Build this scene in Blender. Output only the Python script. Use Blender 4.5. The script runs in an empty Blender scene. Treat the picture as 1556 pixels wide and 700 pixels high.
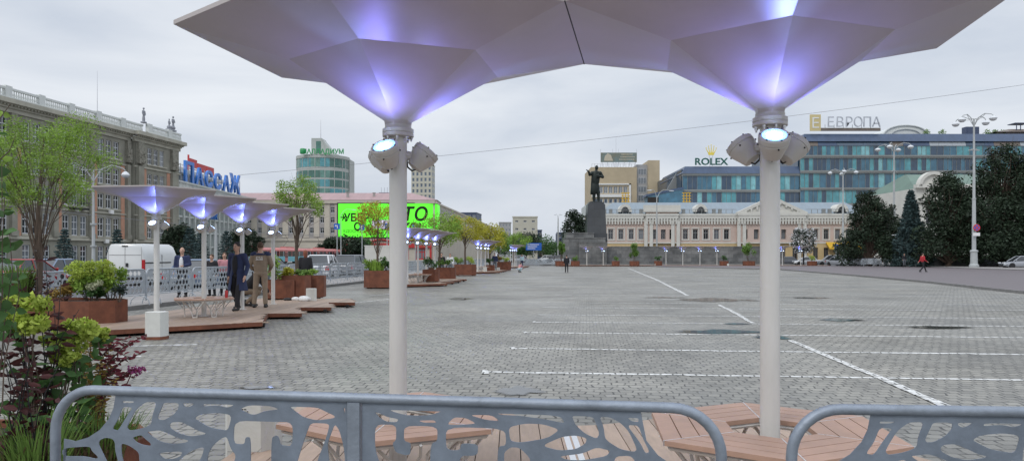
import bpy, bmesh, math, random
import numpy as np
from mathutils import Vector, Matrix
random.seed(7)
S = bpy.context.scene
PI = math.pi
R = math.radians
# ------------------------------------------------------------ camera, world, sun, exposure
F = 1130.0; CH = 1.62
cam = bpy.data.objects.new('camera', bpy.data.cameras.new('camera'))
S.collection.objects.link(cam)
cam.location = (0, 0, CH); cam.rotation_euler = (PI/2, 0, 0)
cam.data.sensor_width = 36; cam.data.lens = 36*F/1556; cam.data.shift_y = 38/1556
cam.data.clip_start = .05; cam.data.clip_end = 4000
S.camera = cam
W = bpy.data.worlds.new('World'); S.world = W; W.use_nodes = True
wt = W.node_tree; wt.nodes.clear()
def wn(t, **k):
    n = wt.nodes.new(t)
    for a, b in k.items(): setattr(n, a, b)
    return n
sky = wn('ShaderNodeTexSky', sky_type='NISHITA', sun_disc=False)
sky.sun_elevation = R(42); sky.sun_rotation = R(215); sky.air_density = 1.5; sky.dust_density = 3
tc = wn('ShaderNodeTexCoord'); sep = wn('ShaderNodeSeparateXYZ')
wt.links.new(tc.outputs['Generated'], sep.inputs[0])
mp = wn('ShaderNodeMapping'); mp.inputs['Scale'].default_value = (1, 1, 4.2); mp.inputs['Location'].default_value = (.3, .2, 0)
wt.links.new(tc.outputs['Generated'], mp.inputs[0])
nz = wn('ShaderNodeTexNoise'); nz.inputs['Scale'].default_value = 2.1; nz.inputs['Detail'].default_value = 7; nz.inputs['Roughness'].default_value = .52
nz.inputs['Distortion'].default_value = .35
wt.links.new(mp.outputs[0], nz.inputs['Vector'])
cr = wn('ShaderNodeValToRGB')
cr.color_ramp.elements[0].position = .3; cr.color_ramp.elements[0].color = (5.6, 6.25, 7.35, 1)
cr.color_ramp.elements[1].position = .68; cr.color_ramp.elements[1].color = (8.8, 9.15, 9.7, 1)
wt.links.new(nz.outputs['Fac'], cr.inputs['Fac'])
gr = wn('ShaderNodeMapRange'); gr.inputs['From Min'].default_value = .3; gr.inputs['From Max'].default_value = .95
gr.inputs['To Min'].default_value = 1.0; gr.inputs['To Max'].default_value = 2.1
wt.links.new(sep.outputs['Z'], gr.inputs['Value'])
vm = wn('ShaderNodeVectorMath', operation='SCALE'); wt.links.new(cr.outputs[0], vm.inputs[0]); wt.links.new(gr.outputs[0], vm.inputs['Scale'])
mx = wn('ShaderNodeMix', data_type='RGBA'); mx.inputs[0].default_value = .93
wt.links.new(sky.outputs[0], mx.inputs[6]); wt.links.new(vm.outputs[0], mx.inputs[7])
bg = wn('ShaderNodeBackground'); bg.inputs['Strength'].default_value = .1
wo = wn('ShaderNodeOutputWorld')
wt.links.new(mx.outputs[2], bg.inputs[0]); wt.links.new(bg.outputs[0], wo.inputs[0])
sl = bpy.data.lights.new('sun', 'SUN'); sl.energy = .8; sl.angle = R(14); sl.color = (1, .96, .9)
so = bpy.data.objects.new('sun', sl); S.collection.objects.link(so)
so.rotation_euler = (R(48), 0, R(-35))      # from behind the camera's left shoulder
S.view_settings.view_transform = 'Standard'; S.view_settings.look = 'None'; S.view_settings.gamma = 1
S.view_settings.exposure = 0.0
# plaza frame: U to the right along the near row, V away from the camera
SL = .1
def at(px, Y, Z=0.0): return Vector(((px-778)/F*Y, Y, Z))
def gy(py, Z=0.0): return (CH-Z)*F/(py-388.0)          # distance of a ground-level pixel row
def hz(py, Y): return CH+(388-py)/F*Y
RU = math.atan(-SL)
# ------------------------------------------------------------ materials
MATS = {}
def newmat(name):
    m = bpy.data.materials.new(name); m.use_nodes = True
    return m, m.node_tree, m.node_tree.nodes['Principled BSDF']
def mat(name, col, rough=.6, metal=0, noise=.12, scale=6, bump=0, emit=None, es=0, spec=.5, island=0, stretch=None, noise2=None, bscale=None, trans=0):
    if name in MATS: return MATS[name]
    m, t, b = newmat(name); N = t.nodes; L = t.links
    b.inputs['Roughness'].default_value = rough; b.inputs['Metallic'].default_value = metal
    b.inputs['Specular IOR Level'].default_value = spec
    g = N.new('ShaderNodeNewGeometry') if island else None
    co = N.new('ShaderNodeTexCoord'); mpn = N.new('ShaderNodeMapping'); L.new(co.outputs['Object'], mpn.inputs[0])
    if stretch: mpn.inputs['Scale'].default_value = stretch
    n = N.new('ShaderNodeTexNoise'); n.inputs['Scale'].default_value = scale; n.inputs['Detail'].default_value = 6; n.inputs['Roughness'].default_value = .62
    L.new(mpn.outputs[0], n.inputs['Vector'])
    r = N.new('ShaderNodeValToRGB'); e = r.color_ramp.elements
    e[0].position = .28; e[1].position = .72
    c = Vector(col)
    e[0].color = (*(c*(1-noise)), 1); e[1].color = (*[min(1, x) for x in c*(1+noise)], 1)
    if noise2: e[0].color = (*noise2, 1)
    L.new(n.outputs['Fac'], r.inputs['Fac']); src = r.outputs[0]
    if island:
        mr = N.new('ShaderNodeMapRange'); mr.inputs['To Min'].default_value = 1-island; mr.inputs['To Max'].default_value = 1+island
        L.new(g.outputs['Random Per Island'], mr.inputs['Value'])
        v = N.new('ShaderNodeVectorMath'); v.operation = 'SCALE'; L.new(src, v.inputs[0]); L.new(mr.outputs[0], v.inputs['Scale']); src = v.outputs[0]
    L.new(src, b.inputs['Base Color'])
    if rough > .08:
        rr = N.new('ShaderNodeMapRange'); rr.inputs['To Min'].default_value = max(0, rough-.12); rr.inputs['To Max'].default_value = min(1, rough+.12)
        L.new(n.outputs['Fac'], rr.inputs['Value']); L.new(rr.outputs[0], b.inputs['Roughness'])
    if bump:
        n2 = N.new('ShaderNodeTexNoise'); n2.inputs['Scale'].default_value = bscale or scale*6; n2.inputs['Detail'].default_value = 4
        L.new(mpn.outputs[0], n2.inputs['Vector'])
        bp = N.new('ShaderNodeBump'); bp.inputs['Strength'].default_value = bump; bp.inputs['Distance'].default_value = .02
        L.new(n2.outputs['Fac'], bp.inputs['Height']); L.new(bp.outputs[0], b.inputs['Normal'])
    if trans:
        # thin leaves let light through
        tr = N.new('ShaderNodeBsdfTranslucent'); L.new(src, tr.inputs[0]); mxs = N.new('ShaderNodeMixShader'); mxs.inputs[0].default_value = trans
        L.new(b.outputs[0], mxs.inputs[1]); L.new(tr.outputs[0], mxs.inputs[2]); L.new(mxs.outputs[0], N['Material Output'].inputs[0])
    if emit:
        b.inputs['Emission Color'].default_value = (*emit, 1); b.inputs['Emission Strength'].default_value = es
    MATS[name] = m
    return m
def brickmat(name, c1, c2, mortar, bw, bh, rough=.7, msize=.01, bump=.5, rot=0, world=False, distort=.0, axis='XZ', dirt=.25, offset=.5, wet=0, paint=None, dirtscale=.35, msm=.1):
    """setts, granite blocks, planks: a brick texture in real metres"""
    m, t, b = newmat(name); N = t.nodes; L = t.links
    co = N.new('ShaderNodeTexCoord'); geo = N.new('ShaderNodeNewGeometry')
    src = geo.outputs['Position'] if world else co.outputs['Object']
    mpn = N.new('ShaderNodeMapping'); mpn.inputs['Rotation'].default_value = (0, 0, rot); L.new(src, mpn.inputs[0]); vec = mpn.outputs[0]
    if axis == 'XZ':
        s = N.new('ShaderNodeSeparateXYZ'); L.new(vec, s.inputs[0]); c = N.new('ShaderNodeCombineXYZ')
        ad = N.new('ShaderNodeMath'); ad.operation = 'ADD'; L.new(s.outputs['X'], ad.inputs[0]); L.new(s.outputs['Y'], ad.inputs[1])
        L.new(ad.outputs[0], c.inputs['X']); L.new(s.outputs['Z'], c.inputs['Y']); vec = c.outputs[0]
    if distort:
        dn = N.new('ShaderNodeTexNoise'); dn.inputs['Scale'].default_value = 3.6; dn.inputs['Detail'].default_value = 2; L.new(vec, dn.inputs['Vector'])
        sb = N.new('ShaderNodeVectorMath'); sb.operation = 'SUBTRACT'; L.new(dn.outputs['Color'], sb.inputs[0]); sb.inputs[1].default_value = (.5, .5, .5)
        sc = N.new('ShaderNodeVectorMath'); sc.operation = 'SCALE'; L.new(sb.outputs[0], sc.inputs[0]); sc.inputs['Scale'].default_value = distort
        ad2 = N.new('ShaderNodeVectorMath'); ad2.operation = 'ADD'; L.new(vec, ad2.inputs[0]); L.new(sc.outputs[0], ad2.inputs[1]); vec = ad2.outputs[0]
    br = N.new('ShaderNodeTexBrick'); br.offset = offset; br.squash = 1
    L.new(vec, br.inputs['Vector']); br.inputs['Scale'].default_value = 1
    br.inputs['Color1'].default_value = (*c1, 1); br.inputs['Color2'].default_value = (*c2, 1); br.inputs['Mortar'].default_value = (*(mortar if not distort else [(x+y)*.45 for x, y in zip(c1, c2)]), 1)
    br.inputs['Mortar Size'].default_value = msize; br.inputs['Mortar Smooth'].default_value = msm
    br.inputs['Brick Width'].default_value = bw; br.inputs['Row Height'].default_value = bh
    n = N.new('ShaderNodeTexNoise'); n.inputs['Scale'].default_value = dirtscale; n.inputs['Detail'].default_value = 9; n.inputs['Roughness'].default_value = .65
    L.new(src, n.inputs['Vector'])
    r = N.new('ShaderNodeMapRange'); r.inputs['From Min'].default_value = .3; r.inputs['From Max'].default_value = .7
    r.inputs['To Min'].default_value = 1-dirt; r.inputs['To Max'].default_value = 1+dirt*.6; L.new(n.outputs['Fac'], r.inputs['Value'])
    v = N.new('ShaderNodeVectorMath'); v.operation = 'SCALE'; L.new(br.outputs['Color'], v.inputs[0]); L.new(r.outputs[0], v.inputs['Scale']); colr = v.outputs[0]
    if distort:      # joints filled with grit here, open and dark there
        jn = N.new('ShaderNodeTexNoise'); jn.inputs['Scale'].default_value = 4.5; jn.inputs['Detail'].default_value = 5; jn.inputs['Roughness'].default_value = .7; L.new(src, jn.inputs['Vector'])
        jr = N.new('ShaderNodeMapRange'); jr.inputs['From Min'].default_value = .40; jr.inputs['From Max'].default_value = .54; jr.inputs['To Min'].default_value = .12; L.new(jn.outputs['Fac'], jr.inputs['Value'])
        jm = N.new('ShaderNodeMath'); jm.operation = 'MULTIPLY'; L.new(jr.outputs[0], jm.inputs[0]); L.new(br.outputs['Fac'], jm.inputs[1])
        jx = N.new('ShaderNodeMix'); jx.data_type = 'RGBA'; L.new(jm.outputs[0], jx.inputs[0]); L.new(colr, jx.inputs[6]); jx.inputs[7].default_value = (*mortar, 1); colr = jx.outputs[2]
    if paint:      # worn paint on the stones: gone in the joints and in patches
        pn = N.new('ShaderNodeTexNoise'); pn.inputs['Scale'].default_value = 7; pn.inputs['Detail'].default_value = 6; pn.inputs['Roughness'].default_value = .7; L.new(src, pn.inputs['Vector'])
        pr = N.new('ShaderNodeMapRange'); pr.inputs['From Min'].default_value = .38; pr.inputs['From Max'].default_value = .56; L.new(pn.outputs['Fac'], pr.inputs['Value'])
        om = N.new('ShaderNodeMath'); om.operation = 'SUBTRACT'; om.inputs[0].default_value = 1; L.new(br.outputs['Fac'], om.inputs[1])
        mm = N.new('ShaderNodeMath'); mm.operation = 'MULTIPLY'; L.new(pr.outputs[0], mm.inputs[0]); L.new(om.outputs[0], mm.inputs[1])
        px = N.new('ShaderNodeMix'); px.data_type = 'RGBA'; L.new(mm.outputs[0], px.inputs[0]); L.new(colr, px.inputs[6]); px.inputs[7].default_value = (*paint, 1); colr = px.outputs[2]
    L.new(colr, b.inputs['Base Color'])
    b.inputs['Roughness'].default_value = rough
    if wet:
        wn_ = N.new('ShaderNodeTexNoise'); wn_.inputs['Scale'].default_value = .22; wn_.inputs['Detail'].default_value = 5; L.new(src, wn_.inputs['Vector'])
        w = N.new('ShaderNodeMapRange'); w.inputs['From Min'].default_value = .38; w.inputs['From Max'].default_value = .66
        w.inputs['To Min'].default_value = rough-wet; w.inputs['To Max'].default_value = rough; L.new(wn_.outputs['Fac'], w.inputs['Value']); L.new(w.outputs[0], b.inputs['Roughness'])
    bp = N.new('ShaderNodeBump'); bp.inputs['Strength'].default_value = bump; bp.inputs['Distance'].default_value = .015; bp.invert = True
    fn = N.new('ShaderNodeTexNoise'); fn.inputs['Scale'].default_value = 14; fn.inputs['Detail'].default_value = 3; L.new(src, fn.inputs['Vector'])
    fa = N.new('ShaderNodeMath'); fa.operation = 'MULTIPLY_ADD'; L.new(fn.outputs['Fac'], fa.inputs[0]); fa.inputs[1].default_value = -.6; L.new(br.outputs['Fac'], fa.inputs[2])
    L.new(fa.outputs[0], bp.inputs['Height']); L.new(bp.outputs[0], b.inputs['Normal'])
    MATS[name] = m
    return m
M_cob = brickmat('setts', (.285, .272, .236), (.188, .18, .158), (.025, .024, .02), .155, .165, rough=.6, msize=.011, bump=.7, rot=-RU, world=True, distort=.12, axis='XY', dirt=.42, wet=.24, dirtscale=.3, msm=.35)
M_paint = brickmat('painted setts', (.42, .42, .4), (.3, .3, .28), (.05, .05, .045), .155, .165, rough=.6, msize=.011, bump=.6, rot=-RU, world=True, distort=.12, axis='XY', dirt=.2, paint=(.74, .74, .72), dirtscale=.5)
M_granite = brickmat('granite blocks', (.115, .12, .12), (.2, .2, .195), (.05, .05, .05), 1.5, .62, rough=.5, msize=.012, bump=.2, dirt=.45, dirtscale=.9)
M_dgranite = brickmat('dark granite', (.05, .054, .06), (.07, .075, .08), (.03, .03, .03), 1.9, 1.3, rough=.35, msize=.012, bump=.15, dirt=.2)
M_asph = mat('asphalt', (.085, .085, .088), .8, noise=.25, scale=.6, bump=.2, bscale=60)
M_asph2 = mat('tinted asphalt', (.125, .105, .11), .6, noise=.18, scale=.4, bump=.2, bscale=60)
M_pave = brickmat('paving', (.3, .28, .27), (.26, .25, .24), (.12, .12, .12), .6, .3, rough=.8, bump=.2, world=True, axis='XY', dirt=.15)
M_kerb = mat('kerb stone', (.2, .195, .19), .8, noise=.2, scale=3, bump=.2)
M_far = mat('far ground', (.1, .11, .09), .9, noise=.2, scale=.02)
M_plank = mat('composite plank', (.37, .275, .21), .62, noise=.16, scale=4, bump=.12, stretch=(6, 1, 1), bscale=60, island=.16)
M_plank2 = mat('bench slat', (.42, .265, .195), .55, noise=.14, scale=5, bump=.1, island=.08)
M_dark = mat('dark gap', (.02, .016, .014), .9)
M_corten = mat('corten steel', (.17, .062, .034), .85, noise=.4, scale=3.5, bump=.25, bscale=50, noise2=(.1, .035, .02))
M_wpole = mat('white powder coat', (.66, .65, .62), .38, noise=.09, scale=2.5, stretch=(3, 3, .6))
M_canopy = mat('canopy sheet', (.45, .405, .39), .36, noise=.1, scale=1.6)
M_fix = mat('lamp housing', (.54, .52, .49), .4, noise=.07, scale=12, bump=.05)
M_steel = mat('zinc bolt', (.55, .55, .57), .3, metal=1, noise=.1)
M_black = mat('black rubber', (.015, .015, .017), .6)
M_galv = mat('galvanised steel', (.25, .285, .335), .5, metal=.45, noise=.22, scale=9, bump=.12, bscale=45)
M_galvf = mat('galvanised steel sheet', (.20, .235, .285), .55, metal=.35, noise=.24, scale=7, bump=.1, bscale=35)
M_conc = mat('pale concrete', (.62, .62, .58), .85, noise=.06, scale=8, bump=.15)
M_alu = mat('aluminium strip', (.75, .76, .78), .3, metal=.8, noise=.05)
M_soil = mat('soil', (.035, .025, .018), .95, noise=.4, scale=20, bump=.8)
M_bark = mat('bark', (.11, .08, .06), .9, noise=.3, scale=12, bump=.6, stretch=(1, 1, .3))
def leafm(name, col, isl=.35, noise=.25, tr=.3, sc=1.2): return mat(name, col, .6, noise=noise, scale=sc, island=isl, trans=tr, spec=.3)
L_bright = leafm('bright willow leaf', (.23, .36, .06)); L_mid = leafm('green leaf', (.14, .25, .05)); L_yel = leafm('yellowing leaf', (.40, .38, .04))
L_dark = leafm('dark linden leaf', (.026, .044, .024), isl=.32, noise=.4, tr=.1, sc=.5); L_spruce = leafm('blue spruce needle', (.05, .085, .085), tr=.05); L_dsp = leafm('dark spruce needle', (.025, .045, .035), tr=.05)
L_red = leafm('burgundy leaf', (.07, .024, .024), isl=.55); L_red2 = leafm('crimson leaf', (.2, .045, .06)); L_hyd = leafm('lime hydrangea', (.44, .54, .10), isl=.25)
L_grass = leafm('grass blade', (.16, .27, .06), isl=.3); L_broad = leafm('broad green leaf', (.07, .15, .045)); L_white = leafm('cream flower', (.55, .58, .4)); L_mag = leafm('magenta flower', (.32, .06, .2)); L_brown = leafm('dry grass', (.12, .08, .05)); L_rust = leafm('bronze leaf', (.3, .2, .05))
def glass(name, col, rough=.08, spec=.9):
    return mat(name, col, rough, noise=.35, scale=.7, spec=spec)
G_dark = glass('dark window glass', (.035, .04, .045)); G_blue = glass('blue glass', (.035, .13, .2)); G_teal = glass('teal glass', (.07, .28, .32)); G_deep = glass('deep blue glass', (.022, .055, .1)); G_pale = glass('pale teal glass', (.18, .42, .45)); G_green = glass('green glass', (.04, .14, .11)); G_green2 = glass('pale green glass', (.1, .24, .2)); G_mid = glass('curtained window', (.16, .18, .2))
M_white = mat('white paint', (.75, .75, .74), .5, noise=.05)
M_wframe = mat('white window frame', (.62, .64, .66), .5, noise=.05)
# ------------------------------------------------------------ mesh builder
class MB:
    def __init__(s): s.v = []; s.f = []; s.m = []
    def face(s, pts, mi=0):
        n = len(s.v); s.v += [tuple(p) for p in pts]; s.f.append(tuple(range(n, n+len(pts)))); s.m.append(mi)
    def add(s, vs, fs, mi=0):
        n = len(s.v); s.v += [tuple(p) for p in vs]
        for f in fs: s.f.append(tuple(i+n for i in f)); s.m.append(mi)
    def box(s, x0, y0, z0, x1, y1, z1, mi=0, M=None):
        vs = [(x, y, z) for z in (z0, z1) for x, y in ((x0, y0), (x1, y0), (x1, y1), (x0, y1))]
        if M is not None: vs = [M @ Vector(p) for p in vs]
        s.add(vs, [(0, 3, 2, 1), (4, 5, 6, 7), (0, 1, 5, 4), (1, 2, 6, 5), (2, 3, 7, 6), (3, 0, 4, 7)], mi)
    def prism(s, poly, z0, z1, mi=0, M=None, top=None):
        n = len(poly); top = top or poly
        vs = [(p[0], p[1], z0) for p in poly]+[(p[0], p[1], z1) for p in top]
        if M is not None: vs = [M @ Vector(p) for p in vs]
        s.add(vs, [tuple(range(n-1, -1, -1)), tuple(range(n, 2*n))]+[(i, (i+1) % n, n+(i+1) % n, n+i) for i in range(n)], mi)
    def tube(s, pts, rad, n=8, mi=0, caps=True):
        pts = [Vector(p) for p in pts]; k = len(pts)
        rad = [rad]*k if not hasattr(rad, '__len__') else rad
        vs = []; up = None
        for i, p in enumerate(pts):
            d = (pts[min(i+1, k-1)]-pts[max(i-1, 0)])
            d = d.normalized() if d.length > 1e-9 else Vector((0, 0, 1))
            if up is None: up = Vector((1, 0, 0)) if abs(d.x) < .8 else Vector((0, 1, 0))
            a = (up-d*up.dot(d)).normalized(); b = d.cross(a); up = a
            for j in range(n):
                t = 2*PI*j/n; vs.append(p+(a*math.cos(t)+b*math.sin(t))*rad[i])
        fs = [(i*n+j, i*n+(j+1) % n, (i+1)*n+(j+1) % n, (i+1)*n+j) for i in range(k-1) for j in range(n)]
        if caps: fs += [tuple(range(n-1, -1, -1)), tuple(range((k-1)*n, k*n))]
        s.add(vs, fs, mi)
    def lathe(s, prof, n=16, mi=0, c=(0, 0, 0), M=None, ang0=0, seg=None):
        vs = []; k = len(prof)
        for r, z in prof:
            for j in range(n):
                t = ang0+2*PI*j/n; vs.append(Vector((c[0]+r*math.cos(t), c[1]+r*math.sin(t), c[2]+z)))
        if M is not None: vs = [M @ v for v in vs]
        fs = [(i*n+j, i*n+(j+1) % n, (i+1)*n+(j+1) % n, (i+1)*n+j) for i in range(k-1) for j in range(n)]
        fs += [tuple(range(n-1, -1, -1)), tuple(range((k-1)*n, k*n))]
        s.add(vs, fs, mi)
    def ball(s, c, r, n=10, mi=0):
        r = r if hasattr(r, '__len__') else (r, r, r); vs = [(c[0], c[1], c[2]-r[2])]; h = n//2
        for i in range(1, h):
            a = -PI/2+PI*i/h
            for j in range(n): t = 2*PI*j/n; vs.append((c[0]+r[0]*math.cos(a)*math.cos(t), c[1]+r[1]*math.cos(a)*math.sin(t), c[2]+r[2]*math.sin(a)))
        vs.append((c[0], c[1], c[2]+r[2])); e = len(vs)-1
        fs = [(0, 1+(j+1) % n, 1+j) for j in range(n)]+[(e, e-n+j, e-n+(j+1) % n) for j in range(n)]
        fs += [(1+i*n+j, 1+i*n+(j+1) % n, 1+(i+1)*n+(j+1) % n, 1+(i+1)*n+j) for i in range(h-2) for j in range(n)]
        s.add(vs, fs, mi)
    def mesh(s, name, mats, smooth=35):
        me = bpy.data.meshes.new(name); me.from_pydata(s.v, [], s.f)
        for m in (mats if isinstance(mats, (list, tuple)) else [mats]): me.materials.append(m)
        if any(s.m): me.polygons.foreach_set('material_index', s.m)
        if smooth:
            me.polygons.foreach_set('use_smooth', [True]*len(s.f)); me.set_sharp_from_angle(angle=R(smooth))
        me.update(); return me
    def obj(s, name, mats, parent=None, loc=(0, 0, 0), rz=0, smooth=35): return link(name, s.mesh(name, mats, smooth), parent, loc, rz)
def link(name, me, parent=None, loc=(0, 0, 0), rz=0):
    o = bpy.data.objects.new(name, me); S.collection.objects.link(o)
    o.location = loc; o.rotation_euler = (0, 0, rz); o.parent = parent
    return o
def tag(o, label=None, cat=None, group=None, kind=None):
    for k, v in (('label', label), ('category', cat), ('group', group), ('kind', kind)):
        if v: o[k] = v
    return o
def thing(name, label, cat, loc=(0, 0, 0), rz=0, group=None):
    o = bpy.data.objects.new(name, None); S.collection.objects.link(o); o.empty_display_size = .1
    o.location = loc; o.rotation_euler = (0, 0, rz); return tag(o, label, cat, group)
def struct(o): o['kind'] = 'structure'; return o
KIDS = {}
def kids(o): return [c for c in bpy.data.objects if c.parent == o]
def copy_tree(o, parent=None, label=None, group=None, loc=None, rz=None, _k=None):
    if _k is None:
        _k = {}
        for c in bpy.data.objects:
            if c.parent: _k.setdefault(c.parent.name, []).append(c)
    c = o.copy(); S.collection.objects.link(c); c.parent = parent
    if label: c['label'] = label
    if group: c['group'] = group
    if loc is not None: c.location = loc
    if rz is not None: c.rotation_euler = (0, 0, rz)
    for ch in _k.get(o.name, []): copy_tree(ch, c, _k=_k)
    return c
def text_obj(name, s, size, depth, m, parent=None, loc=(0, 0, 0), rot=(PI/2, 0, 0), bold=0, align='CENTER', sx=1, shear=0):
    c = bpy.data.curves.new(name, 'FONT'); c.body = s; c.size = size; c.extrude = depth/2; c.offset = bold; c.align_x = align; c.shear = shear
    c.resolution_u = 3
    o = bpy.data.objects.new('tmp', c); S.collection.objects.link(o)
    dg = bpy.context.evaluated_depsgraph_get(); me = bpy.data.meshes.new_from_object(o.evaluated_get(dg))
    bpy.data.objects.remove(o); me.name = name; me.materials.clear(); me.materials.append(m)
    r = link(name, me, parent, loc); r.rotation_euler = rot; r.scale = (sx, 1, 1); return r
def leaves(name, m, pts, size, parent=None, seed=0, aspect=.55, up=.3, loc=(0, 0, 0), droop=0, rnd=.45, rz=0):
    """pts (n,3): one pointed leaf (folded quad) at each"""
    rg = np.random.default_rng(abs(int(seed))); n = len(pts); pts = np.asarray(pts, float)
    d = rg.normal(size=(n, 3)); d[:, 2] = d[:, 2]*.6+up-droop; d /= np.linalg.norm(d, axis=1)[:, None]
    q = rg.normal(size=(n, 3)); w = np.cross(d, q); w /= np.linalg.norm(w, axis=1)[:, None]
    s = size*(1+rnd*rg.uniform(-1, 1, n))[:, None]
    a = pts-d*s/2; b = pts+w*s*aspect/2; c = pts+d*s/2; e = pts-w*s*aspect/2
    V = np.stack([a, b, c, e], 1).reshape(-1, 3)
    me = bpy.data.meshes.new(name); me.vertices.add(4*n); me.vertices.foreach_set('co', V.ravel())
    me.loops.add(4*n); me.loops.foreach_set('vertex_index', np.arange(4*n)); me.polygons.add(n)
    me.polygons.foreach_set('loop_start', np.arange(n)*4); me.polygons.foreach_set('loop_total', np.full(n, 4))
    me.materials.append(m); me.update(); me.validate()
    return link(name, me, parent, loc, rz)
def clump_pts(cs, rs, n, seed=0, shell=.5, flat=1):
    rg = np.random.default_rng(abs(int(seed))); cs = np.asarray(cs, float); rs = np.asarray(rs, float)
    w = rs**2; w = w/w.sum(); idx = rg.choice(len(cs), n, p=w)
    d = rg.normal(size=(n, 3)); d /= np.linalg.norm(d, axis=1)[:, None]
    r = rg.uniform(0, 1, n)**shell
    p = cs[idx]+d*(rs[idx]*r)[:, None]*np.array([1, 1, flat]); return p
# ============================================================ THE SETTING: ground, roads, kerbs, markings
def sheet(name, poly, z, m, kind='structure'):
    b = MB(); b.face([(x, y, z) for x, y in poly]); o = b.obj(name, m, smooth=0); o['kind'] = kind; return o
def xb(Y): return -8.9+.115*(Y-41.6)               # the line of barriers between plaza and street
sheet('ground', [(-1800, -60), (1800, -60), (1800, 3000), (-1800, 3000)], -.03, M_far)
sheet('cobbled_square', [(xb(-6), -6), (60, -6), (60, 112), (xb(116), 116)], 0, M_cob)
sheet('street_asphalt', [(-49, -10), (xb(-10)-4.2, -10), (xb(130)-4.2, 130), (xb(420)-14, 420), (-36, 420), (-42, 150)], -.008, M_asph)
sheet('far_street', [(-36, 113), (62, 113), (90, 124), (90, 175), (19, 175), (19, 121), (12, 121), (12, 420), (-20, 420)], -.016, M_asph)
def slab(name, poly, z0, z1, m, kind='structure', m2=None):
    b = MB(); b.prism(poly, z0, z1); n = len(poly)
    if m2: b.m = [1, 0]+[1]*n
    o = b.obj(name, [m, m2] if m2 else m, smooth=0); o['kind'] = kind; return o
slab('street_pavement', [(xb(-6)-4.2, -6), (xb(-6)-.2, -6), (xb(112)-.2, 112), (xb(112)-4.2, 112)], -.05, .12, M_pave, m2=M_kerb)
slab('city_hall_pavement', [(-66, 60), (-50, 60), (-44, 240), (-66, 240)], -.05, .14, M_pave, m2=M_kerb)
# raised roadway on the right, its edge wandering a little
edge = [(14.0, 113.5), (20.5, 104), (30, 83), (27.9, 66), (26.2, 54), (24.4, 43.5), (22.6, 36), (21.4, 30.6), (19.6, 20), (18, 6), (17.5, -6)]
slab('raised_roadway', [(100, 102), (60, 108)]+[(20.5, 110)]+edge[1:]+[(110, -6)], -.04, .11, M_asph2, m2=M_kerb)
b = MB()
for (x0, y0), (x1, y1) in zip(edge[1:-1], edge[2:]):
    d = Vector((x1-x0, y1-y0)); n = max(1, int(d.length/1.0)); q = d/n; w = Vector((q.y, -q.x)).normalized()*.16
    for i in range(n):
        a = Vector((x0, y0))+q*i; e = a+q*.985; j = random.uniform(-.012, .012)
        b.prism([(a.x+w.x*-.02, a.y), (e.x, e.y), (e.x-w.x, e.y-w.y), (a.x-w.x, a.y-w.y)], -.02, .118+j)
o = struct(b.obj('roadway_kerb', M_kerb, smooth=0))
slab('right_pavement', [(52, -6), (112, -6), (112, 150), (61, 150), (57, 107), (52, 84)], -.04, .2, M_pave, m2=M_kerb)
# painted lines: parking bays across, one long line away
def uv(o, a, b_): return (o[0]+a*math.cos(RU)-b_*math.sin(RU), o[1]+a*math.sin(RU)+b_*math.cos(RU))
def strip(name, pts, w, z, m, jit=.012):
    b = MB(); L, Rr = [], []
    P = []
    for (x0, y0), (x1, y1) in zip(pts[:-1], pts[1:]):
        n = max(1, int(math.hypot(x1-x0, y1-y0)/.6))
        P += [(x0+(x1-x0)*i/n, y0+(y1-y0)*i/n) for i in range(n)]
    P.append(pts[-1])
    for i, p in enumerate(P):
        a = P[max(0, i-1)]; c = P[min(len(P)-1, i+1)]; d = Vector((c[0]-a[0], c[1]-a[1])).normalized(); nn = Vector((-d.y, d.x))
        j = random.gauss(0, jit); w1 = w/2*(1+random.uniform(-.18, .18)); L.append((p[0]+nn.x*(w1+j), p[1]+nn.y*(w1+j))); Rr.append((p[0]-nn.x*(w1-j), p[1]-nn.y*(w1-j)))
    for i in range(len(P)-1): b.face([(*Rr[i], z), (*Rr[i+1], z), (*L[i+1], z), (*L[i], z)])
    o = b.obj(name, m, smooth=0); o['kind'] = 'structure'; return o
ends = [(740, 565, 14.2), (779, 529, 13.5), (799, 505, 13), (813, 489, 12.6), (822, 478, 12.2), (829, 467, 11.8), (833, 459.5, 11.6)]
for i, (px, py, ln) in enumerate(ends):
    Y = gy(py); o = (at(px, Y).x, Y)
    strip('parking_line', [o, uv(o, ln*.5, .03), uv(o, ln, -.02)], .125, .004, M_paint)
    strip('parking_line_end', [uv(o, -.05, .18), uv(o, .03, -.16)], .09, .008, M_paint)
Y = gy(459.5); o0 = (at(833, Y).x, Y)
for i in range(1, 26):
    o = uv(o0, .02*i, 2.45*i); 
    if o[1] > 104: break
    strip('parking_line', [o, uv(o, 10.5-.08*i+random.uniform(-1, 1), 0)], .125, .004, M_paint)
for i in range(5):      # second bank of bays, right of the long line
    o = uv((13.6, 12.2), .25*i-1.0, 2.5*i+7.4)
    strip('parking_line', [o, uv(o, 5.2, .02)], .125, .004, M_paint)
def gp(px, py): Y = gy(py); return (at(px, Y).x, Y)
strip('long_line', [gp(1438, 618), gp(1330, 571), gp(1200, 517)], .125, .008, M_paint)
strip('long_line', [gp(1143, 491), gp(1118, 476), gp(1092, 463)], .12, .008, M_paint)
strip('long_line', [gp(1045, 449), gp(1000, 426), gp(955, 407.6)], .17, .008, M_paint)
strip('parking_line', [gp(190, 526), gp(300, 523)], .125, .004, M_paint)
strip('parking_line', [gp(300, 502), gp(385, 500)], .125, .004, M_paint)
strip('parking_line', [gp(100, 545), gp(215, 541)], .125, .004, M_paint)
strip('parking_line', [gp(535, 460), gp(600, 453.5)], .125, .004, M_paint)
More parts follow.
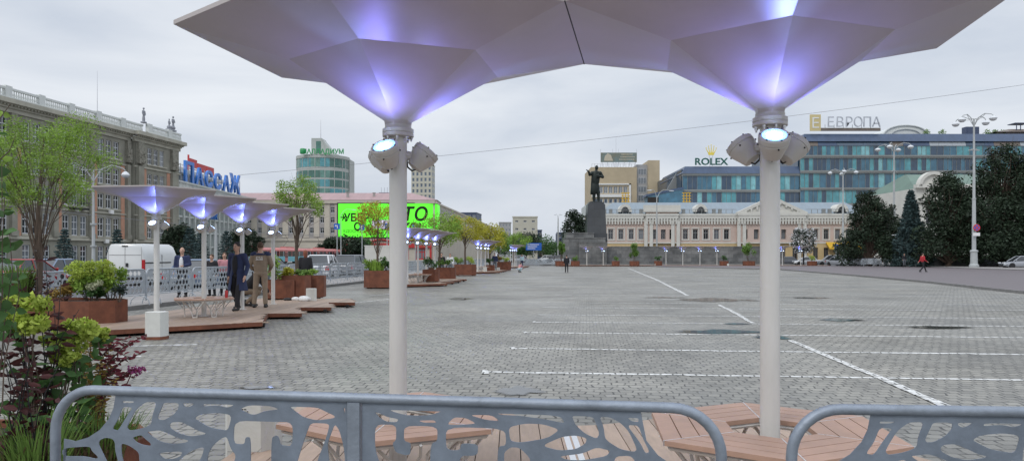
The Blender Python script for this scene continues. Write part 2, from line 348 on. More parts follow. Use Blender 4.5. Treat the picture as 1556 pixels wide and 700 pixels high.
strip('parking_line', [gp(560, 449), gp(600, 446)], .125, .004, M_paint)
# puddles: a thin sheet of standing water with a ragged shore
M_water = mat('puddle water', (.07, .07, .068), .07, noise=.2, spec=1.0)
t_ = M_water.node_tree; N_ = t_.nodes; L_w = t_.links
ga = N_.new('ShaderNodeAttribute'); ga.attribute_name = 'depth'; gp_ = N_.new('ShaderNodeNewGeometry'); nn_ = N_.new('ShaderNodeTexNoise'); nn_.inputs['Scale'].default_value = 2.6; nn_.inputs['Detail'].default_value = 6; nn_.inputs['Roughness'].default_value = .65
L_w.new(gp_.outputs['Position'], nn_.inputs['Vector']); ad_ = N_.new('ShaderNodeMath'); ad_.operation = 'ADD'; L_w.new(ga.outputs['Fac'], ad_.inputs[0]); L_w.new(nn_.outputs['Fac'], ad_.inputs[1])
mr_ = N_.new('ShaderNodeMapRange'); mr_.inputs['From Min'].default_value = .82; mr_.inputs['From Max'].default_value = 1.25; mr_.inputs['To Max'].default_value = .92; L_w.new(ad_.outputs[0], mr_.inputs['Value'])
tr_ = N_.new('ShaderNodeBsdfTransparent'); ms_ = N_.new('ShaderNodeMixShader'); L_w.new(mr_.outputs[0], ms_.inputs[0]); L_w.new(tr_.outputs[0], ms_.inputs[1]); L_w.new(N_['Principled BSDF'].outputs[0], ms_.inputs[2]); L_w.new(ms_.outputs[0], N_['Material Output'].inputs[0])
for px, py, rx, ry in ((1085, 455.5, 66, 3.0), (1098, 504, 80, 3.6), (1275, 486, 36, 2.6), (1424, 497.5, 56, 2.4), (700, 454, 20, 2.0), (786, 594, 42, 7), (392, 589, 34, 2.5), (1230, 452.5, 30, 1.2), (1010, 452, 40, .8), (1120, 492, 22, 1.6), (1175, 513, 30, 3)):
    Y = gy(py); c = at(px, Y); n = 90; a = rx*Y/F; e = (gy(py-ry)-gy(py+ry))/2; ph = random.random()*9; jj = [random.uniform(-.07, .07) for _ in range(n)]
    rings = []
    for f in (1.12, .9, .62, .02):
        rings.append([(c.x+f*a*math.cos(t)*(1+.13*math.sin(3*t+ph)+.09*math.sin(7*t+ph*2)), c.y+f*e*math.sin(t)*(1+.2*math.sin(4*t+ph)+.15*math.sin(9*t)), .0105) for t in [2*PI*k/n for k in range(n)]])
    b = MB(); b.add([v for q in rings for v in q], [(q*n+k, q*n+(k+1) % n, (q+1)*n+(k+1) % n, (q+1)*n+k) for q in range(3) for k in range(n)]+[tuple(range(3*n, 4*n))])
    o = struct(b.obj('puddle', M_water, smooth=0)); at_ = o.data.attributes.new('depth', 'FLOAT', 'POINT'); at_.data.foreach_set('value', [v for v in (0, .42, .8, 1) for _ in range(n)])
# ============================================================ BUILDINGS
def facade(mb, Wd, z0, z1, cols, rows, dep=.25, mi=0, y=0, x0=0, sx=None):
    """front wall in the plane y, cut for windows, with reveals"""
    xs = sorted({x0, Wd, *[c for q in cols for c in q]}); zs = sorted({z0, z1, *[c for q in rows for c in q]})
    cs = {(round(a, 3)) for a, _ in cols}; rs = {(round(a, 3)) for a, _ in rows}
    for xa, xb_ in zip(xs[:-1], xs[1:]):
        for za, zb in zip(zs[:-1], zs[1:]):
            if round(xa, 3) in cs and round(za, 3) in rs:
                d = y+dep
                mb.face([(xa, y, za), (xa, d, za), (xa, d, zb), (xa, y, zb)], mi); mb.face([(xb_, y, za), (xb_, y, zb), (xb_, d, zb), (xb_, d, za)], mi)
                mb.face([(xa, y, zb), (xa, d, zb), (xb_, d, zb), (xb_, y, zb)], mi); mb.face([(xa, y, za), (xb_, y, za), (xb_, d, za), (xa, d, za)], mi)
            else: mb.face([(xa, y, za), (xb_, y, za), (xb_, y, zb), (xa, y, zb)], mi)
def shell(mb, x0, x1, y0, y1, z0, z1, mi=0, front=False):
    mb.face([(x1, y0, z0), (x1, y1, z0), (x1, y1, z1), (x1, y0, z1)], mi); mb.face([(x1, y1, z0), (x0, y1, z0), (x0, y1, z1), (x1, y1, z1)], mi)
    mb.face([(x0, y1, z0), (x0, y0, z0), (x0, y0, z1), (x0, y1, z1)], mi); mb.face([(x0, y0, z1), (x1, y0, z1), (x1, y1, z1), (x0, y1, z1)], mi)
    if front: mb.face([(x0, y0, z0), (x1, y0, z0), (x1, y0, z1), (x0, y0, z1)], mi)
WIN = {}
def win(parent, x, z, w, h, y=.22, nx=2, nz=2, fm=None, gm=None, pane=False, rz=0, fr=.07, name='window'):
    fm = fm or M_wframe; gm = gm or G_dark; k = (w, h, nx, nz, fm.name, gm.name, pane, fr)
    if k not in WIN:
        b = MB(); g = MB(); t = fr
        b.box(-w/2, -.03, 0, -w/2+t, .05, h); b.box(w/2-t, -.03, 0, w/2, .05, h); b.box(-w/2+t, -.03, 0, w/2-t, .05, t); b.box(-w/2+t, -.03, h-t, w/2-t, .05, h)
        for i in range(1, nx): xx = -w/2+w*i/nx; b.box(xx-t*.4, -.025, t, xx+t*.4, .045, h-t)
        for i in range(1, nz): zz = h*(.66 if nz == 2 else i/nz); b.box(-w/2+t, -.02, zz-t*.4, w/2-t, .04, zz+t*.4)
        G = g if pane else b
        G.face([(-w/2+.01, .02, .01), (w/2-.01, .02, .01), (w/2-.01, .02, h-.01), (-w/2+.01, .02, h-.01)], 0 if pane else 1)
        WIN[k] = (b.mesh(name, [fm] if pane else [fm, gm], 0), g.mesh('pane', gm, 0) if pane else None)
    c, s = math.cos(rz), math.sin(rz)
    a = link(name, WIN[k][0], parent, (x*c-y*s, x*s+y*c, z) if rz else (x, y, z), rz)
    if pane: link('pane', WIN[k][1], a)
    return a
M_oliv = mat('olive grey render', (.26, .253, .21), .9, noise=.22, scale=.5, bump=.1); M_cream = mat('weathered cream stone', (.40, .385, .32), .85, noise=.18, scale=.7)
M_orange = mat('terracotta render', (.46, .25, .17), .9, noise=.15, scale=.8); M_balu = mat('white balustrade', (.62, .64, .62), .8, noise=.1)
M_carve = mat('carved stone', (.24, .23, .19), .9, noise=.4, scale=3, bump=1, bscale=6)
M_statue = mat('grey statue stone', (.27, .28, .31), .8, noise=.2)
# --- city hall on the left
an = math.atan2(1, .136)
CHO = thing('city_hall', 'long grey and terracotta classical office building with white roof balustrade on the left', 'building', (-73.3, 92, 0), an)
rows = [(.6, 3.2), (4.8, 8.0), (9.6, 12.0), (13.7, 16.5), (18.3, 21.2)]
trip = [8, 16, 24, 32]
cols = [(t+.15+i*1.95, t+1.6+i*1.95) for t in trip for i in range(3)]
b = MB(); facade(b, 40.5, 0, 22, cols, rows, x0=0); shell(b, 0, 54, 0, 24, 0, 22.4); 
cc = [(44+.1+i*1.85, 44+1.5+i*1.85) for i in range(3)]
facade(b, 54, 0, 22, cc, rows, x0=40.5, y=-.9); b.box(40.5, -.9, 0, 40.8, 0, 22); b.box(53.7, -.88, 0, 54, 3, 22)
b.obj('wall', M_oliv, CHO, smooth=0)
b = MB()
for xa, xb2, yy in ((0, 40.4, 0), (40.2, 54.2, -.9)):
    b.box(xa, yy-.25, 21.9, xb2, yy+.3, 22.5); b.box(xa, yy-.55, 22.5, xb2, yy+.3, 22.75); b.box(xa-(.3 if xa else 0), yy-1.25, 23.05, xb2+.6, yy+.3, 23.7)
    b.box(xa, yy-.95, 22.95, xb2+.3, yy+.3, 23.05)
    b.box(xa, yy-.2, 17.35, xb2, yy-.002, 17.6) ; b.box(xa, yy-.35, 4.0, xb2, yy-.002, 4.45); b.box(xa, yy-.2, 8.7, xb2, yy-.001, 8.9)
    x = xa+.2
    while x < xb2: b.box(x, yy-.85, 22.75, x+.28, yy-.2, 22.95); x += .62
b.obj('cornice', M_cream, CHO, smooth=0)
b = MB(); x = 0
while x < 54:
    yy = -1.5 if x > 40 else -.6
    b.box(x, yy, 23.7, min(x+6.2, 54), yy+.45, 24.05); b.box(x, yy, 25.0, min(x+6.2, 54), yy+.4, 25.3); b.box(x, yy-.1, 23.7, x+1.2, yy+.5, 25.5)
    k = x+1.4
    while k < x+6.1 and k < 54: b.lathe([(.09, 0), (.15, .3), (.07, .7), (.1, .95)], 6, c=(k, yy+.2, 24.05)); k += .42
    x += 6.2
b.obj('balustrade', M_balu, CHO)
for x0, yy, w in [(t-2.2+dx, -.5, .95) for t in trip for dx in (0,)]+[(39.2, -.5, .9), (41.0, -1.4, 1.5), (51.2, -1.4, 1.6)]:
    b = MB(); b.box(x0, yy, 4.45, x0+w, yy+.52, 17.6); b.box(x0-.15, yy-.12, 4.45, x0+w+.15, yy+.5, 5.2); b.obj('pilaster', M_oliv, CHO, smooth=0)
    b = MB(); b.box(x0-.12, yy-.18, 18.0, x0+w+.12, yy+.52, 20.4)
    for k in range(10): b.ball((x0+random.uniform(0, w), yy-.15, random.uniform(18.1, 20.2)), .28, 6)
    b.box(x0-.05, yy-.02, 20.4, x0+w+.05, yy+.5, 21.9); b.obj('capital', M_carve, CHO)
for x0, x1, yy in [(t-1.15, t-.15, -.08) for t in trip]+[(t+5.95, t+6.9, -.08) for t in (32,)]+[(42.7, 43.7, -.98), (50.0, 51.0, -.98)]:
    b = MB(); b.box(x0, yy, 4.45, x1, yy+.07, 17.3); b.obj('terracotta_panel', M_orange, CHO, smooth=0)
for t, yy, dx, o_ in [(t, 0, 1.95, .875) for t in trip]+[(44, -.9, 1.85, .8)]:
    for i in range(3):
        for ri, (za, zb) in enumerate(rows):
            win(CHO, t+o_+i*dx, za, 1.45 if yy == 0 else 1.4, zb-za, yy+.22, 2, 3 if zb-za > 2.5 else 2, pane=True, fr=.13, gm=G_mid if random.random() < .3 else G_dark)
    for za, zb in rows[1:]: b = MB(); b.box(t-.1, yy-.18, za-.28, t+5.9, yy-.004, za-.06); b.obj('sill_band', M_cream, CHO, smooth=0)
for x, z in ((18.3, 3.6), (26.5, 8.6), (34.6, 8.7), (10.4, 12.4), (33.4, 3.7), (27.5, 12.6)):
    b = MB(); b.box(x, -.5, z, x+.9, -.1, z+.65); b.box(x+.1, -.54, z+.08, x+.6, -.5, z+.57, 0); b.obj('air_conditioner', M_white, CHO, smooth=0)
b = MB(); b.box(25.4, -1.2, 8.95, 28.6, 0, 9.15)
for k in range(14): b.tube([(25.5+k*.24, -1.15, 9.15), (25.5+k*.24, -1.15, 10.1)], .025, 4)
b.tube([(25.4, -1.15, 10.1), (28.6, -1.15, 10.1)], .04, 4); b.obj('balcony', M_black, CHO)
b = MB(); b.box(0, 2, 22.4, 54, 22, 23.9); b.obj('roof', M_balu, CHO, smooth=0)
def chw(s, y, z): return CHO.matrix_basis @ Vector((s, y, z))
# --- glass and white shopping arcade behind it
PAS = thing('shopping_arcade', 'white terraced shopping arcade with tall glass bays and a blue rooftop sign', 'building', (-70.2, 149, 0), math.atan2(1, -.035))
M_pas = mat('pale facade panel', (.52, .54, .53), .6, noise=.08, scale=.6)
b = MB(); shell(b, 0, 92, .4, 26, 0, 14.4, front=True); b.obj('wall', G_green, PAS, smooth=0)
b = MB(); b.box(-3, -1.0, 14.4, 92, 26, 15.5); b.box(-3, -1.6, 15.5, 92, -1.2, 15.8); b.box(-3, -1.6, 16.9, 92, -1.15, 17.2)
x = -2.6
while x < 91:
    b.box(x, -1.55, 15.8, x+(.22 if int(x*2) % 9 else 2.2), -1.25, 16.9); x += .75 if int(x*2) % 9 else 2.5
b.obj('terrace_parapet', M_pas, PAS, smooth=0)
for i in range(30):
    b = MB(); x = 1+i*3.05; b.box(x, -.3, 0, x+.5, .38, 14.4); b.box(x+1.5, -.1, 0, x+1.65, .38, 14.4); b.obj('fin', M_pas, PAS, smooth=0)
for i, z in enumerate((3.4, 6.6, 9.8, 12.6)):
    b = MB(); b.box(0, -.05, z, 92, .36, z+.35); b.obj('floor_band', M_pas, PAS, smooth=0)
b = MB(); b.box(-3, 5, 15.5, 44, 24, 20.3); b.obj('upper_storey', G_mid, PAS, smooth=0)
b = MB(); b.box(-3, 3.6, 20.3, 46, 24, 21.3); b.box(-3, 8, 22.3, 32, 22, 22.8); b.box(-3, 9, 21.3, 30, 21, 22.3)
for k in range(14): b.box(-2.5+k*3.4, 4.8, 15.5, -2.1+k*3.4, 5, 20.3)
b.obj('roof_slab', M_pas, PAS, smooth=0)
for k in range(3):
    b = MB(); b.tube([(2+k*9, 4, 21.3), (2+k*9, 4, 22.2), (20+k*9, 4, 22.2)], .06, 5); b.obj('roof_railing', M_pas, PAS)
M_blue = mat('blue sign letter', (.02, .16, .55), .35, noise=.1, scale=.3)
sg = thing('rooftop_sign', 'big blue rooftop letters reading ПАССАЖ on the white arcade', 'sign', PAS.matrix_basis @ Vector((9.8, -.4, 17.1)), math.atan2(1, -.035))
x = 0
for ch, sz, w in (('П', 4.6, 5.8), ('А', 3.9, 5.9), ('С', 3.9, 5.7), ('С', 3.9, 5.7), ('А', 4.1, 6.0), ('Ж', 5.1, 7)):
    text_obj('letter', ch, sz*1.28, .45, M_blue, sg, (x+w/2, 0, .5), bold=.13, sx=1.35 if ch != 'Ж' else 1.2); x += w
b = MB(); b.box(0, .6, 0, x, .75, .5)
for k in range(18): b.box(k*2.25, .6, 0, k*2.25+.12, .75, 4.2)
b.box(0, .62, 2.4, x, .73, 2.55); b.obj('frame', M_steel, sg, smooth=0)
M_red = mat('red panel', (.50, .035, .035), .5, noise=.1)
r = thing('red_roof_sign', 'small red sign panel behind the blue rooftop letters', 'sign', PAS.matrix_basis @ Vector((23, 3.7, 21.3)), math.atan2(1, -.035))
b = MB(); b.box(0, 0, 0, .4, .3, 3.6); b.box(.4, 0, 1.0, 5, .3, 2.9); b.box(5.5, 0, .6, 11, .3, 2.3); b.box(11.4, 0, .4, 16, .3, 2.3); b.box(0, .1, .4, 16, .2, .6); b.obj('panel', M_red, r, smooth=0)
text_obj('lower_sign', 'ПАССАЖ', 2.0, .2, M_blue, PAS, (25, -.5, 10.2), bold=.05)
# --- round glass tower
TX, TY = at(491, 350).x, 350
TW = thing('round_tower', 'round green glass office tower with a mast and green roof letters', 'tower', (TX, TY, 0))
M_beige = mat('beige cladding', (.42, .44, .42), .7, noise=.08, scale=.3)
b = MB(); b.lathe([(12, 0), (12, 46.2), (12.3, 46.2), (12.3, 47.6), (11.5, 47.6)], 40); b.box(-12.6, 0, 0, 12.6, 10, 46.8); b.obj('wall', M_beige, TW, smooth=20)
sect = [(-172, 3), (-159, 3), (-146, 3), (-133, 4), (-117, 2.8), (-101, 4.3), (-80, 4.3), (-59, 4.3), (-38, 4.3), (-17, 3)]
for i, (a, w) in enumerate(sect):
    for k in range(8):
        z = 42-k*4.1; hgt = 3.3 if k not in (0,) else 4.0
        if k >= 1: z -= .8
        c = R(a+8); r_ = 12.02; g = MB(); h2 = w/2/12
        P = [(r_*math.cos(c+t), r_*math.sin(c+t)) for t in (-h2, 0, h2)]
        for p, q in zip(P[:-1], P[1:]): g.box(-.5, -.06, 0, .5, .0, 1) if 0 else g.face([(p[0]*1.004, p[1]*1.004, z), (q[0]*1.004, q[1]*1.004, z), (q[0]*1.004, q[1]*1.004, z+hgt), (p[0]*1.004, p[1]*1.004, z+hgt)], 0)
        mid = P[1]; g.box(mid[0]*1.006-.12, mid[1]*1.006-.12, z, mid[0]*1.006+.12, mid[1]*1.006+.12, z+hgt, 1)
        g.obj('window', [random.choice((G_green, G_green, G_green2, G_teal)), M_beige], TW, smooth=0)
b = MB(); b.prism([(-4.2, -5), (3, -5), (3, 3), (-4.2, 3)], 47.6, 56, top=[(-4.2, -5), (.6, -5), (.6, 3), (-4.2, 3)])
b.prism([(3, -5), (8, -5), (8, 3), (3, 3)], 47.6, 48.5); b.prism([(2.6, -4.8), (7.2, -4.8), (7.2, 2.8), (2.6, 2.8)], 47.7, 55.4, top=[(.5, -4.8), (.9, -4.8), (.9, 2.8), (.5, 2.8)]); b.obj('crown_wall', M_beige, TW, smooth=0)
b = MB(); b.box(-2, -5.1, 49, .2, -4.9, 54.6); b.obj('crown_window', G_green, TW, smooth=0)
b = MB(); b.tube([(-.6, -2, 56), (-.6, -2, 65)], [.16, .05], 5); b.obj('mast', M_steel, TW)
M_grn = mat('green sign letter', (.03, .3, .1), .4)
sg = thing('tower_sign', 'green letters reading ПАЛЛАДИУМ along the roof edge of the round tower', 'sign', (TX+2.2, TY-12.6, 47.2), 0)
b = MB(); b.lathe([(1, 0), (1.3, .5), (1.3, 2), (1, 2.5)], 6, c=(-8.3, 0, .4)); b.obj('emblem', M_grn, sg); text_obj('letters', 'ПАЛЛАДИУМ', 3.0, .3, M_grn, sg, (1, 0, .5), bold=.08, sx=.95)
# --- corner block with the pink roof and the green screen
M_pbeige = mat('cream render', (.54, .49, .41), .85, noise=.1, scale=.3); M_pgrey = mat('grey render strip', (.37, .345, .33), .85, noise=.1, scale=.3)
M_proof = mat('pink metal roof', (.36, .24, .24), .6, noise=.14, scale=.25, stretch=(3, .3, 1))
CB = thing('corner_block', 'cream four storey corner block with a pink metal roof and a huge green screen', 'building', (-76, 200, 0))
cw = [(2+i*2.8, 3.15+i*2.8) for i in range(10)]; wr = [(7.6, 9.1), (10.4, 11.9), (13.1, 14.6)]
b = MB(); facade(b, 54.5, 5.4, 16, cw, wr); shell(b, 0, 54.5, 0, 12, 0, 16)
b.obj('wall', M_pgrey, CB, smooth=0)
b = MB()
for i in range(11): b.box(.3+i*2.8, -.12, 6.4, 1.8+i*2.8, -.003, 15.6)
b.box(-.4, -.5, 15.6, 55.3, .2, 16.5); b.box(55.1, -.3, 15.6, 55.8, 11, 16.5); b.box(54.5, 0, 0, 55.2, 11, 15.6); b.box(-.4, -.35, 5.5, 55.3, .1, 6.2); b.obj('cornice', M_pbeige, CB, smooth=0)
for x, _ in cw:
    for z, _2 in wr: win(CB, x+.575, z, 1.15, 1.5, fr=.1)
b = MB(); b.prism([(-.5, -.6), (56, -.6), (56, 12), (-.5, 12)], 16.5, 19.0, top=[(-.5, 7), (48, 7), (48, 12), (-.5, 12)]); b.obj('roof', M_proof, CB, smooth=0)
for x, y in ((12, 2), (20, 3.2), (31, 2.2), (38, 3), (45, 2)):
    b = MB(); b.box(x, y, 17, x+.6, y+.5, 18.6); b.box(x-.1, y-.1, 18.6, x+.7, y+.6, 18.8); b.obj('chimney', M_pgrey, CB, smooth=0)
b = MB(); facade(b, 54.5, 0, 5.35, [(1.5+i*4.4, 4.3+i*4.4) for i in range(12)], [(.5, 3.6)], y=-.1, dep=.5)
b.obj('shopfront', M_pbeige, CB, smooth=0)
for i in range(12): win(CB, 2.9+i*4.4, .5, 2.8, 3.1, y=.2, nx=3, nz=2, fm=M_red if i in (7, 9, 10, 11) else M_wframe, fr=.3 if i > 6 else .12, gm=G_mid if i % 2 else G_dark)
for x0, x1 in ((31.5, 36), (36.6, 45), (46, 54.4)):
    b = MB(); n = 9
    b.box(x0, -.6, 3.7, x1, -.12, 4.9)
    for sx_ in (x0, x1-.5): b.box(sx_, -.45, 0, sx_+.5, -.12, 3.7)
    b.tube([(x0+(x1-x0)*(k/n), -.4, 4.6+1.3*math.sin(PI*k/n)) for k in range(n+1)], .25, 6); b.obj('red_arch', M_red, CB)
GRN = mat('green screen', (.12, .75, .04), .5, noise=.02, emit=(.10, .92, .02), es=.75)
SC = thing('led_screen', 'giant bright green advertising screen wrapping the corner of the cream block', 'screen', (-46.6, 200, 6.5))
b = MB(); Q = []
x1 = 25.4
arc = [(0, -.65), (23.6, -.65)]+[(23.6+2.8*math.sin(t), -.65+2.8*(1-math.cos(t))) for t in [R(a) for a in range(10, 91, 10)]]+[(26.4, 8)]
for (xa, ya), (xb_, yb) in zip(arc[:-1], arc[1:]): b.face([(xa, ya, 0), (xb_, yb, 0), (xb_, yb, 9.0), (xa, ya, 9.0)])
b.obj('display', GRN, SC, smooth=0)
b = MB(); b.box(-.2, -.6, -.2, 20.5, 0, 0); b.box(-.2, -.6, 9.0, 20.5, 0, 9.25); b.box(-.25, -.75, -.2, 0, 0, 9.25); b.obj('frame', M_black, SC, smooth=0)
M_ink = mat('black print', (.006, .012, .004), .8, noise=0, emit=(0, 0, 0), es=0)
text_obj('headline', 'УБЕР', 2.9, .02, M_ink, SC, (5.0, -.7, 4.3), bold=.08, sx=.95)
text_obj('headline_end', 'ТО', 5.0, .02, M_ink, SC, (20.4, -.7, 4.5), bold=.12, shear=.15)
text_obj('headline_second', 'О', 2.8, .02, M_ink, SC, (5.2, -.7, 1.9), bold=.08)
text_obj('headline_second_end', 'КО!', 3.2, .02, M_ink, SC, (19.4, -.7, 1.5), bold=.12, shear=.15)
text_obj('small_print', 'ЕДОСНО', 1.1, .02, M_ink, SC, (3.8, -.7, 1.3))
M_lcd = mat('screen picture', (.5, .45, .6), .5, noise=.4, scale=.6, emit=(.75, .7, .9), es=.5)
b = MB(); b.box(9, -.70, 2.3, 14.6, -.66, 4.6); b.obj('picture', M_lcd, SC, smooth=0)
b = MB(); 
for k in range(5): a = R(30+k*72); b.tube([(1.5, -.7, 5.3), (1.5+.9*math.cos(a), -.7, 5.3+.9*math.sin(a))], .14, 4)
b.obj('emblem', M_ink, SC)
# --- further buildings behind the corner block
def simple_block(name, label, x, y, w, d, h, m, cols, rows, ww, wh, rz=0, gm=None, fm=None, cat='building', side=None, parap=.5, z0=1.2):
    t = thing(name, label, cat, (x, y, 0), rz); b = MB()
    step = w/cols; fl = (h-z0)/rows
    cs = [(i*step+(step-ww)/2, i*step+(step+ww)/2) for i in range(cols)]; rs = [(z0+k*fl+(fl-wh)/2, z0+k*fl+(fl+wh)/2) for k in range(rows)]
    facade(b, w, 0, h, cs, rs); shell(b, 0, w, 0, d, 0, h); b.obj('wall', m, t, smooth=0)
    for a, c in cs:
        for e, g in (rs if w != 5.6 else []): win(t, (a+c)/2, e, ww, wh, nx=2, nz=1, gm=gm, fm=fm, fr=.12)
    if side:
        n = int(d/step)
        for i in range(n):
            for e, g in rs[-side:]: win(t, i*step+step/2, e, ww, wh, y=-w-.06, rz=PI/2, nx=2, nz=1, gm=gm, fm=fm, fr=.12)
    b = MB(); b.box(-.2, -.2, h, w+.2, .2, h+parap); b.box(w-.2, .2, h, w+.2, d, h+parap); b.obj('parapet', m, t, smooth=0); return t
M_grey = mat('grey cladding', (.36, .36, .36), .8, noise=.1, scale=.2); M_dblue = mat('dark blue cladding', (.055, .075, .13), .5, noise=.15, scale=.2); M_sand = mat('sand brick', (.46, .38, .26), .85, noise=.12, scale=.4)
M_ivory = mat('ivory cladding', (.5, .48, .40), .7, noise=.08, scale=.2)
simple_block('side_wing', 'receding cream street wing beyond the green screen corner', -26.4, 211.3, 5.6, 190, 15.9, M_pbeige, 1, 5, 3.2, 1.9, rz=R(-3.6), gm=G_dark, fm=M_pgrey, side=3)
simple_block('high_rise', 'tall ivory and yellow apartment tower rising behind the pink roof', at(625, 500).x, 500, 14, 9, 62, M_ivory, 5, 16, 1.5, 2.4, rz=R(-8), gm=G_deep, side=8)
simple_block('stair_tower', 'dark blue apartment block beyond the receding street wing', at(694, 430).x, 430, 11.5, 20, 26, M_dblue, 4, 6, 1.7, 2.4, rz=R(-6), gm=G_mid)
t = thing('roof_plant', 'dark plant room with small masts on the pink roof', 'plant room', (at(569, 215).x, 222, 16), 0)
b = MB(); b.box(0, 0, 0, 4, 3, 4.4); b.obj('housing', M_dblue, t, smooth=0); b = MB()
for k in range(4): b.tube([(.6+k*.9, 1, 4.4), (.6+k*.9, 1, 6)], .05, 4)
b.obj('masts', M_steel, t)
simple_block('slab_block', 'pale concrete office block with a sloping end far down the street', at(779, 330).x, 330, 11, 36, 18.5, M_ivory, 3, 5, 1.4, .9, rz=R(0), side=3)
simple_block('blue_block', 'narrow blue block beside the pale far office block', at(813, 372).x, 372, 3.4, 20, 14, M_dblue, 2, 4, 1, 1.5)
simple_block('far_tower', 'pale grey twin apartment tower far behind the yellow street trees', at(758, 520).x, 520, 8.6, 14, 24.5, M_grey, 4, 7, 1.2, 1.8, gm=G_mid)
simple_block('grey_slab', 'small slate grey tower far behind the left end of the granite wall', at(846, 380).x, 380, 9, 10, 13, M_dblue, 3, 4, 1.4, 1.6)
simple_block('low_block', 'low white block in the gap at the end of the street', at(818, 420).x, 420, 9, 10, 7.6, M_ivory, 3, 2, 1.4, 1.6)
# --- yellow office block behind the mansion
YB = thing('yellow_office_block', 'sand yellow office block with a rooftop billboard behind the monument', 'building', (at(898, 235).x, 235, 0))
b = MB(); facade(b, 14.5, 0, 29.5, [(1.0+k*1.55, 2.2+k*1.55) for k in range(7)], [(17.2, 19.6), (21.2, 23.4)]); shell(b, 0, 14.5, 0, 20, 0, 29.5); b.box(18.0, -.6, 0, 21.6, 12, 31.6); b.obj('wall', M_sand, YB, smooth=0)
b = MB(); b.box(14.5, .8, 0, 18, 12, 30.4); b.obj('link_wall', M_grey, YB, smooth=0)
for k in range(7):
    win(YB, 1.6+k*1.55, 17.2, 1.2, 2.4, nx=1, nz=1, gm=G_deep, fr=.2); win(YB, 1.6+k*1.55, 21.2, 1.2, 2.2, nx=2, nz=1, gm=G_mid, fr=.15)
for k in range(5): win(YB, 16.3, 16+k*2.8, 2.6, 1.9, y=.75, nx=3, nz=1, gm=G_mid)
b = MB(); b.box(.2, -.4, 20.0, 12.6, 0, 20.9); b.box(12.0, -.3, 16.5, 12.6, 0, 24.3); b.box(.2, -.3, 23.9, 12.6, 0, 24.3); b.obj('trim', M_white, YB, smooth=0)
b = MB()
for k in range(16): b.tube([(.3+k*.9, .3, 29.5), (.3+k*.9, .3, 30.6)], .05, 4)
b.tube([(.3, .3, 30.6), (14, .3, 30.6)], .05, 4); b.obj('roof_railing', M_steel, YB)
M_bill = mat('billboard print', (.10, .16, .17), .6, noise=.5, scale=.35, noise2=(.2, .17, .1))
t = thing('rooftop_billboard', 'wide dark billboard standing on the roof of the yellow office block', 'billboard', (at(913, 234).x, 234.4, 29.8))
b = MB(); b.box(0, 0, 1.2, 11.4, .3, 4.2); b.obj('panel', M_bill, t, smooth=0); b = MB()
for k in range(7): b.box(.4+k*1.75, .3, 0, .55+k*1.75, .45, 1.3); b.box(.4+k*1.75, .3, 1.2, .55+k*1.75, .45, 4.2)
for k in (0, 3.8, 5.6, 11.3): b.tube([(k, .2, 4.2), (k, .2, 5.4)], .04, 4)
b.obj('frame', M_steel, t, smooth=0); M_cr = mat('pale lettering', (.5, .45, .35), .6)
b = MB()
for r_, (xa, xe) in enumerate(((6.5, 10.0), (6.2, 10.8), (5.8, 10.2))):
    x = xa
    while x < xe: w = random.uniform(.18, .5); b.box(x, -.02, 3.5-r_*.8, x+w, -.003, 3.8-r_*.8); x += w+.12
b.obj('small_lettering', M_cr, t, smooth=0)
b = MB(); b.prism([(1.0, 0), (3.9, 0), (3.2, 1.9), (2.2, 2.4), (1.3, 1.5)], 0, .05, M=Matrix.Translation((0, 0, 1.6)) @ Matrix.Rotation(PI/2, 4, 'X')); b.obj('shield_shape', M_cr, t, smooth=0)
t = thing('roof_mast', 'thin grey radio mast behind the rooftop billboard', 'mast', (at(936, 245).x, 245, 29.4)); b = MB(); b.tube([(0, 0, 0), (0, 0, 11)], [.12, .03], 5); b.obj('pole', M_steel, t)
# --- the glass business centre
GB = thing('glass_business_centre', 'long blue and teal glass business centre with stone floor bands behind the mansion', 'building', (at(1037, 200).x, 200, 0))
M_band = mat('stone floor band', (.23, .24, .235), .6, noise=.1, scale=.3); M_rblue = mat('blue grey roof sheet', (.055, .085, .15), .35, noise=.18, scale=.3, stretch=(2, 1, 1))
wL, wR = 31.5, 98
b = MB(); b.box(0, 1.2, 0, wL, 40, 24.8); b.box(wL, 1.2, 0, wR, 40, 34.0); b.obj('wall', G_deep, GB, smooth=0)
gl = [G_blue, G_teal, G_blue, G_deep, G_teal, G_deep, G_blue, G_teal, G_pale, G_deep]
def bay(x0, w, z0, z1, n, y=0):
    m = MB(); s = w/n
    mats = [random.choice(gl) for _ in range(n)]; mats.append(M_band)
    for k in range(n):
        tl = random.uniform(-.02, .02)
        m.face([(x0+k*s+.03, y+tl, z0), (x0+(k+1)*s-.03, y-tl, z0), (x0+(k+1)*s-.03, y-tl, z1), (x0+k*s+.03, y+tl, z1)], k)
        m.box(x0+k*s-.035, y-.1, z0, x0+k*s+.035, y+.1, z1, n)
    o = m.obj('window', mats, GB, smooth=0)
for i in range(8):
    bay(i*wL/8, wL/8, 19.3, 23.0, 3); bay(i*wL/8, wL/8, 15.6, 18.6, 3)
NB = 19
for i in range(NB):
    w = (wR-wL)/NB
    for z0, z1 in ((28.5, 31.0), (24.4, 27.7), (19.8, 23.6), (15.6, 19.1)): bay(wL+i*w, w, z0, z1, random.choice((2, 3, 3)), y=-.3)
for x0, x1, y, zz in ((0, wL-.05, 0, ((18.6, 19.3), (23.0, 23.6), (14.6, 15.6))), (wL, wR, -.3, ((27.7, 28.5), (23.6, 24.4), (19.1, 19.8), (14.6, 15.6)))):
    for a, c in zz: b = MB(); b.box(x0, y-.45, a, x1, y+1, c); b.box(x0, y-.6, a+(c-a)*.4, x1, y-.45, a+(c-a)*.62); b.obj('floor_band', M_band, GB, smooth=0)
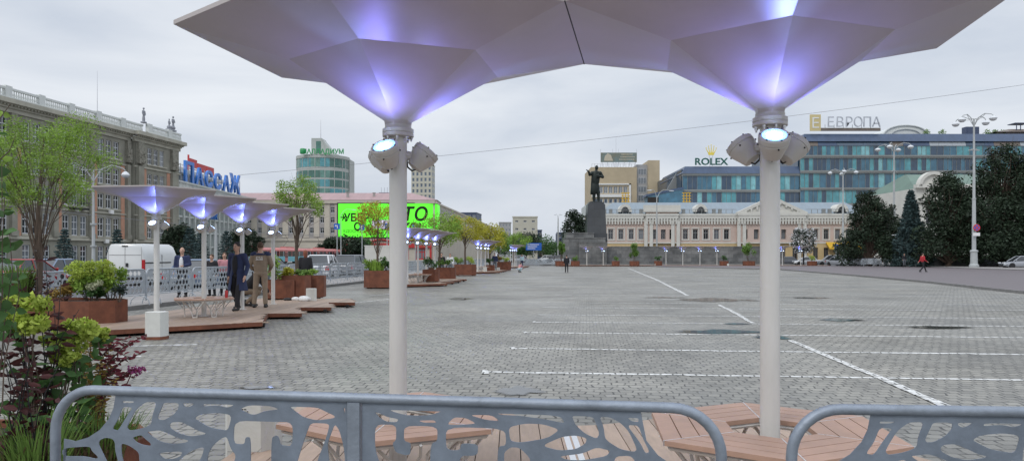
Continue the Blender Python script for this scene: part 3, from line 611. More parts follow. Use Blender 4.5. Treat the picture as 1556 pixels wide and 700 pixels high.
b = MB(); b.prism([(-.2, -.6), (wL, -.6), (wL, 30), (-.2, 30)], 23.6, 25.6, top=[(.8, .6), (wL, .6), (wL, 30), (.8, 30)]); b.obj('left_roof_edge', M_rblue, GB, smooth=0)
b = MB(); b.prism([(wL-.1, -.6), (wR, -.6), (wR, 30), (wL-.1, 30)], 32.2, 34.4, top=[(wL+1.6, .8), (wR, .8), (wR, 30), (wL+1.6, 30)]); b.obj('right_roof_edge', M_rblue, GB, smooth=0)
M_lpan = mat('pale roof panel', (.36, .39, .42), .5, noise=.1); M_bpan = mat('brown roof panel', (.17, .14, .12), .5, noise=.2)
x = wL+1.2
while x < wR-3:
    w = random.choice((2.4, 3.6, 5, 7)); m = random.choice((M_lpan, M_bpan, G_deep, M_lpan, M_rblue))
    b = MB(); b.prism([(x, -.5), (min(x+w, wR), -.5), (min(x+w, wR), .3), (x, .3)], 31.0, 32.15, top=[(x, -.1), (min(x+w, wR), -.1), (min(x+w, wR), .5), (x, .5)]); b.obj('attic_panel', m, GB, smooth=0); x += w+.06
b = MB(); M2 = Matrix.Rotation(PI/2, 4, 'X')
b.prism([(-5.2, 15.5), (0, 15.5), (0, 24.6)], -8, -7.2, M=M2); b.obj('gable_wall', M_band, GB, smooth=0)
b = MB(); b.prism([(-9.5, 14.6), (-.1, 14.6), (-.1, 19.4), (-9.5, 17.4)], -4, 1.2, M=M2); b.obj('low_annexe', G_blue, GB, smooth=0)
b = MB(); b.prism([(-10, 17.4), (0, 19.4), (0, 19.9), (-10, 17.9)], -4.2, 1.5, M=M2); b.obj('annexe_roof', M_rblue, GB, smooth=0)
b = MB(); b.box(-9.6, -1.35, 14.6, -6.7, -1.25, 17.2); b.obj('annexe_opening', M_dark, GB, smooth=0)
# arched dome roofs
def dome(px0, px1, zt, lab):
    xa, xe = at(px0, 206).x, at(px1, 206).x; w = (xe-xa)/2; t = thing('arched_roof', lab, 'roof dome', ((xa+xe)/2, 206, 34.2))
    b = MB(); n = 16; h = zt-34.2
    prof = [(-w*math.cos(PI*k/n), h*(math.sin(PI*k/n)**.8)) for k in range(n+1)]
    for (x0, z0), (x1, z1) in zip(prof[:-1], prof[1:]): b.face([(x0, 0, z0), (x1, 0, z1), (x1, 14, z1), (x0, 14, z0)])
    b.face([(x, 0.01, z) for x, z in prof]); b.obj('vault', M_balu, t, smooth=50)
    for f in (1, .7):
        b = MB(); b.tube([(x*f, -.15, z*f) for x, z in prof], .22, 6); b.obj('rib', M_pas, t)
dome(1342, 1410, 37.6, 'white arched roof light on top of the glass business centre')
t = thing('roof_pavilion', 'brown roof terrace pavilion at the right end of the glass business centre', 'pavilion', (at(1514, 203).x, 203, 34.3)); b = MB(); b.box(0, 0, 0, 14, 6, .9); b.prism([(-1, -1), (14, -1), (14, 7), (-1, 7)], .9, 1.9, top=[(4, 1), (14, 1), (14, 5), (4, 5)]); b.obj('roof', M_bpan, t, smooth=0)
b = MB(); 
for k in (5.5, 6.6): b.box(k, 0, 1.5, k+.15, .2, 3.4)
b.box(5, -.2, 3.3, 9, 3, 3.5); b.obj('canopy', M_dblue, t, smooth=0)
t = thing('roof_plant_box', 'blue roof plant box behind the tall street lamp head', 'plant room', (at(1468, 204).x, 204, 34.3)); b = MB(); b.box(0, 0, 0, 3.6, 2, 2.6); b.box(.3, -.05, .5, 3.3, 0, 2.2); b.obj('housing', M_dblue, t, smooth=0)
for px in (1408, 1432, 1500, 1512, 1524):
    rg = np.random.default_rng(px); 
    leaves('roof_shrub', L_mid, clump_pts([(0, 0, .9)], [1.0], 160, px), .35, seed=px, loc=(at(px, 203.5).x, 203.5, 34.3))
    tag(bpy.context.scene.collection.objects[-1], 'small green shrub on the roof of the glass business centre', 'shrub', 'shrubs on the glass roof')
# rooftop signs
M_rol = mat('dark green letter', (.01, .09, .07), .4); M_gold = mat('yellow crown', (.75, .6, .08), .35, noise=.05)
t = thing('watch_shop_sign', 'dark green rooftop letters with a yellow crown above them', 'sign', (at(1081, 200).x, 200.3, 25.5))
text_obj('letters', 'ROLEX', 2.6, .25, M_rol, t, (0, 0, .5), bold=.06, sx=1.1)
b = MB(); b.prism([(-.7, 3.1), (.7, 3.1), (.85, 3.7), (-.85, 3.7)], 0, .2, M=M2)
for k, (dx, hh) in enumerate(((-1.35, 5.0), (-.72, 5.5), (0, 5.8), (.72, 5.5), (1.35, 5.0))):
    b.tube([(dx*.5, -.1, 3.6), (dx, -.1, hh-.25)], [.17, .08], 5); b.ball((dx, -.1, hh), .17, 8)
b.obj('crown', M_gold, t); b = MB()
for k in (-3.5, -.4, .4, 3.5): b.box(k, .15, 0, k+.08, .25, 3.2 if abs(k) < 1 else .8)
b.obj('frame', M_steel, t, smooth=0)
t = thing('business_centre_sign', 'pale outlined rooftop letters reading ЕВРОПА beside a yellow panel with a letter Е', 'sign', (at(1230, 200).x, 199.6, 34.4))
M_ypan = mat('pale gold panel', (.58, .48, .24), .5, noise=.05); M_outl = mat('brushed letter rim', (.50, .52, .56), .35, metal=.4)
b = MB(); b.box(0, 0, .6, 2.9, .25, 5.0); b.obj('panel', M_ypan, t, smooth=0); text_obj('panel_letter', 'Е', 3.9, .06, M_white, t, (1.45, -.06, 1.4))
x = 4.4
for ch in 'ЕВРОПА':
    text_obj('letter', ch, 3.8, .3, M_outl, t, (x+1.2, .1, 1.7), bold=-.02, sx=.95); x += 2.45
b = MB(); b.box(3, .5, .7, 19.2, .9, 1.5); b.obj('beam', M_bpan, t, smooth=0); b = MB()
for k in range(7): b.box(4.2+k*2.45, .45, 1.5, 4.26+k*2.45, .55, 2.4); b.obj('frame', M_steel, t, smooth=0)
# --- pink and white mansion
MS = thing('mansion', 'long pink and white two storey mansion with a toothed cornice and grey metal roof', 'building', (at(915, 160).x, 160, 0), R(-1))
M_pink = mat('pale pink render', (.56, .44, .38), .85, noise=.09, scale=.5); M_trim = mat('white stucco', (.60, .59, .54), .8, noise=.08, scale=.8); M_ochre = mat('ochre render', (.56, .42, .22), .85, noise=.1, scale=.5)
M_mroof = mat('grey metal roof', (.19, .24, .28), .45, noise=.15, scale=.5, stretch=(4, 1, 1))
def mx(px): return (px-915)/F*160
wp = [928, 943.5, 959, 974, 993, 1007, 1020, 1041, 1056, 1072, 1088, 1103, 1130, 1147, 1164, 1188, 1206, 1237, 1253, 1270, 1286, 1302]
ww = 1.05; wc = [(round(mx(p)-ww/2, 3), round(mx(p)+ww/2, 3)) for p in wp]
b = MB(); facade(b, mx(1320), 4.4, 9, wc, [(5.1, 7.2)]); shell(b, 0, mx(1320), 0, 22, 0, 9); b.obj('wall', M_pink, MS, smooth=0)
b = MB(); facade(b, mx(1320), 0, 4.3, wc, [(.6, 3.3)], y=-.05); b.obj('ground_floor_wall', M_ochre, MS, smooth=0)
for p in wp:
    win(MS, mx(p), 5.1, ww, 2.1, nx=2, nz=2, gm=G_dark if random.random() < .7 else G_mid, fm=M_grey if p < 1100 else M_band, fr=.09, pane=True); win(MS, mx(p), .6, ww, 2.7, nx=2, nz=1, fm=M_bpan, fr=.1)
    b = MB()
    b.box(mx(p)-.85, -.1, 4.85, mx(p)+.85, 0, 5.06); b.box(mx(p)-.82, -.09, 5.06, mx(p)-.6, 0, 7.4); b.box(mx(p)+.6, -.09, 5.06, mx(p)+.82, 0, 7.4); b.box(mx(p)-.85, -.14, 7.4, mx(p)+.85, 0, 7.6); b.obj('window_surround', M_trim, MS, smooth=0)
b = MB()
for xa, xe, y in ((0, mx(980), 0), (mx(980), mx(1030), -.5), (mx(1030), mx(1118), 0), (mx(1118), mx(1222), -.6), (mx(1222), mx(1320), 0)):
    b.box(xa, y-.25, 8.9, xe, y+.2, 9.25); b.box(xa, y-.5, 10.1, xe, y+.2, 10.55); b.box(xa, y-.1, 9.25, xe, y+.1, 10.1)
    b.box(xa, y-.12, 4.2, xe, y, 4.45)
    x = xa+.15
    while x < xe-.5: b.box(x, y-.42, 8.3, x+.3, y-.05, 10.1); b.box(x+.3, y-.42, 9.5, x+.62, y-.1, 10.1); x += .62
b.obj('cornice', M_trim, MS, smooth=0)
for pa, pe, zt, ped in ((978, 1032, 10.9, 1.0), (1118, 1222, 10.4, 3.4)):
    xa, xe = mx(pa), mx(pe); c = (xa+xe)/2
    b = MB()
    cs = [q for q, p in zip(wc, wp) if pa < p < pe]
    facade(b, xe, 4.4, 8.9, cs, [(5.1, 7.2)], y=-.5, x0=xa, dep=.55); b.box(xa, -.5, 4.4, xa+.05, 0, 8.9); b.box(xe-.05, -.5, 4.4, xe, 0, 8.9); b.box(xa+.5, -.48, 9, xe-.5, -.1, zt)
    b.obj('risalit_wall', M_pink, MS, smooth=0)
    b = MB()
    for x in (xa, xa+1.15, xe-1.9, xe-.75): b.box(x, -.75, 0, x+.7, -.48, 8.9)
    b.box(xa-.1, -1.0, zt, xe+.1, .3, zt+.5)
    n = 12
    if ped > 2:
        for k in range(n):
            f = k/n; f2 = (k+1)/n; h1 = zt+.5+ped*(1-abs(2*f-1)); h2 = zt+.5+ped*(1-abs(2*f2-1))
            b.prism([(xa+(xe-xa)*f, h1-.7), (xa+(xe-xa)*f2, h2-.7), (xa+(xe-xa)*f2, h2), (xa+(xe-xa)*f, h1)], -.3, .95, M=M2)
            b.box(xa+(xe-xa)*(f+.02), -.98, h1-1.3, xa+(xe-xa)*(f+.045), -.3, h1-.4)
        b.prism([(xa+.5, zt+.5), (xe-.5, zt+.5), (c, zt+.3+ped)], -.2, .6, M=M2)
    else:
        b.box(xa-.1, -.9, zt+.5, xe+.1, .1, zt+1.5); b.prism([(c-1.6, 9.0), (c+1.6, 9.0), (c, 10.4)], .45, .75, M=M2)
    b.obj('risalit_trim', M_trim, MS, smooth=0)
b = MB(); b.prism([(0, .3), (mx(1320), .3), (mx(1320), 20), (0, 20)], 10.55, 13.4, top=[(3, 6), (mx(1320)-3, 6), (mx(1320)-3, 14), (3, 14)]); b.obj('roof', M_mroof, MS, smooth=0)
b = MB(); b.tube([(.5, .1, 11.5), (mx(1118), .1, 11.5)], .05, 5); b.tube([(mx(1222), .1, 11.5), (mx(1318), .1, 11.5)], .05, 5)
x = .5
while x < mx(1318):
    if not mx(1118) < x < mx(1222): b.box(x, .05, 10.55, x+.1, .15, 11.5)
    if int(x/2.6) % 3 == 0 and not mx(1118) < x < mx(1222): b.box(x-.3, -.1, 10.55, x+.4, .4, 11.6)
    x += 1.3
b.obj('roof_railing', M_band, MS, smooth=0)
for px in (950, 1064.5, 1277):
    x = mx(px); b = MB(); n = 10
    pr = [(1.45*math.cos(PI*k/n), 1.7*math.sin(PI*k/n)) for k in range(n+1)]; pi = [(.85*math.cos(PI*k/n), 1.1*math.sin(PI*k/n)) for k in range(n+1)]
    for k in range(n): b.prism([(x+pr[k][0], 11+pr[k][1]), (x+pr[k+1][0], 11+pr[k+1][1]), (x+pi[k+1][0], 11+pi[k+1][1]), (x+pi[k][0], 11+pi[k][1])], -3.5, -.1, M=M2)
    d = b.obj('dormer', M_trim, MS, smooth=0); b = MB(); b.face([(x+a, .4, 11+c_) for a, c_ in pi]); b.obj('pane', G_dark, d, smooth=0)
M_awn = mat('yellow awning', (.62, .38, .03), .7, noise=.08)
b = MB(); b.prism([(0, 2.9), (0, 3.2), (-2, 4.5), (-2, 4.2)], mx(1252), mx(1300), M=Matrix(((0, 0, 1, 0), (-1, 0, 0, -2.2), (0, 1, 0, 0), (0, 0, 0, 1)))); b.obj('awning', M_awn, MS, smooth=0)
b = MB(); b.prism([(0, 0), (60, 0), (60, 22), (0, 22)], 12.0, 14.6, M=Matrix.Translation((-1, 24, 0))); b.obj('rear_wing', M_pas, MS, smooth=0)
for px in (977, 1084):
    t = thing('roof_ornament', ('orange lattice roof ornament above the left risalit of the mansion', 'orange lattice roof ornament below the crown sign')[px > 1000], 'ornament', (mx(px)+at(915, 160).x, 184.5, 14.6)); b = MB()
    for k in (-1, 0, 1): b.tube([(k*.7, 0, 0), (k*.7, 0, 2.6)], .1, 5)
    for k in range(4): b.tube([(-1.1, 0, .4+k*.7), (1.1, 0, .4+k*.7)], .1, 5)
    b.obj('lattice', M_awn, t)
# --- classical hall behind the right trees
CL = thing('classical_hall', 'cream classical hall with a curved gable half hidden behind the right trees', 'building', (at(1393, 128).x, 128, 0))
b = MB(); facade(b, 26, 0, 13.2, [(1.6+k*3.2, 3.0+k*3.2) for k in range(7)], [(2, 5), (7, 10)], x0=0); shell(b, 0, 26, 0, 20, 0, 13.2); b.obj('wall', M_trim, CL, smooth=0)
for k in range(7):
    for z in (2, 7): win(CL, 2.3+k*3.2, z, 1.4, 3, nx=2, nz=2)
for cx, r0 in ((2.6, 2.6), (20.5, 4.2)):
    b = MB(); n = 12
    for k in range(n):
        a0, a1 = PI*k/n, PI*(k+1)/n; P = lambda a, r_: (cx+r_*math.cos(a), 13.4+r_*math.sin(a))
        b.prism([P(a0, r0), P(a1, r0), P(a1, r0*.8), P(a0, r0*.8)], -.4, .8, M=M2); b.prism([P(a0, r0*.79), P(a1, r0*.79), (cx, 13.4)], -.4, .3, M=M2)
    b.obj('arched_gable', M_trim, CL, smooth=0)
b = MB(); b.box(-.4, -.8, 13.2, 26.4, .3, 13.8); b.box(-.2, -.5, 10.8, 26.2, -.003, 11.3); b.obj('cornice', M_trim, CL, smooth=0)
M_groof = mat('green copper roof', (.12, .19, .15), .6, noise=.2, scale=.5)
b = MB(); b.prism([(0, .4), (26, .4), (26, 19), (0, 19)], 13.2, 16.5, top=[(3, 9), (23, 9), (23, 10), (3, 10)]); b.obj('roof', M_groof, CL, smooth=0)
# --- granite tribune, pedestal, bronze
TR = thing('granite_tribune', 'long low grey granite tribune wall stepping up to the monument', 'wall', (at(858, 119).x, 119, 0), 0)
def tb(px0, px1, y, zt, name='block', m=M_granite, d=4, z0=0):
    x0 = (px0-858)/F*119; x1 = (px1-858)/F*119; b = MB(); b.box(x0, y, z0, x1, y+d, zt); b.box(x0-.05, y-.08, zt, x1+.05, y+d+.05, zt+.14); b.obj(name, m, TR, smooth=0)
tb(920, 1194, .6, 2.95); tb(858, 920, 0, 4.35, d=5); tb(862, 904, 1.4, 5.2, name='upper_step', d=6, z0=4.49); tb(879, 921.4, -.5, 3.6, 'step'); 
b = MB(); b.box(-4, -3, 0, 36, .4, .16); b.box(-3.5, -2.2, .16, 36, .4, .3); b.obj('plinth', M_kerb, TR, smooth=0)
PD = thing('monument_pedestal', 'tall dark granite pedestal under the bronze figure', 'pedestal', (at(906, 122.5).x, 122.5, 0))
b = MB(); b.prism([(-1.7, -1.5), (1.5, -1.5), (1.5, 1.6), (-1.7, 1.6)], 5.2, 10.0, top=[(-1.55, -1.35), (1.3, -1.35), (1.3, 1.45), (-1.55, 1.45)]); b.box(-1.65, -1.9, .0, 1.6, 1.7, 5.2); b.obj('shaft', M_dgranite, PD, smooth=0)
b = MB(); b.box(-1.3, -1.15, 10.0, 1.15, 1.2, 10.35); b.obj('top_slab', M_dgranite, PD, smooth=0)
# ============================================================ UMBRELLAS
def hexp(r, z, a0=-90, n=6): return [Vector((r*math.cos(R(a0+60*k)), r*math.sin(R(a0+60*k)), z)) for k in range(n)]
LENS1 = mat('lit lens blue', (.3, .6, 1), .2, noise=.02, emit=(.12, .45, 1), es=5); LENS2 = mat('lit lens core', (.8, .9, 1), .2, noise=.02, emit=(.75, .85, 1), es=16)
LENSF = mat('far lit lens', (.8, .9, 1), .2, noise=.02, emit=(.45, .62, 1), es=9)
def canopy_mesh(s=1.0):
    rings = [(.085, 0), (.09, .03), (.40*s, .212*s), (.68*s, .375*s), (1.3295*s, .52*s)]
    low = [hexp(r, z) for r, z in rings]; b = MB()
    vs = [v for q in low for v in q]; k = len(rings)
    b.add(vs, [(i*6+j, i*6+(j+1) % 6, (i+1)*6+(j+1) % 6, (i+1)*6+j) for i in range(k-1) for j in range(6)])
    up = [hexp(1.3295*s, .545*s), hexp(1.28*s, .55*s), hexp(.66*s, .41*s), hexp(.2, .1)]; allu = [hexp(1.3295*s, .52*s)]+up
    vs = [v for q in allu for v in q]; b.add(vs, [(i*6+j, i*6+(j+1) % 6, (i+1)*6+(j+1) % 6, (i+1)*6+j) for i in range(4) for j in range(6)]+[(24, 25, 26, 27, 28, 29)])
    return b.mesh('canopy', M_canopy, 4)
def fixture(parent, az, z=2.27, far=False):
    """floodlight: a squat tapering housing tilted outwards and up, bracket, cable, glowing lens"""
    c, s = math.cos(az), math.sin(az)
    tilt = R(38)
    base = Matrix.Translation((.165*c, .165*s, z)) @ Matrix.Rotation(az, 4, 'Z') @ Matrix.Rotation(tilt, 4, 'Y')
    b = MB()
    b.lathe([(.03, -.105), (.052, -.098), (.072, -.045), (.087, -.008), (.0875, .004), (.084, .006), (.084, .012), (.0885, .014), (.0885, .040), (.081, .047), (.070, .047), (.068, .040)], 28, M=base)
    for k in range(6):
        a = 2*PI*k/6+.4; p = base @ Vector((.079*math.cos(a), .079*math.sin(a), .047)); q = base @ Vector((.079*math.cos(a), .079*math.sin(a), .052)); b.tube([p, q], .0055, 6, mi=1)
    for k in range(4):
        a = 2*PI*k/4+.2; p = base @ Vector((.0895*math.cos(a), .0895*math.sin(a), -.004)); b.ball(p, .006, 6, 1)
    b.box(-.05, -.035, -.05, .0, .035, .0, M=base)
    b.tube([(.045*c, .045*s, z), (.13*c, .13*s, z-.01)], .03, 10)
    h = b.obj('floodlight', [M_fix, M_black], parent, smooth=30)
    if not far:
        b = MB(); q = base @ Vector((-.045, .0, -.06)); b.tube([(.056*c, .056*s, z-.03), (.06*c, .06*s, z-.075), (.09*c, .09*s, z-.1), (.13*c, .13*s, z-.085), q], .0065, 6); b.obj('cable', M_black, h)
        b = MB(); b.lathe([(.0, .036), (.067, .036), (.067, .041), (.0, .041)], 24, M=base); b.obj('lens', LENS1, h)
        b = MB()
        for k in range(7):
            a = 2*PI*k/6; r_ = .031 if k < 6 else 0; b.lathe([(0, .0412), (.0155, .0412), (.0155, .044), (0, .044)], 10, c=(r_*math.cos(a), r_*math.sin(a), 0), M=base)
        b.obj('led_cluster', LENS2, h)
    else:
        b = MB(); b.lathe([(.0, .0475), (.069, .0475), (.069, .052), (.0, .052)], 14, M=base); b.obj('lens', LENSF, h)
    return base
def spot(parent, loc, d, e, col, size, blend=1, name='lamp_light', r=.03):
    l = bpy.data.lights.new(name, 'SPOT'); l.energy = e; l.color = col; l.spot_size = R(size); l.spot_blend = blend; l.shadow_soft_size = r
    o = bpy.data.objects.new(name, l); S.collection.objects.link(o); o.parent = parent; o.location = loc
    o.rotation_euler = Vector(d).to_track_quat('-Z', 'Y').to_euler(); return o
def make_umbrella(label, loc, rz, group, az, z0=0.0, far=False, lights=True, s=1.0, dark_seam=False):
    t = thing('umbrella', label, 'umbrella', loc, rz, group)
    b = MB(); n = 28 if not far else 14
    b.lathe([(.057, z0), (.057, 2.405), (.057, 2.41)], n)
    b.lathe([(.11, z0), (.11, z0+.012), (.06, z0+.014)], n); b.obj('pole', M_wpole, t, smooth=30)
    b = MB(); b.lathe([(.057, 2.385), (.098, 2.385), (.101, 2.388), (.101, 2.408), (.097, 2.411), (.101, 2.414), (.101, 2.434), (.097, 2.437), (.085, 2.438), (.085, 2.462)], n); b.obj('flange', M_fix, t, smooth=30)
    if not far:
        for k in range(8):
            b = MB(); a = 2*PI*k/8+.25; b.lathe([(.011, 2.372), (.011, 2.385)], 6, c=(.084*math.cos(a), .084*math.sin(a), 0)); b.lathe([(.006, 2.358), (.006, 2.372)], 6, c=(.084*math.cos(a), .084*math.sin(a), 0))
            b.obj('bolt', M_steel, t)
    link('canopy', CANOPY if s == 1 else canopy_mesh(s), t, (0, 0, 2.455))
    if dark_seam: b = MB(); h = hexp(1.3295, .52); b.tube([h[1]*1.0008+Vector((0, 0, .0)), h[2]*1.0008], .0038, 5); b.tube([h[1]+Vector((.001, 0, .022)), h[2]+Vector((.001, 0, .022))], .0038, 5); b.obj('dark_seam_line', M_black, t, (0, 0, 2.455))  # black strip added to darken the gap between the canopies
    for i_, a in enumerate(az):
        a = R(a); fixture(t, a, far=far)
        if far and lights and i_ == 0:
            c, sn = math.cos(a), math.sin(a); p = (.24*c, .24*sn, 2.345); spot(t, p, (c*.35, sn*.35, .9), 26, (.15, .2, 1), 125, 1)
        if lights and not far:
            c, sn = math.cos(a), math.sin(a); p = (.235*c, .235*sn, 2.345)
            k = 1.0 if not far else 1.0
            spot(t, p, (c*.45, sn*.45, .9), 13*k, (.22, .19, 1), 150, 1, r=.06)
            spot(t, p, (c*.93, sn*.93, .80), 15*k, (.24, .4, 1), 34, 1)
            if not far: spot(t, p, (c*.14, sn*.14, 1), 3.2, (.03, .28, 1), 75, 1)
    return t
CANOPY = canopy_mesh()
make_umbrella('white faceted umbrella in the left foreground, its front lamp glowing blue', (at(605, 4.82).x, 4.82, 0), R(-10), 'white faceted umbrellas', (-98, 24, 146), z0=.154, dark_seam=True)
make_umbrella('white faceted umbrella in the right foreground, rising through a hexagonal wooden bench', (at(1170, 4.42).x, 4.42, 0), R(-10), 'white faceted umbrellas', (-92, 28, 152), z0=.154)
# the two canopies meet with only a gap; the dark seam strip is added
# ============================================================ DECKS AND BENCHES
def deck(label, outline, loc=(0, 0, 0), rz=0, w=.166, z=.15, fine=True, group='wooden decks'):
    """platform: corten skirt, planks along local y clipped to the outline (outline in local xy)"""
    t = thing('wooden_deck', label, 'deck', loc, rz, group)
    P = [Vector((p[0], p[1])) for p in outline]
    def clip(x):       # y-intervals of the outline at this x
        ys = []
        for a, c in zip(P, P[1:]+P[:1]):
            if (a.x-x)*(c.x-x) < 0: ys.append(a.y+(c.y-a.y)*(x-a.x)/(c.x-a.x))
        ys.sort(); return list(zip(ys[::2], ys[1::2]))
    b = MB(); x0 = min(p.x for p in P); x1 = max(p.x for p in P); x = x0+.01
    while x < x1:
        xa, xb_ = x, min(x+w-.007, x1-.004); A = clip(xa+.003); B_ = clip(xb_-.003)
        if len(A) == len(B_):
            for (a0, a1), (b0, b1) in zip(A, B_):
                if a1-a0 > .03 or b1-b0 > .03:
                    b.prism([(xa, a0+.01), (xb_, b0+.01), (xb_, b1-.01), (xa, a1-.01)], z-.022, z)
        else:
            for (a0, a1) in (A if len(A) > len(B_) else B_): b.prism([(xa, a0+.02), (xb_, a0+.02), (xb_, a1-.02), (xa, a1-.02)], z-.022, z)
        x += w
    b.obj('planks', M_plank, t, smooth=0)
    b = MB(); n = len(P)
    for i in range(n):
        a, c = P[i], P[(i+1) % n]; d = (c-a).normalized(); nn = Vector((d.y, -d.x)) # outward if ccw
        q = [a, c, c-nn*.012, a-nn*.012]; b.prism([(v.x, v.y) for v in q], .055, z-.004)
    b.obj('skirt', M_corten, t, smooth=0)
    b = MB(); b.face([(p.x, p.y, z-.028) for p in P]); b.obj('underlay', M_dark, t, smooth=0)
    b = MB(); 
    c0 = sum(P, Vector((0, 0)))/n
    for p in P: q = c0+(p-c0)*.9; b.box(q.x-.04, q.y-.04, 0, q.x+.04, q.y+.04, .1)
    b.obj('foot', M_dark, t, smooth=0); return t
near_deck = deck('near wooden deck under the two big foreground umbrellas', [(-2.1, 3.3), (2.7, 3.1), (3.3, 4.6), (2.86, 5.75), (2.4, 6.75), (1.5, 6.95), (1.2, 6.66), (.64, 6.44), (.42, 6.47), (.07, 6.8), (-.12, 7.15), (-.4, 7.5), (-1.7, 7.5), (-2.08, 7.2), (-1.52, 6.3), (-1.5, 6.0), (-2.08, 5.5)])
b = MB()
for dx in (-.05, .012): b.box(.47+dx+.0, 4.4, .1505, .47+dx+.045, 6.43, .154)
b.obj('aluminium_strip', M_alu, near_deck, smooth=0)
def ring_bench(label, loc, rz=0, r=.77, ri=.27, zt=.60, group='hexagonal benches round umbrella poles', cuts=()):
    t = thing('hexagonal_bench', label, 'bench', loc, rz, group); n = 4
    for k in range(6):
        if k in cuts: continue
        a0, a1 = R(-90+60*k), R(-30+60*k); b = MB()
        for i in range(n):
            ra = ri+(r-ri)*i/n; rb = ri+(r-ri)*(i+1)/n-.008; g = .004
            def pt(rr, a): return Vector((rr*math.cos(a), rr*math.sin(a)))
            q = [pt(ra, a0), pt(rb, a0), pt(rb, a1), pt(ra, a1)]; d = (q[2]-q[1]).normalized()*g
            q = [q[0]+d, q[1]+d, q[2]-d, q[3]-d]; b.prism([(v.x, v.y) for v in q], zt-.028, zt)
        b.obj('seat_section', M_plank2, t, smooth=0)
        b = MB(); e = .006; a = a0; d = Vector((math.cos(a), math.sin(a))); w_ = Vector((-d.y, d.x))*.0028
        q = [d*ri+w_, d*ri-w_, d*(r-.004)-w_, d*(r-.004)+w_]; b.prism([(v.x, v.y) for v in q], zt-.03, zt+.001); b.obj('seam_strip', M_alu, t, smooth=0)
    b = MB()
    for rr, zz in ((r-.05, zt-.045), (ri+.02, zt-.045)): b.tube([(rr*math.cos(R(-90+60*k)), rr*math.sin(R(-90+60*k)), zz) for k in range(7)], .015, 4)
    b.obj('rim_frame', M_wpole, t)
    for k in range(6):
        a = R(-60+60*k); c = Vector((math.cos(a), math.sin(a), 0)); w_ = Vector((-c.y, c.x, 0)); b = MB()
        for s in (-1, 1):
            b.tube([c*.42+w_*.05*s+Vector((0, 0, .15)), c*.43+w_*.08*s+Vector((0, 0, .32)), c*.45+w_*.2*s+Vector((0, 0, .45)), c*.48+w_*.3*s+Vector((0, 0, zt-.05))], .012, 5)
            b.tube([c*.43+w_*.06*s+Vector((0, 0, .3)), c*.55+w_*.02*s+Vector((0, 0, .46)), c*(r-.12)+w_*.05*s+Vector((0, 0, zt-.05))], .01, 5)
        b.tube([c*.42-w_*.06+Vector((0, 0, .158)), c*.42+w_*.06+Vector((0, 0, .158))], .014, 5); b.obj('leg', M_wpole, t)
    return t
ring_bench('wooden hexagonal bench round the left foreground umbrella pole', (at(605, 4.82).x, 4.82, 0), RU)
ring_bench('wooden hexagonal bench round the right foreground umbrella pole', (at(1170, 4.42).x, 4.42, 0), RU)
def white_box(label, loc, rz=0, s=1.0, base=True, group='white hexagonal weight boxes', text=False):
    t = thing('weight_box', label, 'weight box', loc, rz, group)
    h = [(-.19, -.07), (-.13, -.17), (.13, -.17), (.19, -.07), (.19, .1), (.1, .19), (-.1, .19), (-.19, .1)]; h = [(x*s, y*s) for x, y in h]
    b = MB(); z = .06 if base else 0
    b.prism(h, z, z+.47*s); b.obj('body', M_conc, t, smooth=0)
    if base: b = MB(); b.prism([(x*1.03, y*1.03) for x, y in h], 0, z-.002); b.obj('base', M_corten, t, smooth=0)
    if text:
        b = MB(); rr = random.Random(3)
        for r_, n_ in enumerate((4, 5, 4, 5)):
            x = -.06
            for k in range(n_): w = rr.uniform(.008, .022); b.box(x, -.1735, z+.405-r_*.017, x+w, -.1712, z+.411-r_*.017); x += w+.007
        b.obj('stamped_print', M_black, t, smooth=0)
        b = MB()
        for p in ([(-.16, .09), (.16, .09)], [(-.02, .13), (.16, .01)], [(0, 0), (.17, .12)]):
            b.tube([(p[0][0]*.8, -.1715, z+p[0][1]), (p[1][0]*.8, -.1715, z+p[1][1])], .0012, 4)
        b.obj('mould_line', M_kerb, t)
    return t
white_box('white chamfered weight box on the near cobbles behind the left barrier', (at(385, 5.75).x, 5.75, .0), R(-4), 1.0, text=True)
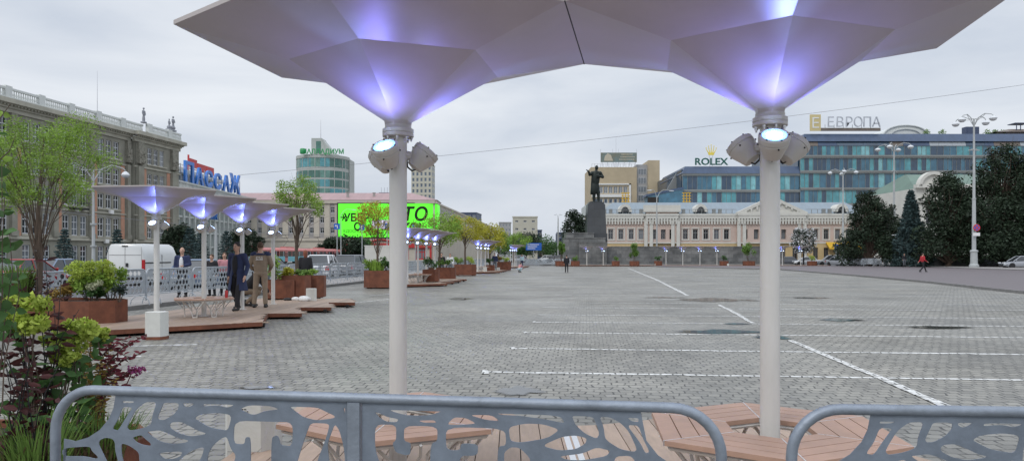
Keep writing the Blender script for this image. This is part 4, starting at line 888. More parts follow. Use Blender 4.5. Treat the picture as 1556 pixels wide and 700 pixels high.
# ============================================================ NEAR BARRIERS
def pane_holes():
    H = []
    def T(zx, zy, pts): return [(zx[0]+x/zx[1], zy+y/zx[1]) for x, y in pts]
    A = (70, 5.835); B_ = (310, 5.835); C_ = (550, 5.835); D = (790, 4.715)
    p1 = [T(A, 580, q) for q in (
     [(680,145),(740,150),(785,155),(765,185),(680,185)],
     [(680,215),(770,225),(745,260),(700,330),(640,430),(585,415),(640,330)],
     [(885,155),(985,160),(945,290),(935,375),(850,410),(740,430),(718,400),(740,350),(800,240)],
     [(1045,160),(1180,155),(1175,235),(1130,290),(1050,335),(1000,335),(990,310),(1020,240)],
     [(1215,165),(1320,165),(1290,210),(1250,225),(1218,205)],
     [(1400,170),(1670,175),(1640,215),(1600,225),(1520,205),(1390,215)],
     [(1315,320),(1370,285),(1517,270),(1650,290),(1615,430),(1520,415),(1440,395),(1370,355)],
     [(1095,380),(1115,355),(1200,350),(1280,390),(1350,430),(1420,450),(1400,465),(1280,480),(1180,455),(1105,410)],
     [(895,440),(930,435),(1010,425),(1080,450),(1160,490),(1270,515),(1240,535),(1120,550),(1010,525),(930,470)],
     [(765,490),(845,465),(880,500),(930,540),(930,565),(860,555),(800,530)],
     [(465,545),(480,510),(530,490),(590,500),(612,530),(615,600),(640,700),(670,800),(600,820),(550,720),(490,600)],
     [(668,538),(740,560),(825,620),(830,700),(835,820),(760,860),(700,760),(670,640)],
     [(145,585),(390,565),(410,610),(465,660),(450,680),(340,655),(150,655)],
     [(990,625),(1210,610),(1200,650),(1130,680),(1050,680)],
     [(1405,570),(1390,640),(1350,720),(1280,800),(1180,790),(1150,740),(1190,680),(1300,600)],
     [(1430,650),(1480,560),(1550,500),(1605,480),(1640,590),(1688,650),(1640,780),(1560,860),(1440,800)])]
    p1 += [T(B_, 580, q) for q in (
     [(315,240),(400,180),(590,185),(670,240),(540,255),(435,295)],
     [(270,340),(600,350),(790,355),(785,565),(680,560),(665,490),(640,470),(600,490),(595,860),(415,860),(415,490),(370,485),(360,550),(260,545)],
     [(755,195),(1005,195),(1060,250),(1165,300),(1150,320),(1000,340),(880,310),(800,250)],
     [(1240,205),(1355,205),(1340,255),(1290,285),(1245,260)],
     [(1265,375),(1370,315),(1375,390),(1280,390)],
     [(945,360),(1115,365),(1100,440),(1060,560),(1010,680),(980,860),(780,860),(860,600),(910,450)],
     [(1160,370),(1200,420),(1240,570),(1280,700),(1320,860),(1130,860),(1095,560),(1110,500)])]
    p2 = [T(C_, 580, q) for q in (
     [(235,215),(710,220),(700,255),(600,295),(400,295),(300,270)],
     [(115,265),(150,270),(230,310),(325,325),(310,355),(215,350),(150,310)],
     [(115,375),(305,375),(305,510),(270,540),(300,620),(380,645),(430,640),(435,540),(370,520),(375,385),(670,390),(670,520),(610,545),(600,860),(210,860),(115,600)],
     [(495,340),(640,335),(665,360),(550,360)],
     [(765,360),(820,310),(920,315),(1015,365),(930,375),(770,380)],
     [(945,290),(1150,290),(1225,345),(1100,335)],
     [(745,395),(1270,410),(1280,560),(1205,570),(1200,860),(870,860),(865,650),(1025,650),(1030,550),(880,540),(870,600),(790,605),(745,580)],
     [(1260,700),(1262,620),(1320,575),(1400,580),(1500,680),(1480,820),(1300,840)])]
    p2 += [[(753,622),(851,625.6),(859,643),(832,637),(790,631),(764,630)], [(772.8,648),(798.5,642.5),(826,643.6),(851,652),(832,665),(790,672),(775,669)]]
    p2 += [T(D, 580, q) for q in (
     [(385,215),(520,220),(545,290),(570,370),(550,405),(470,370),(400,310),(375,250)],
     [(570,225),(645,225),(720,290),(780,350),(840,480),(820,500),(720,480),(640,430),(610,400),(600,320)],
     [(770,240),(850,240),(850,285),(800,280)], [(765,305),(850,310),(880,400),(930,500),(900,510),(860,430)],
     [(155,455),(300,390),(400,380),(480,400),(470,440),(400,480),(280,490)],
     [(280,530),(450,510),(550,465),(650,490),(620,530),(450,560),(330,555)],
     [(690,530),(790,525),(830,565),(760,600),(670,580)])]
    def m(p):      # from the photographed panel to metres on its own plane
        k = (p[0]-778)/F; Y = 2.731/(1+.1543*k); return ((k*Y+1.852)*1.0118, CH-(p[1]-388)*Y/F)
    return [[m(p) for p in q] for q in p1], [[m(p) for p in q] for q in p2]
LEN = 2.62; MID = 1.27
def filled(name, outline, holes, t, m):
    c = bpy.data.curves.new(name, 'CURVE'); c.dimensions = '2D'; c.fill_mode = 'BOTH'; c.extrude = t/2; c.bevel_depth = 0
    for q in [outline]+holes:
        s = c.splines.new('POLY'); s.points.add(len(q)-1); s.use_cyclic_u = True
        for p, (x, y) in zip(s.points, q): p.co = (x, y, 0, 1)
    o = bpy.data.objects.new('tmp', c); S.collection.objects.link(o); me = bpy.data.meshes.new_from_object(o.evaluated_get(bpy.context.evaluated_depsgraph_get()))
    bpy.data.objects.remove(o); me.name = name; me.materials.clear(); me.materials.append(m)
    me.transform(Matrix.Rotation(PI/2, 4, 'X')); return me
def smoothpoly(q, it=2):
    for _ in range(it):
        q = [p for a, c in zip(q, q[1:]+q[:1]) for p in ((a[0]*.82+c[0]*.18, a[1]*.82+c[1]*.18), (a[0]*.18+c[0]*.82, a[1]*.18+c[1]*.82))]
    return q
def cells(x0, x1, z0, z1, avoid, seed, s=.115):
    rg = random.Random(seed); out = []; nz_ = int((z1-z0)/s); 
    for j in range(nz_):
        nx_ = int((x1-x0)/(s*1.35))
        for i in range(nx_):
            cx = x0+(i+.5+(.5 if j % 2 else 0))*(x1-x0)/(nx_+.5); cz = z0+(j+.5)*(z1-z0)/nz_
            w = (x1-x0)/(nx_+.5)*.5-.002; h = (z1-z0)/nz_*.5-.002; a = rg.uniform(-.5, .5); n = rg.choice((4, 5, 5, 6)); q = []
            for k in range(n):
                t = 2*PI*k/n+a; q.append((cx+w*rg.uniform(.85, 1.08)*math.cos(t), cz+h*rg.uniform(.85, 1.08)*math.sin(t)))
            if max(p[0] for p in q) > x1-.008 or min(p[0] for p in q) < x0+.008: continue
            if all(max(p[0] for p in q) < a0 or min(p[0] for p in q) > a1 or max(p[1] for p in q) < b0 for a0, a1, b0 in avoid): out.append(q)
    return out
P1, P2 = pane_holes()
def build_plate(which):
    if which == 0:
        ol = [(.02, .35), (MID-.03, .35), (MID-.03, 1.062), (.27, 1.062), (.26, 1.01), (.24, .967), (.20, .922), (.15, .89), (.09, .872), (.04, .88)]; hs = P1; x0, x1 = .06, MID-.04
    else:
        ol = [(MID+.03, .35), (LEN-.02, .35), (LEN-.02, .86), (2.53, .85), (2.46, .87), (2.40, .91), (2.36, .96), (2.34, 1.062), (MID+.03, 1.062)]; hs = P2; x0, x1 = MID+.04, LEN-.06
    xs0, xs1 = ol[0][0]+.008, ol[1][0]-.008
    hs = [[(min(max(x, xs0), xs1), min(z, 1.04)) for x, z in q] for q in hs]
    hs2 = [smoothpoly(q, 2) for q in hs]
    av = [(min(p[0] for p in q)-.008, max(p[0] for p in q)+.008, min(p[1] for p in q)-.01) for q in hs]
    hs2 += [smoothpoly(q, 1) for q in cells(x0, x1, .37, .83, av, which+5)]
    return filled('cutout_plate', ol, hs2, .004, M_galvf)
PL0, PL1 = build_plate(0), build_plate(1)
def make_barrier(label, loc, rz, group):
    t = thing('crowd_barrier', label, 'barrier', loc, rz, group)
    b = MB(); r = .0195; rc = .17; zt = 1.08; pts = [(.0, 0, .12)]
    for k in range(9): a = PI-k*PI/16; pts.append((rc+rc*math.cos(a), 0, zt-rc+rc*math.sin(a)))
    for k in range(9): a = PI/2-k*PI/16; pts.append((LEN-rc+rc*math.cos(a), 0, zt-rc+rc*math.sin(a)))
    pts.append((LEN, 0, .12)); b.tube(pts, r, 16)
    b.tube([(0, 0, .3), (LEN, 0, .3)], r*.8, 10); b.obj('frame', M_galv, t, smooth=50)
    b = MB(); b.box(MID-.024, -.016, .31, MID+.024, .016, zt-.015); b.obj('middle_post', M_galv, t, smooth=0)
    link('cutout_plate', PL0, t); link('cutout_plate', PL1, t)
    for x in (.28, LEN-.28):
        b = MB(); b.tube([(x, -.32, 0)]+[(x, -.32*math.cos(PI*k/10), .02+.26*math.sin(PI*k/10)) for k in range(1, 10)]+[(x, .32, 0)], .014, 8); b.obj('foot', M_galv, t)
    return t
near_b = make_barrier('galvanised cutout barrier across the foreground from left to centre, its middle post in view', (-1.852, 3.017, 0), math.atan2(-.1543, 1), 'galvanised cutout barriers')

M_galv2 = mat('paler zinc', (.42, .46, .50), .5, metal=.25, noise=.12, scale=6)  # paler copy of the same zinc for the distant barriers
PF = filled('cutout_plate', [(.02, .33), (LEN-.02, .33), (LEN-.02, .9), (LEN-.12, 1.04), (LEN-.2, 1.062), (.2, 1.062), (.12, 1.04), (.02, .9)], [smoothpoly(q, 1) for x0, x1 in ((.03, MID-.02), (MID+.02, LEN-.03)) for q in cells(x0, x1, .35, 1.05, [], 9+int(x0*3), .15) if not any((p[1] > .93 and (p[0] < .15 or p[0] > LEN-.15)) for p in q)], .006, M_galv2)
def far_barrier(label, loc, rz, group):
    t = thing('crowd_barrier', label, 'barrier', loc, rz, group); r = .0195; rc = .17; zt = 1.08; pts = [(.0, 0, .12)]
    b = MB()
    for k in range(5): a = PI-k*PI/8; pts.append((rc+rc*math.cos(a), 0, zt-rc+rc*math.sin(a)))
    for k in range(5): a = PI/2-k*PI/8; pts.append((LEN-rc+rc*math.cos(a), 0, zt-rc+rc*math.sin(a)))
    pts.append((LEN, 0, .12)); b.tube(pts, r, 8); b.tube([(0, 0, .3), (LEN, 0, .3)], r*.8, 6); b.obj('frame', M_galv2, t, smooth=50)
    b = MB(); b.box(MID-.02, -.014, .31, MID+.02, .014, zt-.015); b.obj('middle_post', M_galv2, t, smooth=0)
    link('cutout_plate', PF, t)
    for k, w_ in enumerate(('ЕКАТ', 'ЕРИН', 'БУРГ')):
        o = text_obj('lettering', w_, .235, .009, M_galv2, t, (MID, 0, .83-k*.2), bold=.012, sx=1.15)
    for x in (.28, LEN-.28):
        b = MB(); b.tube([(x, -.32, 0)]+[(x, -.32*math.cos(PI*k/6), .02+.26*math.sin(PI*k/6)) for k in range(1, 6)]+[(x, .32, 0)], .014, 6); b.obj('foot', M_galv2, t)
    return t
copy_tree(near_b, label='galvanised cutout barrier at the right edge of the foreground, cut off by the frame', loc=(.989, 2.631, 0), rz=math.atan2(-.08, 1))
ORD = ['first', 'second', 'third', 'fourth', 'fifth', 'sixth', 'seventh', 'eighth', 'ninth', 'tenth', 'eleventh', 'twelfth']
# ============================================================ PLANTS
def tree(name, label, loc, H, cr, leafmat, n, ls, trunk_r=.12, fork=.4, clumps=12, flat=.8, seed=1, group=None, rz=0, cat='tree', gap=.36, bark=None, base=.25, droop=0, up=.3, limb=1, fz=(.55, 1.05), cone=False):
    """tapered trunk, limbs to every clump, leaves in clumps with gaps between"""
    rg = random.Random(seed); t = thing(name, label, cat, loc, rg.uniform(0, 6), group)
    zc = H*(fork+(1-fork)/2); hz_ = H*(1-fork)/2; C, RR = [], []
    for i in range(clumps):
        a = 2.4*i+rg.uniform(-.4, .4); f = (i+.5)/clumps; z = zc+hz_*(2*f-1)*.82
        rr = cr*math.sqrt(max(.05, 1-((z-zc)/hz_)**2))*rg.uniform(.35, .95)
        if cone: rr = cr*(1.08-f)**.75*rg.uniform(.45, 1.05)
        C.append((rr*math.cos(a), rr*math.sin(a), z)); RR.append(cr*gap*rg.uniform(.75, 1.35)*(1 if not cone else 1.15-.6*f))
    b = MB(); zf = H*fork*.95; pts = [(0, 0, 0), (rg.uniform(-.04, .04)*H*.3, rg.uniform(-.04, .04)*H*.3, zf*.5), (0, 0, zf), (rg.uniform(-.1, .1), rg.uniform(-.1, .1), H*.9)]
    b.tube(pts, [trunk_r*1.3, trunk_r, trunk_r*.8, trunk_r*.12], 8)
    for c in C:
        z0 = zf*rg.uniform(*fz); m = (c[0]*.45, c[1]*.45, z0+(c[2]-z0)*.62); b.tube([(0, 0, z0), m, c], [trunk_r*.42*limb, trunk_r*.25*limb, trunk_r*.06], 5)
        for k in range(3): e = (c[0]+rg.uniform(-1, 1)*cr*.35, c[1]+rg.uniform(-1, 1)*cr*.35, c[2]+rg.uniform(-.2, 1)*cr*.3); b.tube([m, e], [trunk_r*.14, trunk_r*.03], 4)
    b.obj('trunk', bark or M_bark, t)
    leaves('crown', leafmat, clump_pts(C, RR, n, seed, .6, flat), ls, t, seed, droop=droop, up=up); return t
def conifer(label, loc, H, r, m, n, seed=1, group=None, ls=.3):
    rg = np.random.default_rng(seed); t = thing('spruce_tree', label, 'tree', loc, 0, group); b = MB(); b.tube([(0, 0, 0), (0, 0, H*.97)], [.02*H+.03, .02], 6); P = []
    L_ = int(H*2.1)+4
    for i in range(L_):
        z = H*(.05+.93*i/L_); rr = r*(1-i/L_)**.85*rg.uniform(.85, 1.1)+.1; k = max(5, int(9*(1-i/L_))+4)
        for j in range(k):
            a = 2*PI*(j+rg.uniform(-.3, .3))/k+i; q = rr*rg.uniform(.75, 1.12); m_ = max(3, int(n/L_/k)); f = rg.uniform(.1, 1, m_)**.7; w_ = (1-f)*.22*rr+.06
            P.append(np.stack([f*q*math.cos(a)+rg.normal(0, 1, m_)*w_, f*q*math.sin(a)+rg.normal(0, 1, m_)*w_, z-f*q*.28+rg.normal(0, .03, m_)*H*.3], 1)); b.tube([(0, 0, z), (q*.8*math.cos(a), q*.8*math.sin(a), z-q*.22)], [.03, .01], 3)
    b.obj('trunk', M_bark, t); leaves('needles', m, np.concatenate(P), ls, t, seed, aspect=.3, up=.0); return t
def bush(name, label, loc, w, h, m, n, ls, seed=1, cat='plant', group=None, stems=True, up=.5, k=7, aspect=.5):
    rg = random.Random(seed); t = thing(name, label, cat, loc, 0, group)
    C = [(rg.uniform(-w, w)*.6, rg.uniform(-w, w)*.6, h*(.3+.5*rg.random())) for _ in range(k)]; RR = [w*rg.uniform(.3, .5) for _ in C]
    P = clump_pts(C, RR, n, seed, .6, min(1.3, h/w*.6)); P[:, 2] = np.abs(P[:, 2])
    if stems:
        b = MB()
        for c in C: b.tube([(c[0]*.2, c[1]*.2, 0), (c[0]*.7, c[1]*.7, c[2]*.6), c], [.015, .01, .004], 4)
        b.obj('stems', M_bark, t)
    leaves('foliage', m, P, ls, t, seed, up=up, aspect=aspect); return t
def blades(name, label, loc, w, h, m, n, seed=1, wd=.008, group=None, cat='plant', lean=.5):
    rg = random.Random(seed); b = MB()
    for _ in range(n):
        a = rg.uniform(0, 2*PI); r0 = w*rg.random()**.5*.4; x, y = r0*math.cos(a), r0*math.sin(a); a2 = a+rg.uniform(-.7, .7); L_ = h*rg.uniform(.55, 1.05); ln = lean*rg.uniform(.1, 1)*L_
        dx, dy = math.cos(a2), math.sin(a2); px_, py_ = -dy*wd, dx*wd; A = [(x, y, 0), (x+dx*ln*.3, y+dy*ln*.3, L_*.55), (x+dx*ln*.75, y+dy*ln*.75, L_*.9), (x+dx*ln*1.15, y+dy*ln*1.15, L_*(1-.22*rg.random()*ln))]
        for i in range(3):
            f0, f1 = (1, .9, .6)[i], (.9, .6, .05)[i]; p, q = A[i], A[i+1]
            b.face([(p[0]-px_*f0, p[1]-py_*f0, p[2]), (p[0]+px_*f0, p[1]+py_*f0, p[2]), (q[0]+px_*f1, q[1]+py_*f1, q[2]), (q[0]-px_*f1, q[1]-py_*f1, q[2])])
    o = b.obj(name, m, None, loc, smooth=0); return tag(o, label, cat, group)
def planter(label, loc, w, d, h, rz=0, group='corten planters', ch=.22):
    t = thing('planter', label, 'planter', loc, rz, group); c = min(w, d)*ch
    q = [(-w/2+c, -d/2), (w/2-c, -d/2), (w/2, -d/2+c), (w/2, d/2-c), (w/2-c, d/2), (-w/2+c, d/2), (-w/2, d/2-c), (-w/2, -d/2+c)]; n = 8; b = MB(); k = .965; q2 = [(x*k, y*k) for x, y in q]
    for i in range(n):
        a, e, a2, e2 = q[i], q[(i+1) % n], q2[i], q2[(i+1) % n]
        b.face([(*a, .05), (*e, .05), (*e, h), (*a, h)]); b.face([(*a, h), (*e, h), (*e2, h), (*a2, h)]); b.face([(*a2, h), (*e2, h), (*e2, h-.12), (*a2, h-.12)])
    b.obj('steel_box', M_corten, t, smooth=0); b = MB()
    for x, y in ((-w*.35, -d*.3), (w*.35, -d*.3), (-w*.35, d*.3), (w*.35, d*.3)): b.box(x-.06, y-.06, 0, x+.06, y+.06, .06)
    b.obj('foot', M_dark, t, smooth=0)
    b = MB(); b.face([(x, y, h-.05) for x, y in q2]); b.obj('soil', M_soil, t, smooth=0); return t
# ============================================================ UMBRELLA GROUPS OVER THE SQUARE
G0 = Vector((-7.55, 15.8, 0)); slope = .16/2.2
poly = [(-8.9, 14.7), (-7.9, 14.75), (-5.54, 16.5), (-6.2, 18.9), (-5.37, 19.0), (-6.0, 21.1), (-5.14, 21.15), (-5.75, 23.3), (-4.93, 23.35), (-5.6, 25.4), (-8.6, 25.8), (-9.4, 17.4)]
dk = deck('stepped wooden deck under the nearest left row of umbrellas', [(x-G0.x, y-G0.y) for x, y in poly], G0, 0, w=.166)
names = ['nearest left row', 'second left row', 'third left row', 'farthest left row']
GR = [(G0, [238, 310, 368, 415], 15.8, 2.2), (None, [619, 635, 648, 661], 38.5, 2.2), (None, [726, 731, 737.5, 742], 67, 2.25), (None, [775.6, 779, 781.6, 784], 96, 2.3)]
UM = None
for gi, (o, pxs, y0, st) in enumerate(GR):
    for i, px in enumerate(pxs):
        Y = y0+i*st; loc = (at(px, Y).x, Y, 0)
        lab = 'white umbrella with a glowing blue lamp, '+ORD[i]+' from the camera in the '+names[gi]
        if UM is None: UM = make_umbrella(lab, loc, R(84), 'umbrellas in rows along the left of the square', (-174, -54, 66), z0=.154, far=True)
        else: copy_tree(UM, label=lab, loc=loc, rz=R(84))
    if gi:
        org = Vector((at(pxs[0], y0).x, y0, 0)); copy_tree(dk, label='stepped wooden deck under the '+names[gi]+' of umbrellas', loc=org)
for gi, k, px, Y in ((0, 1, 310, 18.0), (1, 1, 635, 40.7), (1, 2, 648, 42.9), (2, 1, 731, 69.25)):
    ring_bench('pale hexagonal bench round the '+ORD[k]+' pole of the '+names[gi]+' of umbrellas', (at(px, Y).x, Y, 0), R(84), group='benches round the far umbrella poles')
# far row across the square
fr = []
for px in (891.7, 916.6, 1012, 1037.5, 1063.6, 1089.4, 1188.8, 1216.5):
    i = len(fr); Y = 113.5-(px-890)*.009; fr.append(1)
    copy_tree(UM, label='small lit umbrella before the granite wall, '+ORD[i]+' from the left', group='umbrellas in front of the granite wall', loc=(at(px, Y).x, Y, 0), rz=R(-6))
for i, (a, c) in enumerate(((850, 948), (950, 1125), (1127, 1262))):
    Y = 112.0; x0, x1 = at(a, Y).x, at(c, Y).x; n = int((x1-x0)/2.4); P_ = []
    for k in range(n): u = x0+(x1-x0)*k/n; P_ += [(u, Y-.4), (u+1.9, Y), ]
    P_ += [(x1, Y+.1), (x1, Y+3.4), (x0, Y+3.4)]
    deck(('low wooden deck before the monument steps', 'long low wooden deck before the middle of the granite wall', 'low wooden deck near the white blossom tree')[i], P_, w=.5)
for px, Y, rz, lb, s in ((238, 14.45, 4, 'in front of the nearest left umbrella pole', 1.0), (473, 24.2, 10, 'at the far end of the nearest left deck', .85), (614, 38.2, 5, 'at the front of the second left umbrella row', 1.0), (645, 44.4, 5, 'behind the second left umbrella row', .9), (719, 60, 5, 'before the third left planter', .9), (737, 68.3, 5, 'under the third left umbrella row', .9), (757, 74.5, 0, 'beyond the third left umbrella row', .9), (877, 110.4, 0, 'beside the planter left of the monument', .9), (996.5, 110.4, 0, 'before the middle of the granite wall', .9), (1106, 110.2, 0, 'left of the tall right planter bush', .9)):
    white_box('white weight box '+lb, (at(px, Y).x, Y, .15 if px in (473, 737) else 0), R(rz), s, base=px in (238,))
# barriers between the square and the street
N = 37; far_b = far_barrier('galvanised cutout barrier in the long line between the left decks and the street', (xb(9.8)-.25, 9.8, .12), math.atan2(1, .115), 'barriers along the street pavement')
for i in range(N):
    Y = 12.4+i*2.64; x = xb(Y); 
    c = copy_tree(far_b, label='galvanised cutout barrier in the long line between the left decks and the street', group='barriers along the street pavement', loc=(x-.25, Y, .12), rz=math.atan2(1, .115))
for i in range(9):      # across the far end, left of the monument
    px = 790+i*0; x = 1.2+i*2.66; 
    if x > 8.5 and x < 33: break
    copy_tree(far_b, label='galvanised cutout barrier closing the far left end of the square', group='barriers at the far end of the square', loc=(x, 115.5, -.01), rz=0)
for i in range(16):
    copy_tree(far_b, label='galvanised cutout barrier in the line before the dark right trees', group='barriers on the right pavement', loc=(49.6+i*.35+ (0 if i < 8 else 0), 111.5-i*2.66, .11) if i < 3 else (49.2+(i-3)*2.7, 104.8-(i-3)*.9, .11), rz=math.atan2(-.9, 2.6) if i >= 3 else R(-80))
# planters and what grows in them
def pz(px, Y, z=0): v = at(px, Y); return (v.x, v.y, z)
planter('long rusty planter with hydrangeas beside the nearest left deck', pz(93, 16.6), 2.8, 1.2, .64, R(-4), ch=.3)
planter('low rusty planter at the far left holding the bright willow tree', pz(20, 17.6), 3.4, 1.3, .6, R(-4))
planter('rusty planter behind the worker under the nearest left row', pz(425, 25.2, .14), 1.0, 1.0, .66, R(8)); planter('second rusty planter beside the white box under the nearest left row', pz(447, 25.7, .14), 1.0, .95, .8, R(-10)); planter('rusty planter holding the thin tree beyond the nearest left row', pz(468, 26.6, .1), 1.2, 1.0, .8, R(6))
planter('rusty planter with a young tree left of the second umbrella row', pz(578, 37.0), 1.55, 1.3, .88, R(5)); planter('rusty planter inside the second left umbrella row', pz(672, 47.5), 1.7, 1.2, .85, 0); planter('rusty planter under the yellow tree before the third umbrella row', pz(707, 60), 1.75, 1.3, .9, 0)
planter('rusty planter beyond the second left umbrella row', pz(655, 41.5, .14), .9, .9, .7, 0); planter('rusty planter beyond the third left umbrella row', pz(766, 80), 1.5, 1.2, .95, 0); planter('rusty planter among the third left umbrella row', pz(744, 72), 1.0, 1, .7, 0)
for px, w, lb in ((852, 1.6, 'holding the slim tall bush left of the monument'), (874, 1.3, 'with low grasses before the monument step'), (935.5, 1.1, 'with grasses under the left windows of the mansion'), (964, 1.4, 'holding the leafy tall bush by the street lamp'), (1000, 1.1, 'with a low plant before the middle of the wall'), (1100, 1.2, 'with a low plant left of the right pole'), (1138, 1.7, 'holding the tall bush just left of the right pole'), (1234, 1.3, 'with yellow flowers before the parked cars')):
    planter('rusty planter '+lb, pz(px, 110.6), w, 1.0, .8, 0, group='planters at the far end')
tree('willow_tree', 'bright green young willow with open branches left of the white van', pz(58, 17.4, .55), 4.3, 1.45, L_bright, 26000, .042, .062, .5, 21, seed=11, gap=.32, flat=.75, up=0, limb=.55, fz=(.3, .6))
tree('young_tree', 'thin young tree with bare lower branches beyond the nearest umbrellas', pz(452, 27, .75), 3.7, 1.15, L_bright, 6500, .06, .06, .58, 20, seed=5, gap=.26, limb=.6, fz=(.4, .8))
tree('young_tree', 'young tree with yellowing leaves in front of the green screen', pz(574, 37.0, .8), 3.5, 1.35, L_yel, 4600, .08, .055, .5, 18, seed=8, gap=.27, limb=.7, fz=(.4, .8))
tree('young_tree', 'small green tree over the second umbrella row', pz(668, 47.5, .8), 3.3, 1.8, L_bright, 4800, .11, .07, .5, 14, seed=21, limb=.7)
tree('young_tree', 'yellow leaved young tree between the second and third umbrella rows', pz(707, 60, .85), 3.9, 1.75, L_yel, 5200, .12, .07, .52, 16, seed=23, limb=.7)
tree('young_tree', 'yellow green tree above the third umbrella row', pz(744, 78, .5), 4.2, 2.1, L_yel, 4200, .16, .09, .45, 12, seed=24)
tree('young_tree', 'fresh green tree beyond the third umbrella row', pz(780, 112, .5), 4.6, 2.3, L_bright, 3600, .17, .09, .4, 12, seed=25)
tree('young_tree', 'green young tree left of the third umbrella row', pz(757, 92, .5), 4.2, 1.6, L_mid, 2500, .17, .09, .4, 10, seed=26)
def fbush(px, h, w, m, lb, n=700, s=1): bush('leafy_bush', lb, pz(px, 110.6, .72), w, h, m, n, .17, seed=int(px), k=9)
fbush(852.5, 3.6, .75, L_mid, 'slim tall light green bush in the planter left of the monument', 2200); fbush(963, 3.0, .95, L_mid, 'tall leafy bush in a planter near the double armed lamp', 1900); fbush(1138, 3.4, 1.15, L_mid, 'tall leafy bush just left of the right foreground pole', 2200)
for px, lb, m in ((874, 'low green plant left of the monument', L_mid), (935.5, 'low green plant under the mansion windows', L_mid), (1000, 'low dark plant before the middle of the wall', L_broad), (1100, 'low dark red and green plant near the right pole', L_broad), (1234, 'yellow flowering plant before the parked cars', L_hyd)): bush('low_plant', lb, pz(px, 110.6, .7), .55, 1.0, m, 260, .16, seed=int(px))
# plants in the left planters
def hyd(label, loc, r, n=10, seed=1, leafm_=L_broad, fm=L_hyd, hr=.11, h=.8, ls=.04, group='hydrangeas', cnt=170):
    rg = random.Random(seed); t = thing('hydrangea', label, 'plant', loc, 0, group); b = MB(); C = []
    for i in range(n): a = rg.uniform(0, 6.28); q = r*rg.random()**.5; C.append((q*math.cos(a), q*math.sin(a), h*rg.uniform(.55, 1)))
    for c in C: b.tube([(c[0]*.3, c[1]*.3, 0), (c[0]*.8, c[1]*.8, c[2]*.6), c], [.008, .006, .004], 4)
    b.obj('stems', M_bark, t); leaves('foliage', leafm_, clump_pts([(c[0]*.8, c[1]*.8, c[2]*.62) for c in C], [r*.42]*n, int(60*n*(.05/ls)**.5), seed, .6), ls*2.1, t, seed, aspect=.6)
    for c in C:
        leaves('flower_head', fm, clump_pts([c], [hr*rg.uniform(.8, 1.2)], cnt, seed+int(c[0]*1000), .25, .8), ls*.85, t, seed, aspect=.95, up=.3)
    return t
hyd('lime hydrangea with round flower heads in the long rusty planter', pz(140, 16.5, .6), .42, 18, 3, h=.84, hr=.15, ls=.05, leafm_=L_bright, cnt=240)
hyd('hydrangea with cream white flower balls at the front of the long planter', pz(143, 16.25, .6), .22, 6, 8, h=.5, hr=.10, ls=.045, fm=L_white, cnt=200)
bush('leafy_bush', 'yellow green leafy bush at the right end of the long planter', pz(168, 16.6, .6), .34, .85, L_bright, 900, .07, seed=4); bush('leafy_bush', 'dark rosemary like bush at the right corner of the long planter', pz(181, 16.4, .6), .2, .45, L_dsp, 500, .05, seed=6)
bush('leafy_bush', 'bronze leaved bush at the left end of the long planter', pz(100, 16.7, .6), .45, .5, L_rust, 800, .07, seed=9); bush('leafy_bush', 'burgundy bush left of the white van behind the willow', pz(50, 17.5, .55), .5, .7, L_red, 700, .07, seed=19); blades('ornamental_grass', 'pale ornamental grass clump under the willow', pz(25, 17.3, .55), .7, .9, L_grass, 240, 4, .012)
for px, Y, z, lb, m, w, h in ((418, 25.1, .75, 'tall green plant behind the worker', L_bright, .38, .85), (440, 25.5, .85, 'yellow flowering plant beside the thin tree', L_yel, .3, .4), (455, 25.7, .9, 'green trailing plant beside the white box', L_grass, .3, .3), (470, 26.6, .85, 'green tuft in the planter of the thin tree', L_bright, .35, .3)):
    bush('leafy_bush', lb, pz(px, Y, z), w, h, m, 520, .085, seed=int(px))
for px, Y, lb, m in ((564, 37.0, 'green grassy plant under the yellowing tree', L_bright), (590, 37.0, 'dark plant right of the yellowing tree trunk', L_broad), (676, 47.5, 'green plant in the planter of the second row', L_mid), (697, 60, 'green plant left in the planter of the yellow tree', L_bright), (714, 60, 'pale green plant right in the planter of the yellow tree', L_hyd), (655, 41.5, 'dark plant in the small planter of the second row', L_broad), (768, 80, 'white flowering plant beyond the third row', L_hyd), (744, 72, 'dark plant among the third row poles', L_broad), (758, 80, 'bronze plant beyond the third row', L_rust)):
    bush('leafy_bush', lb, pz(px, Y, .8 if Y > 30 else .6), .5, .75, m, 420, .11, seed=int(px))
blades('ornamental_grass', 'bright grass hanging over the planter edge left of the second row', pz(572, 36.8, .82), .9, .55, L_bright, 160, 5, .02)
